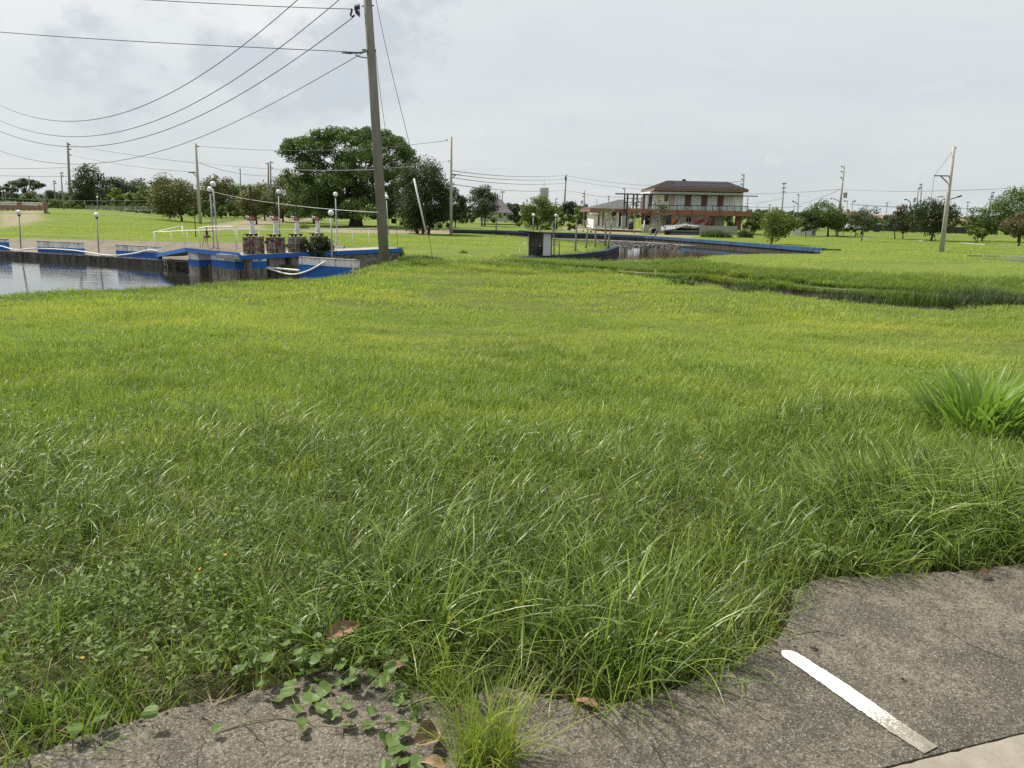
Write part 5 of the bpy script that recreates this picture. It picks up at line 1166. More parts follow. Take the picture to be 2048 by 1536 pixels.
# ------------------------------------------------------------------ wires
def wire(label, pts, Da, Db, rad=None, mat='wire', group='overhead wires between the far poles', name='overhead_wire'):
    a, b = at(*pts[0], Da), at(*pts[-1], Db); pl = Plane(a, b)
    P = np.array(pts, float); tt_ = np.concatenate([[0], np.cumsum(np.hypot(*np.diff(P, axis=0).T))])
    n = max(2, int(tt_[-1] / 22)) if len(pts) > 2 else 2
    s = np.linspace(0, tt_[-1], n + 1)
    if len(pts) > 3:
        u = np.interp(s, tt_, P[:, 0]); dg = min(3, len(pts) - 1)
        c = np.polyfit(P[:, 0] / 500, P[:, 1], dg); v = np.polyval(c, u / 500)
    else: u, v = np.interp(s, tt_, P[:, 0]), np.interp(s, tt_, P[:, 1])
    if len(pts) == 3:                                       # parabola through three points
        c = np.polyfit(P[:, 0], P[:, 1], 2); v = np.polyval(c, u)
    Q = [pl.hit(uu, vv) for uu, vv in zip(u, v)]
    D = (Da + Db) / 2
    return tag(MB().tube(Q, rad or 0.00030 * D, 5, cap=False).build(name, M[mat], None), label, 'wire', group)
GN = 'wires strung from the tall leaning pole'
D0 = DM
wire('upper straight wire running left from the insulators of the tall leaning pole', [(-120, -22), (300, 0), (500, 10.5), (701, 18)], 25, D0, .0105, group=GN)
wire('lower straight wire running left from the spool of the tall leaning pole', [(-120, 53), (0, 64), (350, 87), (727, 105)], 25, D0, .0105, group=GN)
wire('highest of the four sagging wires on the left, leaving the picture at the top', [(-90, 150), (0, 211), (66, 236), (141, 245), (220, 231), (352, 176), (483, 94), (600, 0), (690, -90)], 36, D0 - 1, .0115, group=GN)
wire('second highest of the four sagging wires on the left', [(-90, 190), (0, 235), (88, 270), (176, 276), (308, 242), (439, 176), (558, 97), (679, 0), (735, -50)], 36, D0 - .5, .0115, group=GN)
wire('third of the four sagging wires, ending at the insulators', [(-90, 215), (0, 257), (88, 288), (163, 298), (264, 281), (395, 233), (505, 171), (615, 105), (706, 34)], 36, D0, .0115, group=GN)
wire('lowest of the four sagging wires, ending at the spool', [(-90, 262), (0, 292), (44, 316), (114, 332), (176, 330), (264, 314), (395, 277), (505, 228), (615, 167), (727, 106)], 36, D0, .0095, group=GN)
gw = wire('long thin guy wire slanting down right of the tall leaning pole', [(745, -40), (752, 0), (823, 305), (862, 502), (867, 528)], D0, D0, .008, group=GN, name='guy_wire')
wire('thin guy wire close along the right side of the tall leaning pole', [(751, 100), (765, 220), (782, 343), (797, 512)], D0 + .1, D0 + .6, .007, group=GN, name='guy_wire')
tag(MB().tube([at(828, 357, D0), at(853, 470, D0)], 0.027, 8).build('guy_guard', M['hose'], None, True), 'slanting white guard tube on the lower guy wire', 'guard tube')
tag(hose('service_cable', '', [Plane(at(396, 377, PT['p2'][2]), at(752, 425, D0)).hit(u, v) for u, v in [(398, 377), (445, 388), (499, 399), (596, 412), (680, 420), (757, 425)]], 0.013, 'wire_light'), 'pale twisted service cable passing behind the sluice gates to the tall pole', 'wire')
d1, d2, d3, d4 = (PT[k_][2] for k_ in ('p1', 'p2', 'p3', 'p4'))
for lab, pts, a, b in [
    ('top wire from the leftmost tall pole to the crossarm pole', [(139, 290), (308, 316), (391, 326)], d1, d2),
    ('lower wire from the leftmost tall pole to the crossarm pole', [(140, 310), (270, 333), (389, 344)], d1, d2),
    ('long wire from the crossarm pole top towards the street lamp pole', [(396, 292), (571, 301), (894, 281)], d2, d3),
    ('wire from the crossarm pole to the tall leaning pole, middle height', [(397, 325), (572, 339), (752, 339)], d2, D0 + .3),
    ('wire from the crossarm pole down to the twin poles', [(397, 325), (483, 348), (536, 352)], d2, 112),
    ('wire from the tall pole to the street lamp pole across the myrtle', [(768, 337), (840, 331), (898, 322)], D0 + .3, d3),
    ('upper wire at the left edge reaching the leftmost tall pole', [(-40, 337), (60, 337), (134, 335)], 110, d1),
    ('lower wire at the left edge reaching the leftmost tall pole', [(-40, 350), (50, 352.5), (136, 353)], 110, d1),
    ('faint wire at the left edge running behind the trees', [(-40, 394), (60, 399), (300, 401)], 105, 112),
    ('top wire between the street lamp pole and the thin plain pole', [(903, 341), (1010, 352), (1132, 351)], d3, d4),
    ('second wire between the street lamp pole and the thin plain pole', [(905, 348), (1010, 359), (1132, 358.5)], d3, d4),
    ('third wire between the street lamp pole and the thin plain pole', [(905, 355), (1000, 366.5), (1132, 366.5)], d3, d4),
    ('lowest wire between the street lamp pole and the thin plain pole', [(904, 368), (1003, 380), (1131, 381)], d3, d4),
    ('top wire from the thin plain pole to the pole behind the house roof', [(1133, 351), (1300, 371), (1486, 362)], d4, 125),
    ('second wire from the thin plain pole to the pole behind the house roof', [(1133, 359), (1300, 379), (1485, 370)], d4, 125),
    ('lowest wire from the thin plain pole to the gate post pole', [(1132, 381), (1150, 383.5), (1168, 387)], d4, 118),
    ('wire from the gate post pole over the low wing roof', [(1168, 388), (1192, 392), (1248, 394)], 118, 112),
    ('wire between the house and the transformer pole', [(1490, 387.5), (1592, 385), (1682, 378)], 125, PT['p8'][2]),
    ('wire falling from the transformer pole to the double-armed lamp', [(1682, 378), (1640, 396), (1597, 409)], PT['p8'][2], 135),
    ('wire falling from the crossarm pole towards the house balcony', [(1564, 396), (1530, 404), (1490, 407)], 120, 125),
    ('long level wire from the transformer pole to the leaning pale pole', [(1685, 379), (1780, 382.5), (1897, 381)], PT['p8'][2], PT['p9'][2]),
    ('level wire from the leaning pale pole to the right edge', [(1898, 381), (1970, 379), (2080, 372)], PT['p9'][2], 60),
    ('low far wire crossing behind the right-hand trees', [(1700, 409), (1780, 414), (1980, 416)], 150, 150),
    ('low far wire crossing between the house and the round-crowned tree', [(1490, 414), (1540, 415), (1605, 413)], 150, 150),
    ('far wire right of the double-armed lamp over the trees', [(1706, 408), (1760, 412), (1838, 413)], 150, 118),
    ('hanging wire under the bracket arm of the leaning pale pole', [(1869, 352), (1862, 400), (1857, 430)], PT['p9'][2], PT['p9'][2]),
    ('stay wire from the leaning pale pole top to its bracket arm', [(1907, 300), (1888, 326), (1869, 351)], PT['p9'][2], PT['p9'][2])]:
    wire(lab, pts, a, b, mat='wire_pale', rad=0.00024 * (a + b) / 2)

# ------------------------------------------------------------------ the house under construction
DH = 98.0
hs = thing('house', 'two-storey house with orange balcony band, dark hip roof and low left wing', 'house', at(1390, 466, DH))
def hb(name, mat, u0, v0, u1, v1, D, th, parent=None, z0=None): return MB().panel(PD(D), u0, v0, u1, v1, th, z0=z0).build(name, M[mat], parent or hs)
w0 = hb('upper_wall', 'cream', 1306, 386, 1484, 421, DH, 7.5)
hb('lower_wall', 'wwall', 1302, 430, 1449, 458, DH + .5, 7.0)
hb('frieze', 'beige', 1318, 379.8, 1486, 384.5, DH - .3, 7.8)
hb('balcony_slab', 'orange', 1302, 420.5, 1503, 430.8, DH - 2.2, 10.2)
hb('balcony_slab', 'orange', 1255, 417.5, 1301.5, 426.5, DH - 1.9, 6)
hb('canopy', 'wwall', 1300, 384.7, 1487, 389, DH - .7, 8.2)
hb('canopy_edge', 'dark', 1285, 389.1, 1516, 391.0, DH - 1.0, .35)
hb('canopy_edge', 'dark', 1232, 386.8, 1284.6, 389.0, DH - 1.6, 1.0)
# hip roof
def hip(name, mat, e0, e1, r0, r1, De, dep, Dr, fmat, fth):
    a, b = at(*e0, De), at(*e1, De); z = (a[2] + b[2]) / 2; c_, d_ = at(*r0, Dr), at(*r1, Dr); zr = (c_[2] + d_[2]) / 2
    V = [(a[0], De, z), (b[0], De, z), (b[0], De + dep, z), (a[0], De + dep, z), (c_[0], Dr, zr), (d_[0], Dr, zr)]
    o = mesh_obj(name, V, [(0, 1, 5, 4), (1, 2, 5), (2, 3, 4, 5), (3, 0, 4), (3, 2, 1, 0)], M[mat], hs)
    q = MB().box8([(a[0] + .03, De + .03, z - fth), (b[0] - .03, De + .03, z - fth), (b[0] - .03, De + dep - .03, z - fth), (a[0] + .03, De + dep - .03, z - fth)],
                  [(a[0] + .03, De + .03, z - .005), (b[0] - .03, De + .03, z - .005), (b[0] - .03, De + dep - .03, z - .005), (a[0] + .03, De + dep - .03, z - .005)])
    q.build('fascia', M[fmat], o); return o, z, zr, a, b, c_, d_
rf, z_e, z_r, ea, eb, rc, rd = hip('roof', 'roof', (1309, 375), (1498, 379.5), (1334, 361.5), (1456, 363), DH - 1.5, 10.5, DH + 3.7, 'fascia', 0.30)
def on_roof(s, q):                                           # s along 0..1, q up the slope 0..1
    f0 = np.array([ea[0] + (eb[0] - ea[0]) * s, DH - 1.5, z_e]); f1 = np.array([rc[0] + (rd[0] - rc[0]) * s, DH + 3.7, z_r]); return f0 + (f1 - f0) * q + [0, -0.03, 0.05]
M['solar'] = plain('solar_panel_glass', (0.022, 0.022, 0.028), 0.6, 0.2, 1, 0.0, spec=0.1)
for row, (qa, qb, sa, sb) in enumerate([(0.60, 0.80, 0.13, 0.98), (0.30, 0.52, 0.17, 0.98)]):
    n = 9
    for i in range(n):
        s0 = sa + (sb - sa) * i / n; s1 = sa + (sb - sa) * (i + 0.96) / n
        P = [on_roof(s0, qa), on_roof(s1, qa), on_roof(s1, qb), on_roof(s0, qb)]; MB().box8([p - [0, -.02, .04] for p in P], P).build('solar_panel', M['solar'], hs)
    P = [on_roof(sa, qb + .01), on_roof(sb, qb + .01), on_roof(sb, qb + .05), on_roof(sa, qb + .05)]; MB().box8([p - [0, -.02, .04] for p in P], P).build('panel_rail', M['roof_pale'], hs)
P = [on_roof(.17, .25), on_roof(.99, .25), on_roof(.99, .29), on_roof(.17, .29)]; MB().box8([p - [0, -.02, .04] for p in P], P).build('panel_rail', M['roof_pale'], hs)
MB().tube([at(1368, 362, DH + 3.7), at(1368, 358.5, DH + 3.7)], 0.25, 8).build('roof_vent', M['dark'], hs)
# upper doors, block windows
for u0, u1 in ((1370, 1381.5), (1402.5, 1414), (1435, 1446.5)):
    d_ = hb('door', 'door', u0, 389.6, u1, 421.5, DH - .06, 0.055); MB().panel(PD(DH - .075), u0 + 1, 391.5, u1 - 1, 405, .012).build('door_panel', M['door'], d_); MB().panel(PD(DH - .075), u0 + 1, 407, u1 - 1, 420, .012).build('door_panel', M['door'], d_)
for u0, u1 in ((1348.5, 1369), (1382.5, 1401.5), (1415, 1434), (1447.5, 1466)):
    w_ = hb('window', 'glassw', u0, 390, u1, 420.5, DH - .05, 0.045); g_ = MB()
    for v in np.linspace(390.8, 419.6, 10): g_.panel(PD(DH - .07), u0, v - .3, u1, v + .3, .018)
    for u in np.linspace(u0 + .4, u1 - .4, 4): g_.panel(PD(DH - .09), u - .2, 390, u + .2, 420.4, .018)
    g_.build('grille', M['grille'], w_)
w_ = hb('window', 'glassd', 1329, 390, 1337, 402.5, DH - .05, .045); MB().panel(PD(DH - .08), 1328, 402.5, 1338, 403.4, .07).build('sill', M['cream'], w_)
hb('wall_return', 'beige', 1338, 389.5, 1348, 420.5, DH - .03, .025)
hb('opening', 'glassd', 1297, 390, 1305.5, 420, DH + .6, 6.0); hb('corner_window', 'glassw', 1293, 391, 1297, 417, DH + .4, .1)
hb('column', 'fascia', 1284.5, 390, 1289, 449, DH - .4, .35); hb('column', 'wwall', 1483, 390, 1485, 421, DH - .2, .15); hb('column', 'galv', 1494.5, 392, 1495.8, 421, DH - 1.9, .08)
hb('column', 'orange', 1472, 431, 1482.5, 460, DH - .6, .6); hb('downpipe', 'white_steel', 1283.5, 448, 1285.6, 471, DH - 1.2, .12)
# balcony railing
rl = MB().tube([at(1294, 410.2, DH - 2.0), at(1497, 412.6, DH - 2.0)], .045, 6).build('balcony_rail', M['dark'], hs)
for u in np.linspace(1296, 1497, 15): MB().tube([at(u, 421.4, DH - 2.0), at(u, 410.6 + (u - 1294) * .012, DH - 2.0)], .028, 5).build('rail_post', M['dark'], rl)
k = NT('clear_green_glass'); tr_ = k.n('ShaderNodeBsdfTransparent'); tr_.inputs[0].default_value = (0.72, 0.82, 0.76, 1); gl = k.n('ShaderNodeBsdfGlossy'); gl.inputs['Roughness'].default_value = 0.08
mx = k.n('ShaderNodeMixShader'); mx.inputs[0].default_value = 0.14; k.L(tr_.outputs[0], mx.inputs[1]); k.L(gl.outputs[0], mx.inputs[2]); M['clear'] = k.done(mx.outputs[0])
for i in range(7):
    u0 = 1297 + i * 28.5; MB().panel(PD(DH - 1.97), u0, 412.5, u0 + 27.5, 421, .012).build('glass_panel', M['clear'], rl)
for u in (1356, 1385, 1440, 1470): MB().tube([at(u, 430, DH - 2.3), at(u - 1, 403, DH - 2.3)], .02, 5).build('scaffold_tube', M['dark'], hs)
# ground floor openings
w_ = hb('window', 'glassd', 1333, 430.9, 1343, 449, DH + .44, .05); w2_ = hb('window', 'glassd', 1373, 432, 1382, 444, DH + .44, .05); MB().panel(PD(DH + .40), 1372, 444, 1383, 445, .08).build('sill', M['wwall'], w2_)
for u0, u1 in ((1372.2, 1373), (1377, 1377.8), (1382, 1382.8)): MB().panel(PD(DH + .42), u0, 432, u1, 444, .02).build('frame', M['wwall'], w2_)
hb('doorway', 'glassd', 1418, 431, 1428, 452, DH + .44, .05); hb('doorway', 'glassd', 1289.5, 431, 1301, 456, DH + 2, .1)
gt_ = hb('folding_gate', 'white_steel', 1429, 431, 1448.5, 452, DH + .40, .06)
for u in np.linspace(1429.5, 1448, 8): MB().panel(PD(DH + .35), u - .28, 431, u + .28, 452, .03).build('bar', M['dark'], gt_)
hb('wall_patch', 'beige', 1322, 431, 1332.6, 455, DH + .46, .035)
# the low wing
hb('wing_wall', 'wwall', 1187, 422, 1259, 457, DH + 1, 9)
ro, *_r = hip('wing_roof', 'roof_pale', (1180, 416.5), (1262, 418), (1240, 399), (1250, 399), DH - .6, 15, DH + 7, 'fascia', 0.42)
hb('wing_window', 'glassd', 1223.5, 424.5, 1231.5, 432, DH + .94, .05)
for u0, u1, v1 in ((1196, 1199, 452), (1238, 1242.5, 453), (1205, 1207, 452)): hb('wing_doorway', 'glassd', u0, 425, u1, v1, DH + .94, .05)
for u0, u1 in ((1233.5, 1237.5), (1211, 1214)): hb('wing_column', 'wwall', u0, 424, u1, 455, DH - .2, .3)
hb('porch_slab', 'wwall', 1182, 426, 1196, 428, DH - .8, 1.5)
# steel frame and posts beside it
sf = thing('steel_frame', 'dark unfinished steel frame standing between the wing and the house', 'steel frame', at(1262, 456, DH - 1))
for u0, u1, v0, v1 in ((1247.5, 1250, 389.2, 433), (1252.5, 1255.5, 389.2, 455), (1265.5, 1268.5, 389.2, 417), (1272.5, 1275.5, 389.2, 417)): MB().panel(PD(DH - 1.5), u0, v0, u1, v1, .18).build('upright', M['dark'], sf)
for v, u0, u1 in ((397, 1250.1, 1284), (405, 1250.1, 1284), (410, 1255.6, 1284)): MB().panel(PD(DH - 1.4), u0, v - .7, u1, v + .7, .08).build('crossbeam', M['dark'], sf)
for a, b in (((1258, 432), (1262, 400)), ((1270, 450), (1264, 395)), ((1278, 455), (1282, 398)), ((1236, 420), (1236, 398))): MB().tube([at(*a, DH - 1.8), at(*b, DH - 1.8)], .03, 5).build('tube', M['galv'], sf)
def solo(name, label, cat, mat, u0, v0, u1, v1, D, th, group=None): return tag(MB().panel(PD(D), u0, v0, u1, v1, th).build(name, M[mat], None), label, cat, group)
solo('concrete_post', 'square grey block pillar at the foot of the steel frame', 'pillar', 'conc', 1243, 432, 1251.5, 457, DH - 2, .5)
bar_ = at(1261.5, 459, DH - 3); rb = .33; root = thing('barrel', 'black barrel standing below the steel frame', 'barrel', bar_)
MB().lathe(bar_, [(rb * .9, 0), (rb, .05), (rb, .3), (rb * 1.04, .32), (rb, .34), (rb, .6), (rb * 1.04, .62), (rb, .64), (rb * .98, .88), (rb * .9, .92)], 14).build('drum', M['dark'], root, True)
MB().lathe(bar_ + [0, 0, .921], [(rb * .88, 0), (rb * .86, .02), (.02, .03)], 14).build('lid', M['hutgrey'], root)
# yard wall, tarpaulins, shed
yw_ = thing('yard_wall', 'grey concrete yard wall in front of the ground floor of the house', 'wall', at(1390, 470, DH - 4))
for i, (u0, u1, v0) in enumerate([(1287, 1302, 449.5), (1302.2, 1340, 450.5), (1340.2, 1378, 451), (1378.2, 1412, 451.5), (1412.2, 1446, 452), (1446.2, 1474, 452.4)]): MB().panel(PD(DH - 4), u0, v0, u1, 474, .18).build('wall_panel', M['grey_mould' if i in (2,) else 'conc'], yw_)
def tarp(label, mat, P, seed):
    rr3 = np.random.default_rng(seed); n = 9; V = []; P = [np.array(at(*p)) for p in P]
    for j in range(n):
        for i in range(n):
            s, q = i / (n - 1), j / (n - 1); p = (P[0] * (1 - s) + P[1] * s) * (1 - q) + (P[3] * (1 - s) + P[2] * s) * q
            V.append(p + [0, .18 * math.sin(s * 9 + q * 4) + rr3.normal(0, .05), -0.5 * math.sin(math.pi * s) * (1 - q * .4)])
    tag(mesh_obj('tarpaulin', V, [(j * n + i, j * n + i + 1, (j + 1) * n + i + 1, (j + 1) * n + i) for j in range(n - 1) for i in range(n - 1)], M[mat], smooth=True), label, 'tarpaulin', 'tarpaulins hung at the house')
DT = DH - 2.6
tarp('orange tarpaulin hanging below the balcony beside a dark window', 'tarp_o', [(1343, 430.5, DT), (1364, 429.5, DT), (1352, 447, DT), (1343, 449, DT)], 1)
tarp('sagging red tarpaulin slung below the balcony, left part', 'tarp_r', [(1384, 431, DT), (1418, 428.5, DT), (1414, 440, DT), (1384, 447, DT)], 2)
tarp('red tarpaulin bundled to the right of the slung one', 'tarp_r', [(1408, 438, DT - .2), (1420, 432, DT - .2), (1422, 445, DT - .2), (1408, 449, DT - .2)], 3)
sh = thing('lean_to_shed', 'low shed of grey corrugated sheets in front of the yard wall', 'shed', at(1350, 473, DH - 9))
def corr(u0, va0, u1, va1, D0_, D1_, vb0, vb1):
    n = 36; V = []; A, B, C_, E = at(u0, va0, D1_), at(u1, va1, D1_), at(u1 + (u1 - 1350) * .02, vb1, D0_), at(u0, vb0, D0_)
    for i in range(n + 1):
        s = i / n; dz = 0.05 * math.sin(i * math.pi / 1.5)
        V += [A * (1 - s) + B * s + [0, 0, dz], E * (1 - s) + C_ * s + [0, 0, dz]]
    return mesh_obj('roof_sheet', V, [(2 * i, 2 * i + 1, 2 * i + 3, 2 * i + 2) for i in range(n)], M['corr'], sh)
corr(1322, 452.5, 1364, 448.5, DH - 10, DH - 7, 461, 456); corr(1352, 450, 1374, 447, DH - 10.2, DH - 7, 457, 451); corr(1366, 447.5, 1397, 451.5, DH - 10, DH - 7, 451, 453.5)
mb = MB()
for u in (1330, 1352, 1364, 1380, 1396): mb.tube([at(u, 474, DH - 9.5), at(u, 453, DH - 9.5)], .07, 6)
mb.build('posts', M['dark'], sh).name = 'post_row'
for i, (u0, v0, u1, v1) in enumerate([(1332, 461, 1396, 463.5), (1345, 464, 1398, 466.5), (1340, 467, 1394, 469.5), (1350, 470, 1396, 472)]): MB().beam(at(u0, v0, DH - 9.7), at(u1, v1 - 1, DH - 9.7), .14).build('plank', M['dark' if i % 2 else 'hutgrey'], sh)
MB().panel(PD(DH - 7.2), 1330, 456, 1398, 474, .05).build('back_panel', M['black_mould'], sh)
rub = thing('concrete_ring', 'broken concrete pipe ring lying left of the corrugated shed', 'pipe ring', at(1308, 470, DH - 10)); c = at(1308, 463, DH - 10)
mb = MB(); n = 14
for i in range(n):
    a0, a1 = 2 * math.pi * i / n, 2 * math.pi * (i + 1) / n; q = lambda a, r_: (c[0] + r_ * math.cos(a), c[2] + r_ * math.sin(a))
    f = lambda a, r_, y: (q(a, r_)[0], c[1] + y, q(a, r_)[1]); mb.box8([f(a0, .34, 0), f(a1, .34, 0), f(a1, .34, .6), f(a0, .34, .6)], [f(a0, .47, 0), f(a1, .47, 0), f(a1, .47, .6), f(a0, .47, .6)])
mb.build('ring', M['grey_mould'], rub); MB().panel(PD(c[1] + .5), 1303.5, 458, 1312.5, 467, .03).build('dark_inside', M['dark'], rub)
# pale block wall, right of the lone tree
bw = thing('block_wall', 'short pale stacked-block wall right of the round-crowned tree', 'wall', ground(1615, 472)); Db = WL['block_wall'][1]
for r_i, (va, vb_) in enumerate([(456.5, 460.5), (460.8, 464.8), (465.1, 470.5)]):
    us = [1585, 1602, 1603, 1613, 1624.6] if r_i % 2 else [1585, 1594, 1602.2, 1603, 1624.6]
    for ua, ub in zip(us[:-1], us[1:]):
        if ub - ua < 2: continue
        z_ = 0.9 * (ua - 1585) / 40
        MB().panel(PD(Db), ua, va + z_, ub - .25, vb_ + z_, .5).build('block', M['white_paint'], bw)
MB().panel(PD(Db + .02), 1625, 458, 1631.5, 471, 1.5).build('end_block', M['grey_mould'], bw)
# ------------------------------------------------------------------ other far buildings
fh = thing('house', 'white house with a grey pitched roof seen behind trees left of the water tower', 'house', at(1000, 441, 135))
MB().panel(PD(135), 960, 425, 1027, 443, 8).build('wall', M['farwhite'], fh)
a, b, t0_, t1_ = at(950, 425.5, 134.2), at(1024, 425.5, 134.2), at(962, 398.5, 139.5), at(1003, 398.5, 139.5)
mesh_obj('roof', [a, b, t1_, t0_, (b[0], 145, b[2]), (a[0], 145, a[2])], [(0, 1, 2, 3), (1, 4, 2), (4, 5, 3, 2), (5, 0, 3), (0, 5, 4, 1)], M['roof_pale'], fh)
for u0, u1, v0, v1 in ((1007, 1012, 427.5, 431.5), (1014, 1016, 429, 438)): MB().panel(PD(134.94), u0, v0, u1, v1, .05).build('window', M['glassd'], fh)
wt_ = thing('water_tower', 'pale round concrete water tank on legs rising above the trees', 'water tower', at(1087.5, 440, 250)); c = at(1087.5, 394, 250); px = 250 / F; R_ = 9.3 * px
MB().lathe(c, [(R_ * .55, -2 * px), (R_ * .95, 0), (R_, 3 * px), (R_ * .97, 14 * px), (R_ * .98, 15 * px), (R_ * .93, 17.5 * px), (R_ * .2, 18.5 * px)], 20).build('tank', M['tank'], wt_, False)
MB().lathe(c, [(R_ * 1.08, -.1), (R_ * 1.08, .1)], 20).build('walkway', M['galv'], wt_)
for a_ in range(6): q = a_ * math.pi / 3 + .2; MB().tube([c + [R_ * .6 * math.cos(q), R_ * .6 * math.sin(q), -46 * px], c + [R_ * .6 * math.cos(q), R_ * .6 * math.sin(q), -1.5 * px]], .35, 6).build('leg', M['tank'], wt_)
MB().tube([c + [0, 0, 18 * px], c + [0, 0, 29 * px]], .07, 5).build('mast', M['galv'], wt_); MB().panel(PD(250 - R_ * 1.05), 1088.5, 384, 1090, 391, .2).build('ladder', M['grille'], wt_)
def smallhouse(label, u0, v0, u1, v1, vr, D, rm, wm='farwhite'):
    b_ = at((u0 + u1) / 2, v1, D); root = thing('house', label, 'house', b_, 'far houses behind the right-hand trees'); MB().panel(PD(D), u0, v0, u1, v1, 7).build('wall', M[wm], root)
    a, b, t_ = at(u0 - 2, v0, D - .8), at(u1 + 2, v0, D - .8), at((u0 + u1) / 2, vr, D + 3.5); w_ = (b[0] - a[0]) * .2
    mesh_obj('roof', [a, b, (b[0], D + 8, b[2]), (a[0], D + 8, a[2]), t_ - [w_, 0, 0], t_ + [w_, 0, 0]], [(0, 1, 5, 4), (1, 2, 5), (2, 3, 4, 5), (3, 0, 4), (3, 2, 1, 0)], M[rm], root)
    n = max(1, int((u1 - u0) / 9))
    for i in range(n): uc = u0 + (u1 - u0) * (i + .5) / n; MB().panel(PD(D - .06), uc - 1.2, v0 + 2, uc + 1.2, v0 + (v1 - v0) * .55, .05).build('window', M['glassd'], root)
smallhouse('far house with orange roof behind the orange-tinged bushy tree', 1692, 430, 1722, 446, 422, 165, 'orange_roof')
smallhouse('far pale house with flat grey roof behind the thin sparse tree', 1716, 426, 1740, 446, 424, 180, 'roof_pale')
smallhouse('far orange-roofed house right of the thin sparse tree', 1744, 438, 1772, 450, 430, 160, 'orange_roof')
smallhouse('far orange-roofed house right of the leaning pale pole', 1884, 441, 1932, 452, 434, 165, 'orange_roof')
smallhouse('far grey-roofed house glimpsed left of the broad dark green tree', 1598, 440, 1632, 452, 434, 150, 'roof_pale')
# fences
def fence(label, u0, u1, vt0, vt1, vb0, vb1, D, step, mat, cat='fence', slat=None):
    root = thing('fence', label, cat, at((u0 + u1) / 2, (vb0 + vb1) / 2, D)); mb = MB(); px = D / F
    for i, u in enumerate(np.arange(u0, u1, step)):
        s = (u - u0) / (u1 - u0); t_, b_ = vt0 + (vt1 - vt0) * s, vb0 + (vb1 - vb0) * s
        MB().tube([at(u, b_ + 1, D), at(u, t_, D)], .07, 6).build('post', M[mat], root)
    for f in (0.08, 0.92):
        MB().beam(at(u0, vt0 + (vb0 - vt0) * f, D), at(u1, vt1 + (vb1 - vt1) * f, D), .06).build('rail', M[mat], root)
    for u in np.arange(u0, u1, slat or 1.3):
        s = (u - u0) / (u1 - u0); t_, b_ = vt0 + (vt1 - vt0) * s, vb0 + (vb1 - vb0) * s; mb.beam(at(u, b_, D + .04), at(u, t_ + .5, D + .04), .035 if not slat else slat * px * .93, .02)
    o = mb.build('slats', M[mat], root); o.name = 'slat_panel'; o['kind'] = 'stuff'
fence('grey picket fence on the lawn behind the left trees', 172, 356, 411, 413.5, 419, 423, 112, 11, 'pole_light')
M['darkboard'] = plain('dark_boarding', (0.075, 0.068, 0.06), 0.9, 0.4, 3, 0.2)
fence('dark board fence behind the right-hand trees, long', 1724, 1800, 447, 450, 461, 463, 120, 14, 'darkboard', slat=2.4)
fence('dark board fence seen on both sides of the leaning pale pole', 1800, 1996, 450, 456, 463, 469, 112, 14, 'darkboard', slat=2.4)
fence('low grey wire fence in front of the dark tree by the house wing', 1166, 1186, 440, 440.5, 449.5, 450, 106, 5, 'galv')
# car
cr = thing('parked_car', 'small silver car parked in the shade below the thin sparse tree', 'car', at(1709, 461, 100)); c = at(1709, 461, 100)
prof = [(-1.0, .25), (-1.0, .62), (-.72, .72), (-.42, 1.05), (.38, 1.08), (.75, .75), (1.0, .68), (1.02, .28)]
V = [(c[0] + x * 1.15, c[1] - .7, c[2] + z) for x, z in prof] + [(c[0] + x * 1.15, c[1] + .7, c[2] + z) for x, z in prof]; n = len(prof)
mesh_obj('body', V, [tuple(range(n))[::-1], tuple(range(n, 2 * n))] + [(i, (i + 1) % n, n + (i + 1) % n, n + i) for i in range(n)], M['carpaint'], cr)
for x in (-.35, .15): MB().box((c[0] + x * 1.15, c[1] - .705, c[2] + .9), (.42, .02, .2)).build('window', M['glassd'], cr)
for x in (-.65, .65):
    for y in (-.68, .68): MB().tube([(c[0] + x * 1.15, c[1] + y - .08, c[2] + .25), (c[0] + x * 1.15, c[1] + y + .08, c[2] + .25)], .25, 12).build('wheel', M['dark'], cr)
# balustrade at the far left
DB = 92; bl = thing('balustrade', 'white balustrade on a red-brown bridge parapet at the left picture edge', 'balustrade', at(40, 424, DB))
MB().panel(PD(DB), -60, 411.0, 88, 419, .4).build('base_beam', M['brickred'], bl)
tr0 = [(-60, 403.2), (87, 405.8)]
MB().beam(at(-60, 403.0, DB + .2), at(87, 406.2, DB + .2), .22, .13).build('top_rail', M['white_steel'], bl)
for u in np.arange(-58, 87, 4.1):
    if abs(u - 39) < 3: continue
    b_ = at(u, 411, DB + .2); t_ = at(u, 403.4 + (u + 60) * .0212, DB + .2); h_ = t_[2] - b_[2]
    MB().lathe(b_, [(.06, 0), (.11, h_ * .12), (.12, h_ * .35), (.06, h_ * .65), (.05, h_ * .8), (.09, h_ * .95)], 8).build('baluster', M['white_steel'], bl)
for u in (39, 88): MB().panel(PD(DB - .05), u - 2.6, 402.4 + u * .02, u + 2.6, 419, .55).build('pier', M['brickred'], bl)
for u in np.arange(-10, 85, 11): MB().panel(PD(DB - .12), u - 1.2, 419.1, u + 1.2, 421, .5).build('corbel', M['brickred'], bl)
V = [at(88, 420, DB), at(93, 425, DB), at(96, 430, DB), at(88, 430, DB)]; V = V + [p + [0, .6, 0] for p in V]
mesh_obj('wing_wall', V, [(3, 2, 1, 0), (4, 5, 6, 7), (0, 1, 5, 4), (1, 2, 6, 5), (2, 3, 7, 6), (3, 0, 4, 7)], M['brickred'], bl)
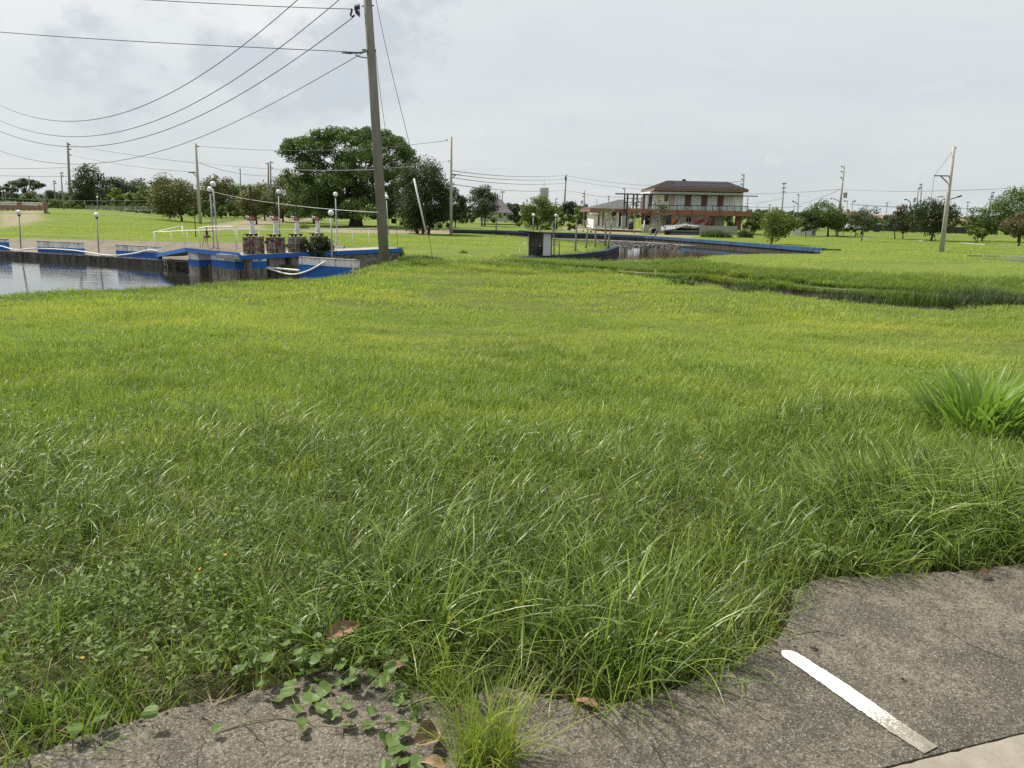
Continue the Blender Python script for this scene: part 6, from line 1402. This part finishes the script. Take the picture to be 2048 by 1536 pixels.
# ------------------------------------------------------------------ canal walls, hut, rubble
def canal_wall(name, label, P, z1, z0, th, mat, paint=None):
    root = thing(name, label, 'wall', (*P.mean(0), z0)); mb, mc, mf = MB(), MB(), MB(); n = len(P); N = []
    for i in range(n):
        d = P[min(i + 1, n - 1)] - P[max(i - 1, 0)]; d = d / np.linalg.norm(d); q = np.array([-d[1], d[0]]); c_ = P[i] + q * 0.6
        N.append(q)
    m_ = P[n // 2] + N[n // 2] * 0.5
    if inpoly(RIVER, m_[0:1], m_[1:2])[0]: N = [-q for q in N]          # thickness goes away from the water
    for i in range(n - 1):
        na, nb = N[i] * th, N[i + 1] * th
        q = [P[i], P[i + 1], P[i + 1] + nb, P[i] + na]; mb.box8([(*p, z0) for p in q], [(*p, z1 - .16) for p in q])
        mf.box8([(*p, z1 - .25) for p in (P[i] + na * .30, P[i + 1] + nb * .30, P[i + 1] + nb * 1.3, P[i] + na * 1.3)], [(*p, z1 - .015) for p in (P[i] + na * .30, P[i + 1] + nb * .30, P[i + 1] + nb * 1.3, P[i] + na * 1.3)]); e = [P[i] - na * .06, P[i + 1] - nb * .06, P[i + 1] + nb * .295, P[i] + na * .295]; hb_ = 0.16 + 0.11 * i / n; mc.box8([(*p, z1 - hb_) for p in e], [(*p, z1 + .03) for p in e])
    mb.build('wall_body', M['wet_wall'], root); mc.build('painted_top', M[paint or 'blue_old'], root); mf.build('turf_backing', M['ground'], root)
canal_wall('canal_wall', 'long curving canal wall with a flaking blue top along the far bank', W_FAR, -0.36, -1.9, 1.15, 'black_mould')
canal_wall('canal_wall', 'dark blue canal wall around the tip of the grassy spit', W_PEN[:7], -0.44, -1.9, 1.1, 'black_mould', 'blue_dark')
mud = [(985, 470), (1100, 476), (1200, 479), (1290, 483), (1350, 487), (1400, 490), (1390, 491.5), (1330, 491.5), (1262, 493), (1240, 493), (1205, 489), (1130, 483), (1020, 474)]
M['mud'] = plain('grey_canal_mud', (0.155, 0.148, 0.13), 0.8, 0.4, 0.8, 0.3, c2=(0.075, 0.07, 0.06), sc=(.4, 1.5, 1))
sheet('mud_flat', [atz(u, v, -.86)[:2] for u, v in mud], -0.86, M['mud'])
r = np.random.default_rng(66); V, Fq = [], []
mb = MB()
for _ in range(750):
    u = r.uniform(1000, 1360); fv = np.interp(u, [p[0] for p in FARWALL], [p[1] for p in FARWALL]); v = fv + 12 + abs(r.normal(0, 3.2)) * (1.3 if u > 1150 else .6)
    p = atz(u, v, -0.86)
    if not inpoly(RIVER, p[0:1], p[1:2])[0]: continue
    s = r.uniform(.08, .30); mb.box((p[0], p[1], -0.87 + s * .12), (s, s * r.uniform(.5, 1), s * r.uniform(.3, .6)), r.uniform(0, 3))
M['rubble'] = plain('canal_rubble', (0.20, 0.185, 0.165), 0.95, 0.6, 1.3, 0.4, c2=(0.06, 0.052, 0.045))
tag(mb.build('rubble', M['rubble'], None, origin=(0, 0, 0)), kind='stuff')
DU = float(atz(1093, 512.5, -0.44)[1]); hut = thing('pump_hut', 'small pump hut with one white side panel and a flat rusty roof', 'hut', at(1078, 513, DU))
zg = -0.5
MB().panel(PD(DU), 1086.5, 466, 1101.5, 514, .03, z0=zg).build('side_panel', M['hutwhite'], hut)
hx = at(1057, 490, DU)[0]; MB().box8([(hx, DU, zg), (hx + .03, DU, zg), (hx + .03, DU + .7, zg), (hx, DU + .7, zg)], [(hx, DU, at(1057, 466, DU)[2]), (hx + .03, DU, at(1057, 466, DU)[2]), (hx + .03, DU + .7, at(1057, 466, DU)[2] - .02), (hx, DU + .7, at(1057, 466, DU)[2] - .02)]).build('side_panel', M['hutgrey'], hut)
MB().panel(PD(DU + .7), 1057, 466, 1104, 514, .03, z0=zg).build('back_panel', M['hutgrey'], hut)
MB().panel(PD(DU + .35), 1058.5, 494, 1086, 495.5, .04).build('brace', M['dark'], hut)
a, b = at(1037, 460.5, DU - .16), at(1121, 467.5, DU - .16); MB().box8([a - [0, 0, .035], b - [0, 0, .035], b + [0, 1.0, -.06], a + [0, 1.0, -.06]], [a, b, b + [0, 1.0, -.025], a + [0, 1.0, -.025]]).build('roof_sheet', M['darkboard'], hut)
a, b = at(1048, 464.6, DU - .05), at(1088, 466.6, DU - .05); MB().beam(a, b, .05).build('roof_beam', M['dark'], hut)
pm = thing('water_pump', 'black water pump inside the small hut', 'pump', at(1077, 511, DU + .3)); c = at(1077, 509, DU + .3)
MB().tube([c + [-.16, 0, .10], c + [.12, 0, .10]], .10, 10).build('motor', M['dark'], pm, True); MB().lathe(c + [.02, -.02, .18], [(.10, 0), (.11, .06), (.05, .1), (.05, .2)], 10).build('casing', M['dark'], pm, True)
MB().tube([c + [.14, 0, .1], c + [.17, 0, .3], c + [.1, 0, .42]], .03, 7).build('outlet_pipe', M['dark'], pm, True); MB().sphere(c + [.06, -.03, .42], .035, 8, 6).build('gauge', M['white_steel'], pm)
for x in (-.1, .08): MB().box((c[0] + x, c[1], c[2] - .02), (.05, .18, .1)).build('foot', M['dark'], pm)
hq = PD(DU - .05); root = railing('white bent handrail left of the pump hut', [[(hq, 1039.5, 498), (hq, 1051, 482.5), (hq, 1056, 481.5)]], [(hq, 1039.5, 498, 1040, 513), (hq, 1050.5, 483, 1051, 513)], .012, group=None)
tb = thing('pipe_stand', 'dark stand with two cream crossbars right of the pump hut', 'stand', at(1110, 509, DU + .5)); q = PD(DU + .5)
for u in (1107.5, 1118.5): MB().tube([q.hit(u, 512), q.hit(u, 484 if u > 1110 else 487)], .022, 6).build('leg', M['dark'], tb)
for v in (483.5, 489): MB().beam(q.hit(1101.5, v), q.hit(1120, v + 1), .05, .04).build('crossbar', M['yellowbar'], tb)
MB().tube([q.hit(1109.5, 512), q.hit(1109.7, 484)], .02, 6).build('pale_leg', M['yellowbar'], tb)
# ditch wall and pale pipe along the bank
cw = thing('ditch_wall', 'grey concrete wall lining the far side of the ditch', 'wall', (*atz(1500, 560, -.25)[:2], -1)); mb, mc = MB(), MB()
ts = np.linspace(TB[4] , TB[-1], 26)
for ta, tb_ in zip(ts[:-1], ts[1:]):
    ya, yb_ = np.interp(ta, TB, YB) - .24, np.interp(tb_, TB, YB) - .24; a, b = np.array([ta * ya, ya]), np.array([tb_ * yb_, yb_]); n = np.array([0, .35])
    q = [a, b, b + n, a + n]; mb.box8([(*p, -1.3) for p in q], [(*p, -0.385) for p in q]); e = [a - n * .14, b - n * .14, b + n * 1.1, a + n * 1.1]; mc.box8([(*p, -0.384) for p in e], [(*p, -0.335) for p in e])
mb.build('wall_body', M['grey_mould'], cw); mc.build('coping', M['grey_mould'], cw)
# kerbs and road patch on the right
def kerb(label, segs, D_=None):
    g0 = ground(*segs[0][:2]); root = thing('kerb', label, 'kerb', g0)
    for u0, v0, u1, v1 in segs:
        a, b = ground(u0, v0), ground(u1, v1); MB().beam(a + [0, 0, .03], b + [0, 0, .03], .14, .12).build('kerb_piece', M['conc'], root)
kerb('white kerb pieces showing in the grass below the right-hand trees', [(1632, 470.6, 1652, 471.6), (1660, 472, 1698, 474), (1700, 474, 1712, 475), (1727, 476.5, 1743, 477.6), (1838, 482.4, 1848, 483), (1920, 486.5, 1972, 490), (1998, 491.3, 2034, 493)])
kerb('white kerb along the dark road patch at the right picture edge', [(1930, 512.8, 1964, 513.2), (1966, 513.2, 1998, 514), (2000, 514.2, 2042, 515.6), (2044, 515.7, 2100, 517)])
kerb('pale kerb of the dirt road behind the sluice bridge', [(415, 446, 440, 444), (442, 443.8, 470, 439.5), (520, 433.6, 548, 432.4)])
M['asphalt'] = plain('old_asphalt', (0.085, 0.082, 0.08), 0.95, 0.3, 3, 0.3)
rp = [ground(u, v) for u, v in [(1962, 516.5), (2200, 524), (2200, 532), (2040, 524), (1980, 520)]]
sheet('road_patch', [p[:2] for p in rp], [p[2] + .03 for p in rp], M['asphalt'])

# ------------------------------------------------------------------ foreground weeds, vine, fallen leaves
r = np.random.default_rng(301)
def leaf_shape(kind, L, W, curl=0.15, n=4):
    """a leaf lying along +x from its stalk at the origin"""
    if kind == 'ovate': prof = [(0, 0.04), (0.15, .34), (0.38, .5), (0.65, .42), (0.86, .2), (1, 0)]
    elif kind == 'vine': prof = [(0, 0.10), (-0.10, .34), (0.10, .52), (0.32, .50), (0.42, .40), (0.62, .44), (0.78, .22), (1, 0)]
    else: prof = [(0, .03), (0.3, .3), (0.55, .5), (0.8, .34), (1, 0)]
    V, Fc = [], []
    for x, w in prof:
        z = -curl * L * (x * x); V += [(x * L, -w * W, z + abs(w) * W * 0.35), (x * L, 0, z), (x * L, w * W, z + abs(w) * W * 0.30)]
    for i in range(len(prof) - 1): o = 3 * i; Fc += [(o, o + 3, o + 4, o + 1), (o + 1, o + 4, o + 5, o + 2)]
    return V, Fc
def add_leaf(V, Fc, shape, p, az, el, roll, s=1.0):
    v, f = shape; ca, sa, ce, se, cr_, sr = math.cos(az), math.sin(az), math.cos(el), math.sin(el), math.cos(roll), math.sin(roll); o = len(V)
    for x, y, z in v:
        y, z = y * cr_ - z * sr, y * sr + z * cr_; x, z = x * ce - z * se, x * se + z * ce; V.append((p[0] + s * (x * ca - y * sa), p[1] + s * (x * sa + y * ca), p[2] + s * z))
    Fc += [tuple(i + o for i in q) for q in f]
def pymesh(name, V, Fc, mat, smooth=True):
    me = bpy.data.meshes.new(name); me.from_pydata([tuple(map(float, p)) for p in V], [], Fc); me.materials.append(mat)
    if smooth: me.polygons.foreach_set('use_smooth', [True] * len(Fc))
    return me
# ground cover of small broad-leaved weeds
VW = []
for q in range(7):
    V, Fc = [], []
    for _ in range(int(r.integers(9, 16))):
        sh = leaf_shape('ovate', r.uniform(.014, .032), r.uniform(.008, .017), .2); a = r.uniform(0, 6.28); d = r.uniform(0, .055)
        p = (d * math.cos(a), d * math.sin(a), r.uniform(.02, .16)); add_leaf(V, Fc, sh, p, a + r.normal(0, .6), r.normal(.15, .35), r.normal(0, .4))
        if r.uniform() < .7: add_leaf(V, Fc, sh, p, a + 3.14 + r.normal(0, .4), r.normal(.15, .35), r.normal(0, .4), .85)
    VW.append(pymesh('weed_sprig', V, Fc, M['f_weed']))
x, y = fan_points(r, 9000, 1.7, 6.5, (-0.92, 0.92))
cl = lowfreq(x, y, 2.4, 1.4) + 0.55 * lowfreq(x, y, 5.1, .3)
left = ss(0.6, -0.6, x / y * 2.0)
cen = [(560, 1110, .5), (480, 1190, .4), (640, 1060, .35), (600, 1330, .5), (330, 1290, .6), (120, 1330, .6), (830, 960, .3), (1340, 1000, .2), (1780, 1110, .25), (1950, 1080, .25), (230, 1210, .4), (700, 1230, .35)]
dens = 0.04 + 0.10 * left * (cl > 0.1) + 0.05 * (cl > 0.5)
for u, v, q in cen:
    g_ = ground(u, v); dens += 0.38 * np.exp(-((x - g_[0]) ** 2 + (y - g_[1]) ** 2) / (q * .55) ** 2)
ke = (r.uniform(size=len(x)) < dens * ss(6.6, 4.5, y)) & ~inpoly(PAVE, x, y); x, y = x[ke], y[ke]
scatter('ground_weeds', np.c_[x, y, H(x, y) + r.uniform(0, .07, len(x))], np.c_[r.normal(0, .2, len(x)), r.normal(0, .2, len(x)), r.uniform(0, 6.28, len(x))], r.uniform(.7, 1.3, len(x)), VW)
# tiny yellow flowers in the grass
M['f_yellow'] = leafy('yellow_petals', (0.55, 0.36, 0.03), (0.62, 0.46, 0.06), .3)
V, Fc = [], []
for i in range(6): add_leaf(V, Fc, leaf_shape('ovate', .008, .004, 0), (0, 0, 0), i * 1.05, .3, 0)
VY = [pymesh('flower', V, Fc, M['f_yellow'])]
x, y = fan_points(r, 130, 1.8, 5.5, (-0.85, 0.85)); ke = ~inpoly(PAVE, x, y); x, y = x[ke], y[ke]
scatter('yellow_flowers', np.c_[x, y, H(x, y) + r.uniform(.10, .22, len(x))], np.c_[r.normal(0, .5, len(x)), r.normal(0, .5, len(x)), np.zeros(len(x))], r.uniform(.7, 1.3, len(x)), VY)
# dry straw lying in the grass and on the pavement edge
M['straw'] = plain('dry_straw', (0.30, 0.24, 0.14), .9, .4, 20, 0.0)
VS = [blade_mesh('straw', r, 5, (.06, .17), .0035, .07, (1.35, .15), (-.1, .4), 3, 9, M['straw']) for _ in range(4)]
x, y = fan_points(r, 2600, 1.7, 4.6, (-0.9, 0.9)); de = polydist(PEDGE, x, y, False); ins = inpoly(PAVE, x, y)
ke = np.where(ins, de < np.abs(r.normal(0, .035, len(x))), r.uniform(size=len(x)) < .35); x, y, ins = x[ke], y[ke], ins[ke]
scatter('dry_straw', np.c_[x, y, np.where(ins, .036, H(x, y) + .04)], np.c_[np.zeros(len(x)), np.zeros(len(x)), r.uniform(0, 6.28, len(x))], r.uniform(.6, 1.1, len(x)), VS)
# creeping vine with big lobed leaves
vine = thing('creeping_vine', 'creeping vine with big lobed leaves spreading from the grass onto the pavement', 'vine', np.array([*atz(680, 1400, .03)[:2], .03]))
VL = []
for q in range(5):
    V, Fc = leaf_shape('vine', r.uniform(.062, .078), r.uniform(.060, .074), r.uniform(.05, .3)); V = [(x_, y_, z_ + .006 * math.sin(x_ * 90 + q) + .004 * math.cos(y_ * 110)) for x_, y_, z_ in V]
    VL.append(pymesh('vine_leaf', V, Fc, M['f_vine'], False))
stems = [[(560, 1330), (580, 1390), (600, 1430), (640, 1458), (700, 1462), (760, 1450), (800, 1440)], [(640, 1350), (668, 1400), (690, 1440), (684, 1470)], [(700, 1330), (740, 1370), (800, 1420), (805, 1480), (790, 1540)],
         [(430, 1462), (500, 1440), (560, 1432), (610, 1440)], [(560, 1330), (600, 1300), (680, 1300), (760, 1320), (800, 1345)]]
mb = MB()
for s_ in stems: mb.tube([np.array([*atz(u, v, .04)[:2], .04 + .012 * math.sin(u * .1)]) for u, v in s_], .0018, 5)
mb.build('stem', M['vine_stem'], vine, True)
spots = [(505, 1322), (545, 1312), (560, 1345), (575, 1372), (590, 1300), (628, 1388), (640, 1420), (655, 1365), (676, 1396), (690, 1412), (668, 1420), (700, 1300), (715, 1335), (742, 1345), (760, 1362), (778, 1350), (722, 1282), (660, 1290), (610, 1330), (735, 1418), (742, 1452), (690, 1448), (605, 1434), (612, 1455), (645, 1402),
         (800, 1400), (812, 1440), (775, 1478), (800, 1470), (790, 1500), (772, 1466), (815, 1520), (840, 1515), (790, 1392), (830, 1408), (530, 1340), (515, 1300), (560, 1290), (480, 1330), (800, 1362), (820, 1345), (700, 1362), (640, 1336), (585, 1415), (550, 1400), (440, 1452), (150, 1446), (215, 1428), (25, 1372), (10, 1388), (430, 1316), (465, 1296), (755, 1300), (780, 1325), (840, 1545), (300, 1430)]
spots += [(float(r.normal(650, 75)), float(r.normal(1325, 34))) for _ in range(34)] + [(float(r.normal(800, 25)), float(r.normal(1440, 50))) for _ in range(8)]
for u, v in spots:
    p = atz(u, v, .03); on = inpoly(PAVE, p[0:1], p[1:2])[0]; z = .042 + r.uniform(0, .018) if on else r.uniform(.06, .13)
    p = atz(u, v + 4, z); share('leaf', VL[int(r.integers(5))], vine, p, (r.normal(0, .32), r.normal(.12, .32), r.uniform(0, 6.28)), r.uniform(.38, .80))
# palmate weeds at the right edge of the grass
VP = []
for q in range(4): VP.append(pymesh('weed_leaflet', *leaf_shape('ovate', r.uniform(.055, .072), r.uniform(.026, .034), .25), M['f_weed']))
def palmate(label, u, v, n, hgt, sc):
    g_ = ground(u, v); root = thing('leafy_weed', label, 'weed', g_, 'leafy weeds at the pavement edge')
    for i in range(n):
        a0 = r.uniform(0, 6.28); d = r.uniform(.02, .10); tip = g_ + [d * math.cos(a0), d * math.sin(a0), hgt * r.uniform(.6, 1)]
        MB().tube([g_ + [0, 0, -.01], g_ * .5 + tip * .5 + [0, 0, .01], tip], .0022, 5).build('stem', M['f_weed'], root, True)
        for j in range(5): share('leaf', VP[int(r.integers(4))], root, tip, (r.normal(0, .15), r.normal(.22, .15), a0 + (j - 2) * .75), sc * (1 - .1 * abs(j - 2)) * r.uniform(.85, 1.1))
palmate('bright palm-leaved weed at the pavement edge right of the grass bulge', 1858, 1132, 5, .14, .9)
palmate('palm-leaved weed just right of the long grass bulge, left of its brighter neighbour', 1655, 1146, 5, .17, .95)
palmate('small palm-leaved weed close to the pavement between the two larger weeds', 1705, 1152, 3, .07, .7)
palmate('low leafy weed in the grass far right, above the small dry leaf', 1915, 1108, 4, .14, .7)
palmate('leafy weed standing in the long grass left of the matted grass', 1345, 1018, 4, .30, .8)
palmate('leafy weed in the grass left of the middle, near the grass hollow', 800, 985, 4, .26, .8)
# grass tuft growing out of the pavement
tp = np.array([*atz(975, 1530, .03)[:2], .03]); me = blade_mesh('grass_tuft', np.random.default_rng(8), 300, (.15, .37), .0046, .095, (.45, .28), (.1, 1.3), 5, 9, M['g_mid'])
o = share('grass_tuft', me, None, tp); tag(o, 'fine grass tuft sprouting from a pavement crack at the bottom of the picture', 'grass tuft', kind=None); WL[o.name] = tp
tp2 = np.array([*atz(905, 1400, .03)[:2], .02]); me = blade_mesh('grass_tuft', np.random.default_rng(9), 80, (.13, .30), .005, .07, (.5, .25), (.4, 1.6), 5, 9, M['g_long'])
o = share('grass_tuft', me, None, tp2); tag(o, 'thin sprawling grass tuft behind the larger tuft on the pavement', 'grass tuft')
# dry leaves
def dry(label, u, v, z, L, W, az, mat, curl, roll=0.0, tilt=0.1):
    n, m_ = 9, 5; V, Fc = [], []; rr3 = np.random.default_rng(int(u))
    for i in range(n):
        s = i / (n - 1); w = W * .5 * math.sin(math.pi * min(1, s * .94 + .05)) ** .8 * (1 + rr3.normal(0, .09))
        for j in range(m_): q = (j / (m_ - 1) - .5) * 2; V.append((s * L - L / 2, q * w, curl * abs(q) ** 1.5 * w + .10 * L * math.sin(s * 3 + 1) * curl + rr3.normal(0, .002)))
    for i in range(n - 1):
        for j in range(m_ - 1): a = i * m_ + j; Fc.append((a, a + 1, a + m_ + 1, a + m_))
    Mx = Matrix.Rotation(az, 3, 'Z') @ Matrix.Rotation(tilt, 3, 'Y') @ Matrix.Rotation(roll, 3, 'X'); p = atz(u, v, z)
    V = [np.array(Mx @ Vector(q)) + p for q in V]; z0 = min(q[2] for q in V)
    o = mesh_obj('dry_leaf', V, Fc, M[mat], smooth=True, origin=p); return tag(o, label, 'dry leaf', 'fallen dry leaves')
dry('large pinkish-brown dry leaf lying on top of the grass', 686, 1262, .115, .13, .07, .75, 'dryleaf', .55, .45, -.12)
dry('big curled tan dry leaf on the pavement left of the grass tuft', 850, 1472, .06, .12, .07, 1.0, 'dryleaf_pale', 1.1, .7, .1)
dry('pale dry leaf at the bottom picture edge below the curled tan leaf', 868, 1534, .04, .08, .045, -.2, 'dryleaf_pale', .8)
dry('small tan dry leaf at the grass edge right of the grass tuft', 1003, 1390, .05, .06, .035, .2, 'dryleaf_pale', .6, .3)
dry('brown curled dry leaf half hidden behind the grass tuft', 918, 1425, .06, .09, .04, 1.5, 'dryleaf', .7, .8)
dry('small dark brown dry leaf in the vine above the pavement', 795, 1332, .10, .06, .04, .4, 'dryleaf', .4)
dry('small orange-tan dry leaf at the grass edge on the far right', 1968, 1146, .05, .07, .045, .3, 'dryleaf_pale', .9, .6)
dry('brown dry leaf under the grass edge right of the tuft', 1178, 1408, .04, .09, .04, -.3, 'dryleaf', .4)
dry('tiny dark dead leaf on the pavement above the painted stripe', 1630, 1298, .036, .03, .012, -.2, 'crack', .4)
dry('tiny dark dead leaf right of the painted stripe', 1806, 1358, .036, .018, .010, .4, 'crack', .4)

# crumbs of soil and grit along the pavement edge
mb = MB(); r = np.random.default_rng(77)
for _ in range(900):
    i = int(r.integers(0, len(PEDGE) - 1)); p = PEDGE[i] + r.normal(0, .05, 2)
    if not (1.6 < p[1] < 5 and abs(p[0]) < 4.2) : continue
    s = abs(r.normal(.002, .0016)) + .001; z = .0315 + s * .3 if inpoly(PAVE, p[0:1], p[1:2])[0] else .01
    mb.box((p[0], p[1], z), (s * 1.6, s, s * .8), r.uniform(0, 3))
M['grit'] = plain('soil_crumbs', (0.06, 0.048, 0.034), .95, .5, 60, 0.0, c2=(.17, .15, .12))
tag(mb.build('edge_grit', M['grit'], None, origin=(0, 0, 0)), kind='stuff')
